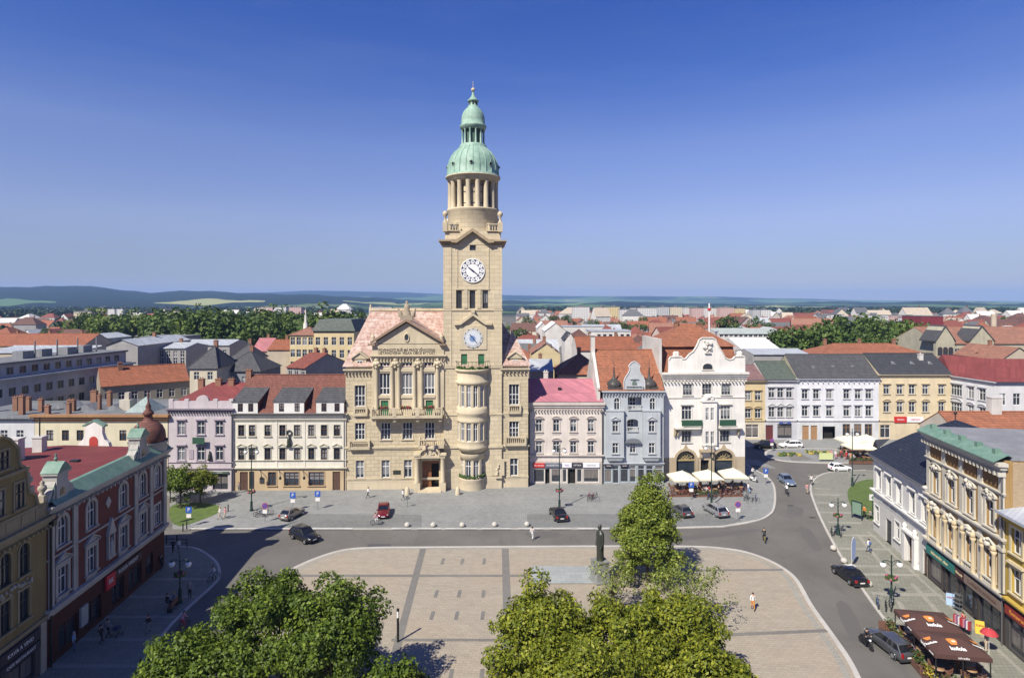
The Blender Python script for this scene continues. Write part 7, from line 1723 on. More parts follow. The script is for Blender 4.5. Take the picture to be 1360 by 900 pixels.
# housing blocks on the skyline
def grid_wall(name, c):
    m, nt, b = _nt(name); n = N(nt); br = n.brick(n.wallvec(n.coord()), (.05, .055, .06), (.10, .105, .11), c, 3.2, 2.9, .72, 0, 0.0)
    n.l(n.mix(n.noise(n.coord(), .05, 2), br.outputs['Color'], sc_(c, .9), 'MIX'), b.inputs['Base Color']); b.inputs['Roughness'].default_value = .9; return m
PAN = {k: grid_wall('panel_'+k, c) for k, c in (('white', (.62, .61, .58)), ('cream', (.62, .54, .40)), ('pink', (.56, .38, .34)), ('yellow', (.60, .48, .26)), ('grey', (.46, .46, .46)))}
for x0, x1, yt, d, kk in ((761, 783, 407.5, 760, 'white'), (791, 808, 408, 800, 'cream'), (809, 823, 407.5, 780, 'yellow'), (824, 838, 411, 760, 'white'), (839, 872, 409, 800, 'white'), (873, 889, 408, 860, 'grey'), (890, 906, 408, 860, 'cream'), (908, 918, 408.5, 880, 'white'), (919, 934, 409, 860, 'pink'), (935, 955, 409, 880, 'white'), (956, 975, 408.5, 860, 'pink'), (976, 990, 409.5, 880, 'yellow'), (1000, 1010, 411.5, 780, 'grey'), (1011, 1024, 411.5, 780, 'white'), (345, 362, 408, 1100, 'pink'), (363, 380, 408, 1100, 'white'), (381, 400, 408, 1120, 'pink'), (490, 520, 408, 1050, 'white'), (524, 560, 408.5, 1050, 'cream'), (98, 122, 414, 520, 'cream'), (128, 140, 410, 900, 'cream'), (143, 152, 410.5, 900, 'white'), (155, 163, 410.5, 900, 'white'), (1080, 1100, 418, 760, 'pink'), (1104, 1121, 418, 760, 'white'), (1150, 1180, 419, 600, 'white'), (1183, 1204, 419, 620, 'pink'), (1206, 1224, 422, 500, 'white')):
    ax = (x0-CX)*d/FPX; W_ = (x1-x0)*d/FPX; H_ = CAMH-(yt-HY)*d/FPX
    where = 'left of the town hall' if x0 < 600 else 'in the left part of the skyline estate' if x0 < 840 else 'in the middle of the skyline estate' if x0 < 940 else 'in the right part of the skyline estate' if x0 < 1030 else 'on the far right skyline'
    t = thing('apartment_block', f'{"wide" if x1-x0 > 20 else "slim" if x1-x0 < 15 else "square"} {kk} panel apartment block {where}', 'apartment block', (ax, d, -.05), 0, 'panel apartment blocks')
    mb = MB(); mb.box(0, W_, 0, 14, 0, H_); mb.build('wall', PAN[kk], t); mb = MB(); mb.box(-.2, W_+.2, -.2, 14.2, H_, H_+.6); mb.box(W_*.4, W_*.6, 4, 9, H_+.6, H_+2.6); mb.build('roof', M_FLAT, t)
# ordinary houses: six prototypes, copied
def proto(W_, dep, H_, rise, kind, wins):
    mb = MB(); mb.box(-W_/2, W_/2, -dep/2, dep/2, 0, H_)
    if kind == 'gable':
        for x in (-W_/2+.02, W_/2-.02): mb.add([(x, -dep/2, H_), (x, dep/2, H_), (x, 0, H_+rise-.1)], [(0, 1, 2)])
    wm = mb.mesh('wall', [WALLM['cream']]); e = .4; mb = MB()
    if kind == 'gable':
        mb.add([(-W_/2-e, -dep/2-e, H_-.15), (W_/2+e, -dep/2-e, H_-.15), (W_/2+e, 0, H_+rise), (-W_/2-e, 0, H_+rise), (-W_/2-e, dep/2+e, H_-.15), (W_/2+e, dep/2+e, H_-.15)], [(0, 1, 2, 3), (3, 2, 5, 4)])
    else:
        q = min(dep/2, W_/2-.5); mb.add([(-W_/2-e, -dep/2-e, H_), (W_/2+e, -dep/2-e, H_), (W_/2+e, dep/2+e, H_), (-W_/2-e, dep/2+e, H_), (-W_/2+q, 0, H_+rise), (W_/2-q, 0, H_+rise)], [(0, 1, 5, 4), (1, 2, 5), (2, 3, 4, 5), (3, 0, 4)])
    rm = mb.mesh('roof', [ROOFC['red']]); mb = MB(); mb.box(W_*.2-.4, W_*.2+.4, .2, .9, H_+rise*.4, H_+rise+1.0); cm = mb.mesh('chimney', [CB])
    ws = [(x, s_*(dep/2+.02), z, 0 if s_ < 0 else math.pi) for z in ([1.2, 4.2] if H_ > 6 else [1.3]) for x in [W_*(i+.5)/wins-W_/2 for i in range(wins)] for s_ in (-1,)]
    ws += [(s_*(W_/2+.02), y, H_-2.0, s_*math.pi/2) for s_ in (-1, 1) for y in (-dep/4, dep/4)]
    return wm, rm, cm, ws
_w = MB(); _w.box(-.55, .55, -.03, .05, 0, 1.5); WMESH = _w.mesh('window', [G_DARK])
PR_ = [proto(12, 9, 6.5, 4.0, 'gable', 4), proto(16, 10, 7.2, 4.5, 'gable', 5), proto(11, 10, 6.8, 4.2, 'hip', 3), proto(22, 11, 8.5, 4.6, 'gable', 7), proto(9, 12, 6.0, 4.4, 'gable', 3), proto(18, 13, 8.8, 4.8, 'hip', 6)]
def behind(px):
    for lim, t in ((130, 'at the left edge'), (340, 'beyond the park wood'), (600, 'left of the town hall'), (750, 'beside the clock tower'), (805, 'behind the pink-roofed house'), (885, 'behind the blue-grey house'), (1000, 'behind the white gabled house'), (1060, 'behind the lilac-grey house'), (1170, 'behind the pale blue house'), (1265, 'behind the pale yellow house')):
        if px < lim: return t
    return 'near the right edge'
cnt = 0
SPOTS = []
d = 150.0
while d < 1250:
    for lo, hi in ((-30, 470), (692, 1390)):
        px = lo+rng.uniform(0, 12)
        while px < hi:
            blocked = (118 < px < 480 and d < 420) or (px < 260 and d < 290) or (1030 < px < 1250 and 145 < d < 330) or (945 < px < 1050 and d < 275) or (1225 < px and d < 260) or (700 < px < 850 and d < 182) or (850 < px < 1000 and d < 170) or (715 < px < 850 and 235 < d < 262) or (px < 180 and 880 < d)
            if not blocked and not (px < 480 and rng.random() < .4): SPOTS.append((px, d+rng.uniform(-5, 5)))
            px += (14+d*.008)*FPX/d*rng.uniform(.9, 1.4)
    d *= 1.088
FV, FF, FM = [], [], []
FMATS = [WALLM[k] for k in ('cream', 'white', 'beige', 'pale yellow', 'pinkish')]+[ROOFC[k] for k in ('orange', 'red', 'salmon', 'brown', 'grey')]
farmb = MB()
for px, d in sorted(SPOTS, key=lambda q: q[1]):
    k = rng.randrange(6); wm, rm, cm, ws = PR_[k]
    wk = rng.choice(['cream', 'white', 'white', 'beige', 'pale yellow', 'pinkish', 'grey']); rk = rng.choice(['orange', 'orange', 'red', 'red', 'salmon', 'brown', 'grey', 'pale tin'])
    rot = rng.choice([0, 0, R(90)])+rng.uniform(-.35, .35); s_ = rng.uniform(.85, 1.25); sz_ = s_*rng.uniform(.9, 1.2); x0 = (px-CX)*d/FPX
    if cnt < 285:
        far = 'nearby' if d < 240 else 'farther back' if d < 380 else 'far back'
        o = thing('town_house', f'{["small", "long", "square", "large", "narrow", "broad"][k]} {wk} house with {rk} roof {far} {behind(px)}', 'house', (x0, d, -.05), rot, 'ordinary houses of the town')
        o.scale = (s_, s_, sz_)
        q = link('wall', wm, o); q.material_slots[0].link = 'OBJECT'; q.material_slots[0].material = WALLM[wk]
        q = link('roof', rm, o); q.material_slots[0].link = 'OBJECT'; q.material_slots[0].material = ROOFC[rk]; link('chimney', cm, q)
        if d < 270:
            for (x, y, z, a) in ws: wv = link('window', WMESH, o); wv.location = (x, y, z); wv.rotation_euler.z = a
        cnt += 1
    else:
        mw, mr = rng.randrange(5), 5+rng.choice((0, 0, 1, 1, 2, 3, 4))
        if rng.random() < .3: mw, mr, sz_, s_ = rng.choice((0, 1, 1)), rng.choice((1, 2, 9)), sz_*rng.uniform(1.1, 1.7), s_*1.25
        M_ = Matrix.Translation((x0, d, 0)) @ Matrix.Rotation(rot, 4, 'Z') @ Matrix.Diagonal((s_, s_, sz_, 1))
        for me_, mi in ((wm, mw), (rm, mr), (cm, 8)):
            farmb.add([tuple(M_ @ v_.co) for v_ in me_.vertices], [list(p_.vertices) for p_ in me_.polygons], mi)
tag(farmb.build('distant_houses', FMATS), kind='stuff')
# ------------------------------------------------------------------ cars
M_CGLASS = plain('car_glass', (.012, .014, .018), .05, 0, .8); M_TYRE = plain('tyre_rubber', (.015, .015, .016), .85); M_RIM = plain('alloy_rim', (.42, .43, .44), .35, .7)
M_HEADL = plain('headlamp_lens', (.65, .67, .7), .1); M_TAILL = plain('tail_lamp_red', (.30, .012, .012), .2); M_PLATE = plain('white_plate', (.75, .75, .75), .5); M_DKPLASTIC = plain('dark_plastic', (.022, .022, .024), .6)
def paint(name, c, metal=.3):
    key = ('paint', name)
    if key in _cache: return _cache[key]
    m, nt, b = _nt(name); n = N(nt); f = n.noise(n.coord(), 3.0, 3)
    n.l(n.mix(f, sc_(c, .9), sc_(c, 1.1)), b.inputs['Base Color']); b.inputs['Roughness'].default_value = .28; b.inputs['Metallic'].default_value = metal; b.inputs['Coat Weight'].default_value = .6; b.inputs['Coat Roughness'].default_value = .06
    _cache[key] = m; return m
CARM = {}
def car_meshes(kind):
    if kind in CARM: return CARM[kind]
    L, W_, zr, rear, suv = {'estate': (4.75, 1.82, 1.48, -2.25, 0), 'hatch': (4.05, 1.72, 1.47, -1.85, 0), 'sedan': (4.65, 1.82, 1.43, -1.35, 0), 'suv': (4.6, 1.9, 1.66, -2.1, .1)}[kind]
    h = L/2; w = W_/2; rg = []
    for x, k, zb, zt in ((-h, .80, .42, .78), (-h+.08, .92, .30, .92), (-h+.35, .98, .24, .98), (-h+1.0, 1.0, .20, .97), (0, 1.0, .20, .95), (h-1.5, 1.0, .20, .93), (h-.9, .99, .22, .88), (h-.35, .95, .25, .78), (h-.08, .86, .32, .68), (h, .74, .42, .60)):
        a = w*k; zt += suv; zb += suv*.8; zm = (zb+zt)/2
        half = [(0, zb), (a*.82, zb), (a*.96, zb+.1), (a, zm), (a*.97, zt-.10), (a*.88, zt), (a*.45, zt+.035), (0, zt+.05)]
        rg.append([(x, y, z) for y, z in half]+[(x, -y, z) for y, z in half[-2:0:-1]])
    body = MB().loft(rg)
    for sx in (-1, 1):
        for sy in (-1, 1): body.torus((sx*(h*.60), sy*(w-.02), .34+suv*.3), .37, .045, 'y', 16, 5)
    zb = .90+suv; xf0, xf1 = h-1.35, h-2.15; xr0 = rear+.0 if kind != 'sedan' else rear-.25; xr1 = rear+(.55 if kind != 'sedan' else .55)
    wb, wt = w*.90, w*.70
    gl = MB().loft([[(xr0, -wb, zb), (xf0, -wb*.96, zb), (xf0, wb*.96, zb), (xr0, wb, zb)], [(xr1, -wt, zr-.04), (xf1, -wt, zr-.04), (xf1, wt, zr-.04), (xr1, wt, zr-.04)]], smooth=False)
    rf = MB().loft([[(xr1-.10, -wt-.03, zr-.07), (xf1+.12, -wt-.03, zr-.07), (xf1+.12, wt+.03, zr-.07), (xr1-.10, wt+.03, zr-.07)], [(xr1-.05, -wt+.02, zr), (xf1+.04, -wt+.02, zr), (xf1+.04, wt-.02, zr), (xr1-.05, wt-.02, zr)], [(xr1+.2, -wt*.6, zr+.035), (xf1-.2, -wt*.6, zr+.035), (xf1-.2, wt*.6, zr+.035), (xr1+.2, wt*.6, zr+.035)]])
    for sy in (-1, 1):
        rf.tube((xf0, sy*wb*.965, zb), (xf1+.05, sy*(wt+.01), zr-.05), .045, n=5); rf.tube((xr0, sy*wb, zb), (xr1, sy*(wt+.01), zr-.05), .075, n=5)
        for t in ((.5, .30) if kind != 'sedan' else (.48, .14)): x0, x1 = xr0+(xf0-xr0)*t, xr1+(xf1-xr1)*t; rf.tube((x0, sy*(wb+.0), zb), (x1, sy*(wt+.01), zr-.05), .035, n=4)
    wh = MB(); wh.torus((0, 0, 0), .25, .085, 'y', 18, 8); wh.tube((0, -.06, 0), (0, .06, 0), .24, n=16)
    ri = MB(); ri.tube((0, -.085, 0), (0, .085, 0), .185, n=14)
    hd = MB(); hd.ball((0, 0, 0), .13, 8, 5, 0, .8, 1.35, .75)
    td = MB(); td.box(-.05, .05, -.13, .13, -.14, .14) if kind != 'estate' else td.box(-.05, .05, -.10, .10, -.2, .2)
    pl = MB(); pl.box(-.012, .012, -.26, .26, -.06, .06); mi = MB(); mi.ball((0, 0, 0), .1, 8, 5, 0, .7, 1.2, .8)
    bu = MB().loft([[(x, -w*.93, z), (x, w*.93, z), (x+.06, w*.95, z+.14), (x+.06, -w*.95, z+.14)] for x, z in ((-h-.02, .30+suv),)]+[[(-h+.2, -w*.98, .28+suv), (-h+.2, w*.98, .28+suv), (-h+.2, w*.98, .44+suv), (-h+.2, -w*.98, .44+suv)]], smooth=False)
    q = dict(body=body.mesh('body', [M_DKPLASTIC]), glass=gl.mesh('window_band', [M_CGLASS]), roof=rf.mesh('roof', [M_DKPLASTIC]), wheel=wh.mesh('wheel', [M_TYRE]), rim=ri.mesh('rim', [M_RIM]), head=hd.mesh('headlight', [M_HEADL]), tail=td.mesh('tail_light', [M_TAILL]), plate=pl.mesh('number_plate', [M_PLATE]), mirror=mi.mesh('mirror', [M_DKPLASTIC]), bumper=bu.mesh('bumper', [M_DKPLASTIC]), dims=(h, w, suv))
    CARM[kind] = q; return q
def car(kind, label, loc, ang, col, z=0.0):
    q = car_meshes(kind); h, w, sv = q['dims']; t = thing('parked_car' if 'parked' in label else 'car', label, 'car', (loc[0], loc[1], z), ang, 'cars on the square')
    for nm in ('body', 'roof'):
        o = link(nm, q[nm], t); o.material_slots[0].link = 'OBJECT'; o.material_slots[0].material = col
    link('window_band', q['glass'], t); link('bumper', q['bumper'], t)
    for sx in (-1, 1):
        for sy in (-1, 1):
            o = link('wheel', q['wheel'], t); o.location = (sx*h*.60, sy*(w-.07), .335); link('rim', q['rim'], o)
    for sy in (-1, 1):
        o = link('headlight', q['head'], t); o.location = (h-.14, sy*w*.66, .62+sv); o = link('tail_light', q['tail'], t); o.location = (-h+.04, sy*w*.76, .78+sv)
        o = link('mirror', q['mirror'], t); o.location = (h-1.45, sy*(w+.04), .98+sv); o.material_slots[0].link = 'OBJECT'; o.material_slots[0].material = col
    for x, z_ in ((-h-.025, .62), (h+.01, .46)): o = link('number_plate', q['plate'], t); o.location = (x, 0, z_+sv)
    return t
BLK, SIL, GRY = paint('black_paint', (.012, .012, .016)), paint('silver_paint', (.36, .37, .39), .6), paint('grey_paint', (.11, .115, .125), .5)
WHT, RED, BLU, BEI = paint('white_paint', (.72, .72, .72), 0), paint('dark_red_paint', (.16, .01, .02)), paint('silver_blue_paint', (.26, .33, .44), .6), paint('beige_silver_paint', (.27, .25, .23), .5)
car('hatch', 'beige-silver hatchback parked on the grey setts left of the town hall', (-31.5, 86.4), R(72), BEI, .1)
car('suv', 'black off-road car turning on the road before the plaza corner', (-27.0, 78.4), R(-38), BLK)
car('hatch', 'small dark red car parked facing the road, cyclist in front of it', (-18.6, 87.2), R(-80), RED, .1)
car('sedan', 'black car parked on the setts by the tall lamp post, below the pink-roofed house', (6.6, 86.3), R(100), BLK, .1)
car('hatch', 'dark grey car parked beside the bright green conical tree', (24.6, 87.6), R(104), GRY, .1)
car('estate', 'silver estate car parked before the cafe, beside a no-stopping sign', (29.6, 87.9), R(104), SIL, .1)
car('hatch', 'silver-blue car driving toward the plaza near the far junction', (46.8, 102.6), R(-92), BLU)
car('hatch', 'white hatchback crossing the far junction by the right pavement', (60.2, 110.5), R(2), WHT)
car('suv', 'black car parked sideways before the cream-yellow house', (53.6, 128.0), R(180), BLK); car('estate', 'white estate car parked sideways before the maroon door of the lilac-grey house', (59.4, 128.4), R(180), WHT)
car('sedan', 'black saloon driving away on the right-hand road beside the stone balls', (37.6, 67.2), R(94), BLK); car('estate', 'grey estate car on the road beside the brown beer tent', (33.6, 53.6), R(97), GRY)
# ------------------------------------------------------------------ people
POSES = {}
def pose_mesh(kind):
    if kind in POSES: return POSES[kind]
    P0 = dict(pel=(0, 0, .95), ches=(0, 0, 1.28), nec=(0, 0, 1.48), hd=(.02, 0, 1.60), top=(.02, 0, 1.70), sl=(0, .18, 1.42), el=(-.02, .25, 1.14), hl=(.06, .27, .90), sr=(0, -.18, 1.42), er=(-.02, -.25, 1.14), hr=(.06, -.27, .90), il=(0, .09, .90), kl=(.02, .10, .50), al=(0, .11, .09), tl=(.16, .12, .05), ir=(0, -.09, .90), kr=(.02, -.10, .50), ar=(0, -.11, .09), tr=(.16, -.12, .05))
    if kind == 'walk': P0.update(kl=(.17, .1, .52), al=(.27, .1, .11), tl=(.42, .1, .07), kr=(.03, -.1, .50), ar=(-.27, -.1, .16), tr=(-.16, -.1, .06), el=(-.12, .24, 1.16), hl=(-.12, .26, .93), er=(.08, -.25, 1.15), hr=(.24, -.24, .98))
    if kind == 'sit':
        for k in ('pel', 'ches', 'nec', 'hd', 'top', 'sl', 'sr', 'el', 'er', 'il', 'ir'): P0[k] = (P0[k][0], P0[k][1], P0[k][2]-.42)
        P0.update(kl=(.42, .11, .50), al=(.40, .11, .09), tl=(.55, .12, .05), kr=(.42, -.11, .50), ar=(.42, -.11, .09), tr=(.57, -.12, .05), hl=(.25, .2, .62), hr=(.25, -.2, .62))
    if kind == 'ride': P0.update(pel=(-.18, 0, .98), ches=(.02, 0, 1.26), nec=(.12, 0, 1.45), hd=(.18, 0, 1.56), top=(.19, 0, 1.66), sl=(.08, .17, 1.38), sr=(.08, -.17, 1.38), el=(.22, .24, 1.16), er=(.22, -.24, 1.16), hl=(.42, .23, 1.04), hr=(.42, -.23, 1.04), il=(-.16, .09, .93), ir=(-.16, -.09, .93), kl=(.18, .1, .78), al=(.04, .1, .46), tl=(.18, .1, .42), kr=(.12, -.1, .56), ar=(.0, -.1, .16), tr=(.14, -.1, .12))
    E_ = [('pel', 'ches'), ('ches', 'nec'), ('nec', 'hd'), ('hd', 'top'), ('nec', 'sl'), ('sl', 'el'), ('el', 'hl'), ('nec', 'sr'), ('sr', 'er'), ('er', 'hr'), ('pel', 'il'), ('il', 'kl'), ('kl', 'al'), ('al', 'tl'), ('pel', 'ir'), ('ir', 'kr'), ('kr', 'ar'), ('ar', 'tr')]
    RAD = dict(pel=(.15, .11), ches=(.17, .11), nec=(.062, .062), hd=(.10, .115), top=(.085, .09), sl=(.07, .07), sr=(.07, .07), el=(.045, .045), er=(.045, .045), hl=(.035, .042), hr=(.035, .042), il=(.095, .095), ir=(.095, .095), kl=(.062, .062), kr=(.062, .062), al=(.042, .042), ar=(.042, .042), tl=(.035, .03), tr=(.035, .03))
    nm = list(P0); me = bpy.data.meshes.new('person_rig'); me.from_pydata([P0[k] for k in nm], [(nm.index(a), nm.index(b)) for a, b in E_], [])
    o = bpy.data.objects.new('person_rig', me); COL.objects.link(o); md = o.modifiers.new('skin', 'SKIN'); md.use_smooth_shade = True
    for i, k in enumerate(nm): me.skin_vertices[0].data[i].radius = RAD[k]; me.skin_vertices[0].data[i].use_root = (k == 'pel')
    sb = o.modifiers.new('sub', 'SUBSURF'); sb.levels = 1; sb.render_levels = 1
    dg = bpy.context.evaluated_depsgraph_get(); r = bpy.data.meshes.new_from_object(o.evaluated_get(dg)); r.name = 'body'; bpy.data.objects.remove(o)
    PT = {k: Vector(P0[k]) for k in nm}; reg = dict(pel=1, ches=0, nec=2, hd=2, top=2, sl=0, sr=0, el=0, er=0, hl=2, hr=2, il=1, ir=1, kl=1, kr=1, al=3, ar=3, tl=3, tr=3)
    r.materials.clear()
    for k in range(4): r.materials.append(M_DKPLASTIC)
    seg = [(PT[a], PT[b], reg[a], reg[b], a, b) for a, b in E_]
    for p in r.polygons:
        c_ = p.center; best = None
        for a, b_, ra, rb, na, nb in seg:
            d = b_-a; t = max(0, min(1, (c_-a).dot(d)/max(1e-6, d.length_squared))); q = (c_-(a+d*t)).length
            if best is None or q < best[0]:
                lim = .25 if (na, nb) == ('pel', 'ches') else .75 if na[0] == 'k' else .55 if na[0] == 'e' else .35 if nb == 'hd' else .5
                best = (q, ra if t < lim else rb)
        p.material_index = best[1]
    hb = MB(); hd = PT['hd']; hb.ball((hd[0]-.025, hd[1], hd[2]+.065), .118, 10, 7, 0, 1, .95, .95)
    fc = MB(); fc.ball((hd[0]+.115, 0, hd[2]+.01), .022, 6, 4); [fc.ball((hd[0]+.0, s_*.1, hd[2]), .026, 6, 4, 0, .7, .5, 1.2) for s_ in (-1, 1)]
    POSES[kind] = (r, hb.mesh('hair', [M_DKPLASTIC]), fc.mesh('face_features', [M_DKPLASTIC])); return POSES[kind]
SKIN = plain('skin', (.50, .31, .22), .6); SHOE = plain('dark_shoes', (.03, .028, .027), .6)
CL = {k: plain('cloth_'+k.replace(' ', '_'), c, .8) for k, c in dict(white=(.70, .70, .70), black=(.02, .02, .022), blue=(.06, .12, .30), navy=(.025, .035, .08), red=(.42, .04, .05), pink=(.55, .25, .30), grey=(.22, .22, .23), beige=(.46, .38, .28), yellow=(.6, .42, .05), green=(.08, .18, .09), purple=(.2, .08, .22), denim=(.09, .13, .22), orange=(.55, .22, .04), lightblue=(.30, .42, .58)).items()}
HAIR = {k: plain('hair_'+k, c, .6) for k, c in dict(brown=(.07, .04, .025), black=(.015, .013, .012), blond=(.40, .28, .13), grey=(.35, .34, .33)).items()}
def person(px, py, pose, ang, top, legs, label, z=.1, hair='brown', k=1.0, group='people on the square', xy=None):
    body, hb, fc = pose_mesh(pose); x, y = xy or G(px, py); t = thing('person', label, 'person', (x, y, z), R(ang), group); t.scale = (k, k, k)
    o = link('body', body, t)
    for s_, m in zip(o.material_slots, (CL[top], CL[legs], SKIN, SHOE)): s_.link = 'OBJECT'; s_.material = m
    q = link('hair', hb, t); q.material_slots[0].link = 'OBJECT'; q.material_slots[0].material = HAIR[hair]
    q = link('face_features', fc, o); q.material_slots[0].link = 'OBJECT'; q.material_slots[0].material = SKIN; return t
PE = [(489, 662, 'walk', 200, 'white', 'black', 'person in white top and black trousers walking before the left end of the town hall', .1, 'black'), (535, 665, 'walk', 10, 'white', 'grey', 'person in white shirt walking near the town hall portal', .1, 'brown'),
 (707, 717, 'walk', 60, 'white', 'white', 'person dressed all in white crossing the road before the plaza', 0, 'black'), (292, 690, 'walk', 215, 'white', 'beige', 'person in white top with bare legs beside the corner lawn', .1, 'blond'), (299, 690, 'walk', 215, 'pink', 'beige', 'person in pink top beside the corner lawn', .1, 'brown'),
 (1154, 735, 'walk', 100, 'white', 'denim', 'person in white shirt and jeans on the right pavement, blue backpack', .1, 'black'), (1072, 656, 'walk', 70, 'pink', 'beige', 'person in pale pink stepping off the kerb at the far right corner', 0, 'brown'), (1078, 645, 'walk', 240, 'white', 'black', 'person in white and black on the kerb at the far right corner', .1, 'black'),
 (994, 656, 'walk', 300, 'white', 'lightblue', 'person in white by the bicycles at the cafe corner', .1, 'brown'), (1000, 634, 'walk', 250, 'white', 'black', 'person with dark hair behind a white scooter at the cafe corner', .1, 'black'), (964, 657, 'stand', 180, 'black', 'purple', 'person in black beside the last cafe umbrella', .1, 'black'), (971, 657, 'stand', 0, 'grey', 'black', 'person in grey and black beside the last cafe umbrella', .1, 'brown'),
 (1000, 811, 'walk', 255, 'white', 'orange', 'person in white shirt and orange-yellow shorts walking on the plaza', .09, 'black'), (1137, 685, 'stand', 20, 'red', 'pink', 'person in red by the info board on the right lawn', .1, 'brown'), (1148, 688, 'stand', 200, 'orange', 'black', 'person in orange and black by the pharmacy cross post', .1, 'black'), (1156, 690, 'sit', 180, 'grey', 'black', 'person sitting low by the white house wall', .1, 'black'),
 (98, 866, 'stand', 20, 'lightblue', 'denim', 'person in light blue at the shop front of the maroon house', .1, 'grey'), (143, 848, 'walk', 70, 'grey', 'black', 'person in grey with a pram in the shaded street', .1, 'black'), (134, 856, 'walk', 70, 'black', 'black', 'person in black in the shaded street beside the pram', .1, 'black'), (197, 842, 'walk', 250, 'black', 'grey', 'person in black on the shaded pavement nearest the left trees', .1, 'brown'),
 (222, 806, 'sit', 0, 'black', 'black', 'person in black sitting by the shaded lamp post', .1, 'black'), (231, 803, 'sit', 180, 'grey', 'beige', 'person in grey sitting by the shaded lamp post', .1, 'blond'), (252, 796, 'stand', 90, 'grey', 'black', 'person in grey top standing right of the shaded lamp post', .1, 'grey'), (214, 757, 'walk', 80, 'black', 'black', 'person in black near the corner of the maroon house', .1, 'brown'), (230, 735, 'walk', 260, 'navy', 'black', 'person in navy by the barrier at the maroon house corner', .1, 'black'), (237, 735, 'stand', 260, 'white', 'grey', 'person in white by the barrier at the maroon house corner', .1, 'brown'),
 (1104, 609, 'stand', 200, 'pink', 'lightblue', 'person in pink at the far market stand', .1, 'brown'), (1110, 610, 'stand', 270, 'white', 'pink', 'person in white top at the far market stand', .1, 'blond'), (1117, 609, 'walk', 0, 'red', 'navy', 'person in red at the far market stand', .1, 'brown'), (1124, 611, 'walk', 180, 'red', 'red', 'person all in red right of the far market stand', .1, 'blond'), (1130, 613, 'stand', 90, 'orange', 'beige', 'person in orange right of the far market stand', .1, 'black'),
 (1279, 838, 'stand', 100, 'red', 'black', 'person in red browsing the clothes rack by the shop window', .1, 'brown'), (1310, 868, 'stand', 120, 'beige', 'beige', 'person in beige under the red parasol', .1, 'brown'), (317, 655, 'walk', 90, 'grey', 'grey', 'person in grey at the door of the white house with dormers', .1, 'brown'), (715, 640, 'walk', 90, 'yellow', 'beige', 'person in yellow at the shops under the pink roof', .1, 'blond')]
for q in PE: person(*q[:8], hair=q[8])
bp = [o for o in COL.objects if o.get('label', '').endswith('blue backpack')][0]
mb = MB(); mb.ball((-.2, 0, 1.28), .2, 8, 6, 0, .7, .85, 1.2); tag(mb.build('backpack', CL['blue'], None, bp.location, bp.rotation_euler), 'blue backpack worn by the walker in white on the right pavement', 'backpack')
# ------------------------------------------------------------------ bicycles, scooter, motorcycle
_bk = MB(); _bk.torus((0, 0, 0), .33, .028, 'y', 22, 6)
for i in range(8): a = i*math.pi/4; _bk.tube((0, 0, 0), (.31*math.cos(a), 0, .31*math.sin(a)), .008, n=3, caps=False)
BW = _bk.mesh('wheel', [M_TYRE]); _f = MB()
for a, b_ in (((-.52, 0, .33), (-.18, 0, .33)), ((-.18, 0, .33), (-.30, 0, .82)), ((-.30, 0, .82), (.36, 0, .86)), ((-.18, 0, .33), (.38, 0, .72)), ((.36, 0, .98), (.52, 0, .33)), ((-.52, 0, .33), (-.28, 0, .74))): _f.tube(a, b_, .022, n=5)
BF = _f.mesh('frame', [M_DKPLASTIC]); _h = MB(); _h.tube((.34, -.27, 1.05), (.34, .27, 1.05), .018, n=5); _h.tube((.36, 0, .95), (.34, 0, 1.05), .018, n=5); BH = _h.mesh('handlebar', [M_IRON]); _s = MB(); _s.ball((-.31, 0, .88), .13, 8, 4, 0, 1, .6, .35); BS = _s.mesh('saddle', [M_IRON])
BM = {k: paint('bike_'+k, c, .1) for k, c in dict(red=(.35, .03, .04), blue=(.05, .10, .32), grey=(.2, .2, .21), black=(.02, .02, .02), silver=(.5, .5, .52), yellow=(.5, .38, .04)).items()}
def bike(x, y, ang, col, label, z=.1, group='bicycles on the square', lean=0):
    t = thing('bicycle', label, 'bicycle', (x, y, z), R(ang), group); t.rotation_euler.x = lean
    for s_ in (-1, 1): o = link('wheel', BW, t); o.location = (s_*.52, 0, .36)
    o = link('frame', BF, t); o.material_slots[0].link = 'OBJECT'; o.material_slots[0].material = BM[col]; link('handlebar', BH, t); link('saddle', BS, t); return t
for px, py, ang, col, top, lg, lab, z in ((1015, 719, 80, 'yellow', 'black', 'black', 'in black, riding on the road by the plaza corner', 0), (1045, 657, 85, 'black', 'white', 'black', 'in white, riding toward the far junction', 0), (500, 698, 185, 'grey', 'pink', 'white', 'in pale pink, riding past the dark red car', .1), (243, 836, 75, 'red', 'pink', 'red', 'in pink and red, leaving the shade of the left street', 0), (284, 771, 250, 'silver', 'white', 'grey', 'in white, riding at the rounded kerb of the left street', 0)):
    x, y = G(px, py); person(0, 0, 'ride', ang, top, lg, 'cyclist '+lab, z+.03, xy=(x, y), group='cyclists'); bike(x, y, ang, col, f'{col} bicycle ridden by the cyclist {lab.split(",")[0]} at the {lab.split(" the ")[-1]}', z, 'ridden bicycles')
bn = 0
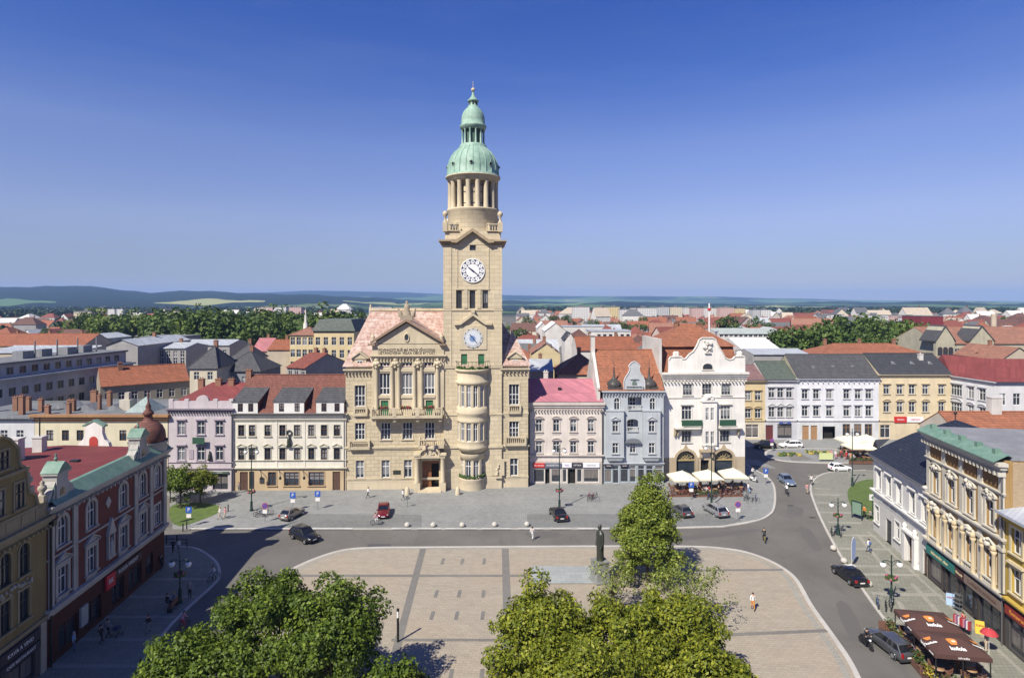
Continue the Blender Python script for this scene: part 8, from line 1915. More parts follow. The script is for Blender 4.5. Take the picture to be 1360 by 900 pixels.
for px, py, n_, cols, where in ((352, 686, 4, ('grey', 'blue', 'black', 'silver'), 'beside the no-stopping sign left of the silver hatchback'), (788, 663, 3, ('red', 'red', 'grey'), 'in the rack before the blue-grey house'), (998, 664, 4, ('black', 'grey', 'silver', 'blue'), 'in the rack at the cafe corner'), (876, 657, 2, ('silver', 'grey'), 'in the rack left of the cafe'), (946, 662, 3, ('blue', 'black', 'grey'), 'around the tall lamp post at the cafe'), (1180, 808, 4, ('blue', 'black', 'grey', 'silver'), 'around the lamp post by the beer tent'), (1112, 711, 3, ('black', 'blue', 'grey'), 'around the lamp post on the right pavement')):
    x0, y0 = G(px, py)
    for i in range(n_): bike(x0+(i-n_/2)*.5, y0+rng.uniform(-.3, .3), 60+rng.uniform(-12, 12), cols[i], f'{["leftmost", "second", "third", "fourth"][i]} bicycle {where}', lean=R(6))
x, y = G(1150, 858); mc = thing('motorcycle', 'black motorcycle riding down the right-hand road beside the grey estate car', 'motorcycle', (x, y, 0), R(-86))
mb = MB(); mb.ball((.1, 0, .72), .3, 10, 7, 0, 1.4, .6, .75); mb.ball((-.4, 0, .78), .2, 8, 5, 0, 2, .75, .5); mb.box(-.3, .35, -.18, .18, .3, .6); mb.tube((.45, 0, .95), (.68, 0, .33), .05, n=6); mb.tube((-.3, 0, .4), (-.68, 0, .33), .05, n=6); mb.build('body', BLK, mc)
for s_ in (-1, 1): mb = MB(); mb.torus((0, 0, 0), .25, .075, 'y', 18, 6); mb.tube((0, -.05, 0), (0, .05, 0), .16, n=10); mb.build('wheel', M_TYRE, mc, (s_*.68, 0, .33))
mb = MB(); mb.tube((.42, -.36, 1.05), (.42, .36, 1.05), .025, n=5); mb.build('handlebar', M_IRON, mc); mb = MB(); mb.ball((.6, 0, .85), .11, 8, 5); mb.build('headlight', M_HEADL, mc)
rd = person(0, 0, 'ride', -86, 'black', 'black', 'motorcyclist in black on the right-hand road', .02, 'black', xy=(x, y), group='cyclists')
x, y = G(1001, 640); s2 = thing('scooter', 'white scooter parked at the cafe corner', 'scooter', (x, y, .1), R(-60)); mb = MB(); mb.ball((-.4, 0, .55), .26, 10, 6, 0, 1.5, .7, .8); mb.box(-.2, .35, -.16, .16, .25, .32); mb.loft([[(.38, -.2, .25), (.38, .2, .25), (.44, .2, .25), (.44, -.2, .25)], [(.5, -.12, 1.0), (.5, .12, 1.0), (.56, .12, 1.0), (.56, -.12, 1.0)]]); mb.build('body', WHT, s2)
for q in (-.55, .62): mb = MB(); mb.torus((q, 0, .25), .17, .07, 'y', 14, 6); mb.build('wheel', M_TYRE, s2)
mb = MB(); mb.tube((.5, -.3, 1.02), (.5, .3, 1.02), .025, n=5); mb.build('handlebar', M_IRON, s2)
# ------------------------------------------------------------------ lamps
M_LPOST = plain('dark_green_iron', (.02, .045, .04), .45, .2); M_OPAL = plain('opal_glass', (.78, .78, .76), .25); M_FLW = plain('purple_flowers', (.35, .07, .16), .7); M_BASKET = foliage('basket_leaves', (.05, .09, .02), (.12, .16, .04))
def lamp_parts(h, arm, gr):
    p = MB(); p.lathe([(.26, 0), (.26, .25), (.18, .4), (.16, 1.2), (.2, 1.3), (.09, 1.5), (.075, h*.6), (.06, h-.5), (.1, h-.42), (.06, h-.3), (.04, h+.05), (.08, h+.15), (.01, h+.4)], 10)
    a_ = MB(); 
    for s_ in (-1, 1): a_.path([(0, 0, h-.45), (s_*arm*.5, 0, h-.2), (s_*arm*.9, 0, h-.18), (s_*arm, 0, h-.35)], .035, 6); a_.path([(0, 0, h-.9), (s_*arm*.45, 0, h-.5), (s_*arm*.7, 0, h-.22)], .02, 5)
    g = MB(); g.lathe([(.05, .02), (gr*.55, -.02), (gr, -gr*.7), (gr*1.02, -gr), (gr*.8, -gr*1.7), (gr*.3, -gr*2.05), (.01, -gr*2.1)], 12); c_ = MB(); c_.lathe([(.04, .12), (.1, .06), (gr*.6, 0), (gr*.62, -.04)], 10)
    b_ = MB(); b_.torus((0, 0, 0), .42, .16, 'z', 14, 6); [b_.ball((.45*math.cos(t), .45*math.sin(t), rng.uniform(-.1, .2)), rng.uniform(.12, .2), 6, 4, i % 2) for i, t in enumerate([k*.45 for k in range(14)])]
    return p.mesh('post', [M_LPOST]), a_.mesh('arm', [M_LPOST]), g.mesh('lantern_globe', [M_OPAL]), c_.mesh('lantern_cap', [M_LPOST]), b_.mesh('flower_basket', [M_BASKET, M_FLW])
LT, LS = lamp_parts(9.3, .85, .27), lamp_parts(4.6, .85, .3)
def lamp(px, py, kind, bz, label, ang=0):
    q = LT if kind else LS; h = 9.3 if kind else 4.6; x, y = G(px, py); t = thing('street_lamp', label, 'street lamp', (x, y, .1), R(ang), 'double globe street lamps'); link('post', q[0], t); link('arm', q[1], t)
    for s_ in (-1, 1): o = link('lantern_globe', q[2], t); o.location = (s_*.85, 0, h-.38); link('lantern_cap', q[3], o)
    if bz: o = link('flower_basket', q[4], t); o.location = (0, 0, bz)
lamp(334, 679, 1, 2.8, 'tall double-globe lamp with flower ring before the white house with dormers'); lamp(743, 677, 1, 2.8, 'tall double-globe lamp with flower ring beside the parked black saloon'); lamp(945, 672, 1, 0, 'tall double-globe lamp in front of the cafe umbrellas'); lamp(1132, 646, 1, 0, 'tall double-globe lamp at the far end of the right lawn')
lamp(1113, 711, 0, 2.6, 'low double-globe lamp with flower ring on the right pavement near the lawn'); lamp(1184, 802, 0, 2.6, 'low double-globe lamp with flower ring by the beer tent'); lamp(239, 801, 0, 2.9, 'low double-globe lamp in the shaded left street')
# ------------------------------------------------------------------ statue, post, balls, bollards
sx, sy = 9.75, 66.6
st = thing('statue', 'dark bronze figure in a long coat on a grey pedestal, left of the conical tree', 'statue', (sx, sy, .08), R(200))
mb = MB(); mb.box(-.95, .95, -.95, .95, .06, .25); mb.frus(-.78, .78, -.78, .78, .25, 2.2, .06, .06); mb.box(-.8, .8, -.8, .8, 2.2, 2.32); mb.build('pedestal', ashlar('pedestal_granite', (.24, .25, .245), 1.6, 1.0, .7, .01), st)
fig = MB(); el = lambda rx, ry, z, dx=0: [(dx+rx*math.cos(t), ry*math.sin(t), z) for t in [i*2*math.pi/16 for i in range(16)]]
fig.loft([el(.36, .42, 2.32, .05), el(.40, .46, 2.5), el(.38, .44, 3.2), el(.40, .46, 3.9), el(.42, .52, 4.6), el(.40, .60, 5.15), el(.34, .56, 5.4), el(.16, .22, 5.58), el(.13, .14, 5.66, .03), el(.2, .17, 5.8, .06), el(.23, .19, 5.98, .06), el(.2, .17, 6.14, .04), el(.08, .07, 6.24, .03)])
for s_ in (-1, 1): fig.tube((0, s_*.56, 5.25), (-.02, s_*.64, 4.5), .16, .14, 8); fig.tube((-.02, s_*.64, 4.5), (.18, s_*.56, 3.95), .14, .1, 8); fig.ball((.22, s_*.55, 3.85), .12, 8, 5)
fig.ball((.3, 0, 5.95), .06, 6, 4); fig.build('bronze_figure', M_BRONZE, st)
x, y = G(528.5, 853); po = thing('marker_post', 'slim black post with a white top standing on the plaza', 'post', (x, y, .08)); mb = MB(); mb.tube((0, 0, 0), (0, 0, 2.2), .11, n=10); mb.build('shaft', M_IRON, po); mb = MB(); mb.tube((0, 0, 2.2), (0, 0, 2.8), .1, n=10); mb.build('light_cylinder', M_OPAL, po); mb = MB(); mb.tube((0, 0, 2.8), (0, 0, 3.0), .12, n=10); mb.build('cap', M_IRON, po)
M_BALL = P('pale_granite', (.50, .48, .43), .4)
for i, (px, py) in enumerate([(541, 700), (575.5, 700), (614, 700), (657, 699.5), (700, 699), (1107, 731), (1121, 748), (1135, 760.5), (1154, 779)]):
    x, y = G(px, py); mb = MB(); mb.lathe([(.25, 0), (.36, .1), (.39, .28), (.31, .48), (.15, .58), (.01, .61)], 12)
    tag(mb.build('stone_ball', M_BALL, None, (x, y, .1)), ['leftmost stone ball on the kerb before the town hall', 'second stone ball on the kerb, below the portal', 'third stone ball on the kerb, below the tower', 'fourth stone ball on the kerb before the right wing', 'fifth stone ball on the kerb, beside the walker in white', 'far stone ball on the right pavement edge', 'stone ball at the foot of the blue beach flag', 'stone ball beside the black saloon roof', 'nearest stone ball on the right pavement, behind the black saloon'][i], 'stone ball', 'stone balls along the kerbs')
for i, (px, py) in enumerate([(248, 703), (243, 706), (303, 680), (235, 722), (221, 722)]):
    x, y = G(px, py); mb = MB(); mb.tube((0, 0, 0), (0, 0, .95), .08, n=8); mb.ball((0, 0, .98), .1, 8, 5); tag(mb.build('bollard', M_IRON, None, (x, y, .1)), ['black bollard at the lawn corner nearest the road', 'black bollard left of the lawn corner', 'black bollard beside the pair at the corner lawn', 'black bollard at the shaded street corner', 'black bollard by the maroon house corner'][i], 'bollard', 'black bollards at the left corner')
# ------------------------------------------------------------------ signs
M_SBLUE = plain('sign_blue_sheet', (.03, .10, .42), .5); M_SRED = plain('sign_red_sheet', (.45, .03, .06), .5)
def road_sign(px, py, kind, label, k=1.0):
    x, y = G(px, py); t = thing('road_sign', label, 'road sign', (x, y, .1), 0, 'road signs'); mb = MB(); mb.tube((0, 0, 0), (0, 0, 2.7*k), .035, n=6); mb.build('post', M_GREYMETAL, t)
    if kind == 'P':
        mb = MB(); mb.box(-.42, .42, -.07, -.04, 1.9, 2.75); q = mb.build('sign_plate', M_SBLUE, t); text(q, 'P', .7, (0, -.08, 2.33), W_WHITE)
    else:
        mb = MB(); disc(mb, .42, -.07, -.04, 0, 2.3, 20); q = mb.build('sign_plate', M_SRED, t); mb = MB(); disc(mb, .33, -.085, -.068, 0, 2.3, 20); mb.build('sign_field', M_SBLUE, q); mb = MB()
        for s_ in (-1, 1): mb.prism([(-.26, 2.3-s_*.26-.04), (-.2, 2.3-s_*.26-.04), (.26, 2.3+s_*.26+.04), (.2, 2.3+s_*.26+.04)][::(1 if s_ > 0 else -1)], -.095-.006*(s_ > 0), -.08)
        mb.build('sign_cross', M_SRED, q)
    mb = MB(); mb.box(-.32, .32, -.07, -.04, 1.25, 1.75); mb.build('extra_plate', W_WHITE, t)
road_sign(389, 679, 'P', 'blue parking sign behind the beige-silver hatchback'); road_sign(422, 677, 'P', 'blue parking sign on the setts nearest the town hall'); road_sign(352, 694, 'N', 'round no-stopping sign among the bicycles on the left'); road_sign(980, 692, 'N', 'round no-stopping sign right of the silver estate car'); road_sign(918, 664, 'P', 'blue parking sign before the cafe umbrellas'); road_sign(1017, 644, 'P', 'blue parking sign at the rounded cafe corner'); road_sign(1025, 600, 'N', 'round sign on the kerb by the far parked cars'); road_sign(251, 700, 'P', 'blue direction sign at the corner of the left lawn')
x, y = G(541, 674); mb = MB(); mb.tube((0, 0, 0), (0, 0, 1.7), .04, n=6); mb.box(-.22, .22, -.06, .0, 1.2, 1.7); tag(mb.build('ticket_machine', M_GREYMETAL, None, (x, y, .1)), 'slim grey ticket post before the town hall portal', 'ticket machine')
x, y = G(1131, 752); bf = thing('beach_flag', 'tall pale blue feather flag on the right pavement edge', 'flag', (x, y, .1), R(20)); mb = MB(); mb.path([(0, 0, 0), (0, 0, 2.6), (.12, 0, 3.1), (.4, 0, 3.35)], .025, 5); mb.box(-.3, .3, -.3, .3, 0, .05); mb.build('pole', W_WHITE, bf); mb = MB(); mb.prism([(.03, .6), (.55, .75), (.68, 2.6), (.45, 3.3), (.12, 3.08), (.03, 2.6)], -.012, .012); mb.build('banner', plain('pale_blue_banner', (.22, .28, .48), .7), bf)
for px, py, c, lab, tx in ((1218, 756, 'white', 'white pavement sign at the portal of the white slate-roofed house', 'MENU'), (1262, 803, 'lightblue', 'pale blue pavement sign before the teal shop sign', 'AKCE'), (1301, 841, 'yellow', 'yellow pavement sign by the yellow shop display', 'SLEVA')):
    x, y = G(px, py); t = thing('pavement_sign', lab, 'pavement sign', (x, y, .1), R(-30), 'pavement signs'); mb = MB(); mb.loft([[(-.35, -.3, 0), (.35, -.3, 0), (.35, -.26, 0), (-.35, -.26, 0)], [(-.35, -.02, 1.1), (.35, -.02, 1.1), (.35, .02, 1.1), (-.35, .02, 1.1)]], smooth=False); mb.build('front_board', CL[c], t); mb = MB(); mb.loft([[(-.35, .3, 0), (.35, .3, 0), (.35, .26, 0), (-.35, .26, 0)], [(-.35, .05, 1.1), (.35, .05, 1.1), (.35, .021, 1.1), (-.35, .021, 1.1)]], smooth=False); mb.build('back_board', CL[c], t); text(t, tx, .22, (0, -.18, .75), CL['red'], rot=(R(76), 0, 0))
x, y = G(1278, 842); t = thing('clothes_rack', 'clothes rack hung with red and pink garments before the shop window', 'clothes rack', (x, y, .1), R(-75)); mb = MB(); mb.path([(-.8, 0, 0), (-.8, 0, 1.5), (.8, 0, 1.5), (.8, 0, 0)], .025, 5); mb.build('frame', M_GREYMETAL, t)
for i in range(10): mb = MB(); mb.box(-.03, .03, -.2, .2, .65+.1*rng.random(), 1.46); mb.build('garment', CL[('red', 'pink', 'purple', 'white', 'red')[i % 5]], t, (-.7+i*.155, 0, 0))
x, y = G(1272, 812); t = thing('display_rack', 'white wire display rack beside the pale blue pavement sign', 'rack', (x, y, .1), R(-75)); mb = MB(); [mb.path([(sx_, sy_, 0), (sx_, sy_, 1.7)], .02, 5) for sx_ in (-.35, .35) for sy_ in (-.2, .2)]; mb.build('frame', M_GREYMETAL, t); [MB().box(-.36, .36, -.21, .21, z_, z_+.03).build('shelf', M_GREYMETAL, t) for z_ in (.3, .75, 1.2, 1.65)]
x, y = G(1138, 690); t = thing('info_board', 'tall green-framed info board at the edge of the right lawn', 'info board', (x, y, .1), R(-60)); mb = MB(); [mb.box(q-.05, q+.05, -.05, .05, 0, 2.5) for q in (-.7, .7)]; mb.box(-.75, .75, -.06, .06, 2.4, 2.55); mb.build('frame', M_LPOST, t); mb = MB(); mb.box(-.64, .64, -.03, .03, .7, 2.38); mb.build('panel', plain('poster_green', (.16, .24, .18), .5), t)
x, y = G(1159, 690); t = thing('pharmacy_sign', 'white square sign on a post beside the white slate-roofed house', 'sign', (x, y, .1)); mb = MB(); mb.tube((0, 0, 0), (0, 0, 3.2), .05, n=6); mb.build('post', M_LPOST, t); mb = MB(); mb.box(-.45, .45, -.08, .08, 2.7, 3.5); q = mb.build('sign_box', W_WHITE, t); mb = MB(); mb.box(-.1, .1, -.1, -.079, 2.85, 3.35); mb.box(-.25, .25, -.098, -.079, 3.0, 3.2); mb.build('green_cross', CL['green'], q)
x, y = G(206, 700); t = thing('notice_post', 'tall grey notice post on the lawn by the maroon house corner', 'sign', (x+1.2, y, .1)); mb = MB(); mb.tube((0, 0, 0), (0, 0, 4.3), .08, n=6); mb.build('post', M_GREYMETAL, t); mb = MB(); mb.box(-.3, .3, -.1, .0, 2.6, 4.2); mb.build('panel', plain('grey_green_panel', (.22, .27, .26), .5), t)
x, y = G(1097, 613); t = thing('banner_stand', 'pale yellow-green banner on a low stand at the far crossing', 'banner', (x, y, .1)); mb = MB(); mb.box(-1.3, 1.3, -.06, .06, .35, 1.6); q = mb.build('banner_panel', plain('pale_lime', (.55, .60, .30), .7), t); mb = MB(); [mb.box(q_-.06, q_+.06, -.2, .2, 0, .36) for q_ in (-1.1, 1.1)]; mb.build('foot', M_GREYMETAL, t)
for px, py in ((1048, 605), (1087, 602.5)):
    x, y = G(px, py); mb = MB(); [mb.ball((x+rng.uniform(-2.2, 2.2), y+rng.uniform(-1, 1), .2), rng.uniform(.25, .45), 6, 4, i % 3 == 0) for i in range(40)]; tag(mb.build('flower_bed', [M_BASKET, plain('ochre_flowers', (.3, .24, .06), .8)]), kind='stuff')
# ------------------------------------------------------------------ cafe terraces
M_CANV = plain('cream_canvas', (.72, .66, .50), .85); M_WICK = plain('brown_wicker', (.16, .075, .05), .8); M_TTOP = plain('table_top_wood', (.30, .18, .10), .5)
def parasol_parts(s_, edge, peak):
    c_ = MB(); p = [(-s_, -s_), (s_, -s_), (s_, s_), (-s_, s_)]
    c_.add([(*q, edge) for q in p]+[(0, 0, peak)], [(0, 1, 4), (1, 2, 4), (2, 3, 4), (3, 0, 4)]); c_.add([(*q, edge) for q in p]+[(*q, edge-.22) for q in p], [(i, i+4, (i+1) % 4+4, (i+1) % 4) for i in range(4)]); c_.ball((0, 0, peak), .08, 6, 4)
    r_ = MB(); [r_.tube((0, 0, peak-.06), (*q, edge-.02), .02, n=4) for q in p]; [r_.tube((0, 0, peak-.9), (q[0]*.5, q[1]*.5, (peak+edge)/2-.05), .018, n=4) for q in p]
    o_ = MB(); o_.tube((0, 0, 0), (0, 0, peak-.02), .04, n=8); b_ = MB(); b_.lathe([(.4, 0), (.4, .1), (.08, .16)], 10)
    return c_.mesh('canopy', [M_CANV]), r_.mesh('rib_frame', [W_WHITE]), o_.mesh('pole', [W_WHITE]), b_.mesh('base', [M_GREYMETAL])
PQ = parasol_parts(1.95, 2.5, 3.55)
def parasol(x, y, ang, label, group):
    t = thing('parasol', label, 'parasol', (x, y, .1), R(ang), group)
    for m in PQ: link(m.name.split('.')[0], m, t)
_t = MB(); _t.lathe([(.42, .72), (.42, .76), (0, .761)], 14); TTM = _t.mesh('tabletop', [M_TTOP]); _t = MB(); _t.tube((0, 0, .04), (0, 0, .72), .035, n=6); _t.lathe([(.25, 0), (.25, .03), (.04, .06)], 10); TLM = _t.mesh('pedestal', [M_IRON])
_t = MB(); _t.box(-.22, .22, -.22, .22, .42, .47); CSM = _t.mesh('seat', [M_WICK]); _t = MB(); _t.loft([[(-.24, -.22, .47), (-.2, -.22, .47), (-.2, .22, .47), (-.24, .22, .47)], [(-.3, -.22, .92), (-.27, -.22, .92), (-.27, .22, .92), (-.3, .22, .92)]], smooth=False); [_t.box(-.22, .16, s_*.22-.02, s_*.22+.02, .64, .68) for s_ in (-1, 1)]; CBM = _t.mesh('backrest', [M_WICK]); _t = MB(); [_t.tube((a*.2, b_*.2, 0), (a*.2, b_*.2, .43), .02, n=5) for a in (-1, 1) for b_ in (-1, 1)]; CLM = _t.mesh('leg_frame', [M_IRON])
def cafe_set(x, y, where, i, n_=4, z=.1, gl=('cafe tables', 'cafe chairs')):
    t = thing('cafe_table', f'round cafe table {where}', 'table', (x, y, z), rng.random(), gl[0]); link('tabletop', TTM, t); link('pedestal', TLM, t)
    for k in range(n_):
        a = k*2*math.pi/n_+.4*i; c_ = thing('cafe_chair', f'brown wicker chair at the table {where}, {["right", "back", "left", "front"][int(((math.degrees(a)+45) % 360)//90)]} side', 'chair', (x+.75*math.cos(a), y+.75*math.sin(a), z), a+math.pi, gl[1]); link('seat', CSM, c_); link('backrest', CBM, c_); link('leg_frame', CLM, c_)
for i, (px, py, d) in enumerate(((906, 633, 97.6), (940, 632, 98.2), (973.5, 626.5, 99.2))):
    x = (px-CX)*d/FPX; nm = ['left', 'middle', 'right'][i]
    parasol(x, d, rng.uniform(-4, 4), f'{nm} one of the three cream parasols before the white gabled house', 'cream parasols of the cafe')
    for j, (dx, dy) in enumerate(((-1.1, -1.2), (1.0, -.9), (-.9, 1.2), (1.1, 1.1))): cafe_set(x+dx, d+dy, f'{["front left", "front right", "back left", "back right"][j]} under the {nm} cafe parasol', i+j)
FARP = [(1127, 579, 124), (1151, 578, 124.5), (1137, 590, 118.5), (1156, 590, 118)]
for i, (px, py, d) in enumerate(FARP):
    x = (px-CX)*d/FPX; nm = ['far left', 'far right', 'near left', 'near right'][i]
    parasol(x, d, rng.uniform(-6, 6), f'{nm} cream parasol on the distant terrace before the pale blue house', 'cream parasols of the far terrace')
    for j, (dx, dy) in enumerate(((-1.0, -1.0), (1.0, -.8), (0, 1.1))): cafe_set(x+dx, d+dy, f'{["front left", "front right", "back"][j]} under the {nm} distant parasol', i+j)
def planter(x0, y0, x1, y1, label, mats, h=.55, hh=.5, w_=.4, group='planters', z=.1, seed=0):
    a, b_ = Vector((x0, y0)), Vector((x1, y1)); d = b_-a; t = thing('planter', label, 'planter', (x0, y0, z), math.atan2(d.y, d.x), group); L = d.length
    mb = MB(); mb.box(0, L, -w_/2, w_/2, 0, h); mb.build('box', mats[0], t); r = np.random.default_rng(seed+int(abs(x0*7+y0*3))); k = int(L*110)
    p = np.column_stack([r.uniform(0, L, k), r.uniform(-w_*.7, w_*.7, k), h+r.uniform(-.05, hh, k)**1]); q = link('plants', leaf_mesh('plants', p, np.tile((0, 0, 1.0), (k, 1)), .17, seed, mats[1]), t)
    return t
F_RBR = foliage('red_brown_plants', (.13, .04, .03), (.30, .12, .07), .15); F_YEL = foliage('yellow_flowers', (.10, .12, .02), (.55, .40, .04), .2)
for i, (px0, px1) in enumerate(((886, 921), (923, 954), (956, 987))):
    d = 95.4; planter((px0-CX)*d/FPX, d, (px1-CX)*d/FPX, d+.3, f'{["left", "middle", "right"][i]} planter of red-brown plants along the cafe terrace', (M_WICK, (F_RBR, M_BASKET, F_RBR)[i]), .3, .75, seed=i)
for i, (px0, px1, d) in enumerate(((1112, 1140, 120.5), (1128, 1158, 115.2))): planter((px0-CX)*d/FPX, d, (px1-CX)*d/FPX, d, f'{["far", "near"][i]} planter of green plants at the distant terrace', (M_WICK, M_BASKET), seed=9+i)
for i in range(10):
    px, d = rng.uniform(893, 985), rng.uniform(96.3, 99.5); tp = rng.choice(['red', 'black', 'white', 'beige', 'purple', 'navy'])
    person(0, 0, 'sit', rng.uniform(0, 360), tp, rng.choice(['black', 'denim', 'beige']), f'guest in {tp} seated under the {"left" if px < 925 else "middle" if px < 957 else "right"} cafe parasol', .1, xy=((px-CX)*d/FPX, d), group='seated cafe guests', hair=rng.choice(list(HAIR)))
for i in range(8):
    px, d = rng.uniform(1115, 1160), rng.uniform(117, 125); tp = rng.choice(['red', 'black', 'white', 'lightblue', 'navy'])
    person(0, 0, 'sit', rng.uniform(0, 360), tp, 'black', f'guest in {tp} seated on the distant terrace', .1, xy=((px-CX)*d/FPX, d), group='seated guests of the far terrace', hair=rng.choice(list(HAIR)))
# ------------------------------------------------------------------ brown beer tent at the lower right
tx, ty, tw_, tl_ = 36.75, 51.8, 4.15, 7.3; ta = R(-9.5)
BT = thing('beer_tent', 'brown canopy of the terrace at the lower right with orange cup emblems and white lettering', 'canopy', (tx, ty, .1), ta)
M_BRC = plain('brown_canvas', (.075, .035, .028), .8); M_ORE = plain('emblem_orange', (.62, .22, .05), .6); M_EMB2 = plain('emblem_cream', (.70, .52, .36), .6)
mb = MB()
for k in (0, 1):
    y0, y1 = -tl_/2+k*tl_/2, -tl_/2+(k+1)*tl_/2-.04; x0, x1 = -tw_/2, tw_/2; ym = (y0+y1)/2
    mb.add([(x0, y0, 2.45), (x1, y0, 2.45), (x1, y1, 2.45), (x0, y1, 2.45), (x0+1.4, ym, 2.95), (x1-1.4, ym, 2.95)], [(0, 1, 5, 4), (1, 2, 5), (2, 3, 4, 5), (3, 0, 4)])
    p = [(x0, y0), (x1, y0), (x1, y1), (x0, y1)]; mb.add([(*q, 2.45) for q in p]+[(q[0]*1.01, q[1], 2.1) for q in p], [(i, i+4, (i+1) % 4+4, (i+1) % 4) for i in range(4)])
mb.build('canopy', M_BRC, BT)
mb = MB(); [mb.tube((x, y, 0), (x, y, 2.45), .05, n=6) for x in (-tw_/2+.1, 0, tw_/2-.1) for y in (-tl_/2+.1, 0, tl_/2-.1)]; mb.build('pole_frame', M_IRON, BT)
sl_ = math.atan2(.5, tl_/4)
for k in (0, 1):
    ym = -tl_/4+k*tl_/2; yc = ym-tl_/8; zc = 2.72
    for x, s_ in ((-.2, 1.0),):
        mb = MB(); mb.add([(-.42, .25, .0), (.42, .25, .0), (.25, -.25, .0), (-.2, -.28, .0)], [(0, 3, 2, 1)]); mb.ball((0, .27, 0), .4, 12, 4, 0, 1.05, .38, .04); q = mb.build('emblem', M_ORE, BT, (x, yc+.32, zc+.16), (sl_, 0, 0))
        mb = MB(); mb.ball((.12, .1, .02), .2, 10, 4, 0, 1, .7, .1); mb.build('emblem_highlight', M_EMB2, q); text(BT, 'kofola', .5, (x+.1, yc-.32, zc-.02), W_WHITE, rot=(sl_, 0, 0), bold=.02, width=1.15)
    for sx_ in (-1, 1):
        mb = MB(); mb.add([(-.3, .2, .0), (.3, .2, .0), (.18, -.2, .0), (-.15, -.22, .0)], [(0, 3, 2, 1)]); sr = math.atan2(.5, 1.4)*sx_; q = mb.build('emblem', M_ORE, BT, (sx_*1.75, ym+.1, 2.66), (0, sr, 0)); text(BT, 'kofola', .36, (sx_*1.75-.02, ym-.55, 2.66), W_WHITE, rot=(0, sr, 0), bold=.015)
    text(BT, 'zahradka', .24, (0, -tl_/2-.03, 2.28), W_WHITE) if k == 0 else None
    text(BT, 'kofola', .3, (-tw_/2*1.005-.03, ym, 2.28), W_WHITE, rot=(R(90), 0, R(-90)), bold=.012); text(BT, 'ta prava', .2, (-tw_/2*1.005-.03, ym-1.3, 2.28), W_WHITE, rot=(R(90), 0, R(-90)))
MT = Matrix.Translation((tx, ty, 0)) @ Matrix.Rotation(ta, 4, 'Z')
def tw(x, y): q = MT @ Vector((x, y, 0)); return (q.x, q.y)
for i in range(5): a, b_ = tw(-tw_/2-.35, -tl_/2-.6+i*1.75), tw(-tw_/2-.35, -tl_/2+1.0+i*1.75); planter(*a, *b_, f'{["nearest", "second", "third", "fourth", "farthest"][i]} leafy planter along the road side of the brown canopy', (M_WICK, (F_YEL, M_BASKET, F_RBR)[i % 3]), .6, .75, .45, 'planters of the brown canopy terrace', seed=20+i)
for i in range(3): a, b_ = tw(-tw_/2+.1+i*1.6, -tl_/2-.75), tw(-tw_/2+1.5+i*1.6, -tl_/2-.75); planter(*a, *b_, f'{["left", "middle", "right"][i]} planter at the near end of the brown canopy', (M_WICK, (M_BASKET, F_YEL, F_RBR)[i]), .6, .6, .45, 'planters of the brown canopy terrace', seed=30+i)
for i, (x, y) in enumerate(((-1.3, -2.6), (1.2, -2.4), (-1.3, .2), (1.2, .3), (-1.2, 2.7), (1.2, 2.7))): q = tw(x, y); cafe_set(q[0], q[1], f'{["near left", "near right", "centre left", "centre right", "far left", "far right"][i]} under the brown canopy', i)
mb = MB(); x, y = G(1192, 836)
x, y = tw(-tw_/2-.4, tl_/2+.1); t = thing('terrace_screen', 'low brown wooden screen at the far left corner of the brown canopy', 'screen', (x-.9, y, .1), ta); [MB().box(i*.2, i*.2+.16, -.03, .03, .1, 1.25).build('board', M_WICK, t) for i in range(7)]; MB().box(0, 1.4, .031, .07, .4, .5).build('rail', M_WICK, t)
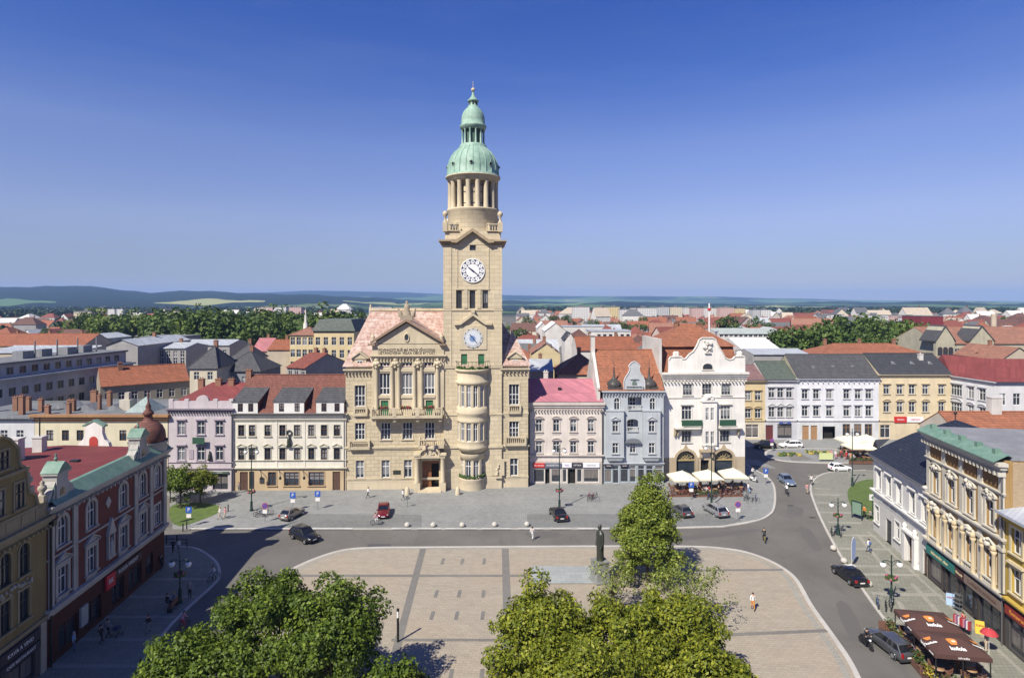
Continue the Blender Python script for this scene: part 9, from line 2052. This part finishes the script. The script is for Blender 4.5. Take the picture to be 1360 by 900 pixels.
x, y = G(1311, 868); t = thing('small_parasol', 'small red parasol right of the brown canopy', 'parasol', (x, y-.2, .1)); mb = MB(); mb.lathe([(.02, 2.25), (.28, 2.2), (.52, 2.05), (.68, 1.82)], 10, smooth=False); mb.build('canopy', CL['red'], t); mb = MB(); mb.tube((0, 0, 0), (0, 0, 2.3), .025, n=6); mb.build('pole', W_WHITE, t)
# bench and bins on the shaded side, guests' stroller
x, y = G(226, 812); t = thing('bench', 'dark slatted bench by the lamp in the shaded street', 'bench', (x, y+.4, .1), R(-80)); MB().box(-.9, .9, -.25, .25, .42, .47).build('seat', M_WICK, t); MB().box(-.9, .9, .2, .26, .5, .95).build('backrest', M_WICK, t); [MB().box(s_*.75-.05, s_*.75+.05, -.22, .24, 0, .42).build('leg', M_IRON, t) for s_ in (-1, 1)]
x, y = G(150, 850); t = thing('pram', 'dark pram pushed along the shaded street', 'pram', (x, y+.6, .1), R(70)); mb = MB(); mb.ball((0, 0, .75), .32, 10, 6, 0, 1.3, .75, .7); mb.path([(-.4, 0, .8), (-.75, 0, 1.05)], .03, 5); mb.build('body', CL['navy'], t); [MB().torus((sx_*.3, sy_*.25, .14), .11, .03, 'y', 12, 5).build('wheel', M_TYRE, t) for sx_ in (-1, 1) for sy_ in (-1, 1)]
x, y = G(230, 727); t = thing('barrier', 'low black tubular barrier at the corner of the maroon house', 'barrier', (x, y, .1), R(-4)); mb = MB(); mb.path([(-1.8, 0, 0), (-1.8, 0, 1.0), (1.8, 0, 1.0), (1.8, 0, 0)], .05, 6); mb.tube((-1.8, 0, .55), (1.8, 0, .55), .035, n=6); mb.build('rail', M_IRON, t)
for px, py, lab in ((868, 655, 'bicycle rack left of the cafe terrace'), (1000, 668, 'bicycle rack at the cafe corner'), (788, 667, 'bicycle rack before the blue-grey house')):
    x, y = G(px, py); t = thing('bicycle_rack', 'grey tubular '+lab, 'bicycle rack', (x, y, .1), 0, 'bicycle racks'); [MB().path([(-.9+i*.6, -.3, 0), (-.9+i*.6, -.3, .75), (-.9+i*.6, .3, .75), (-.9+i*.6, .3, 0)], .025, 5).build('hoop', M_GREYMETAL, t) for i in range(4)]
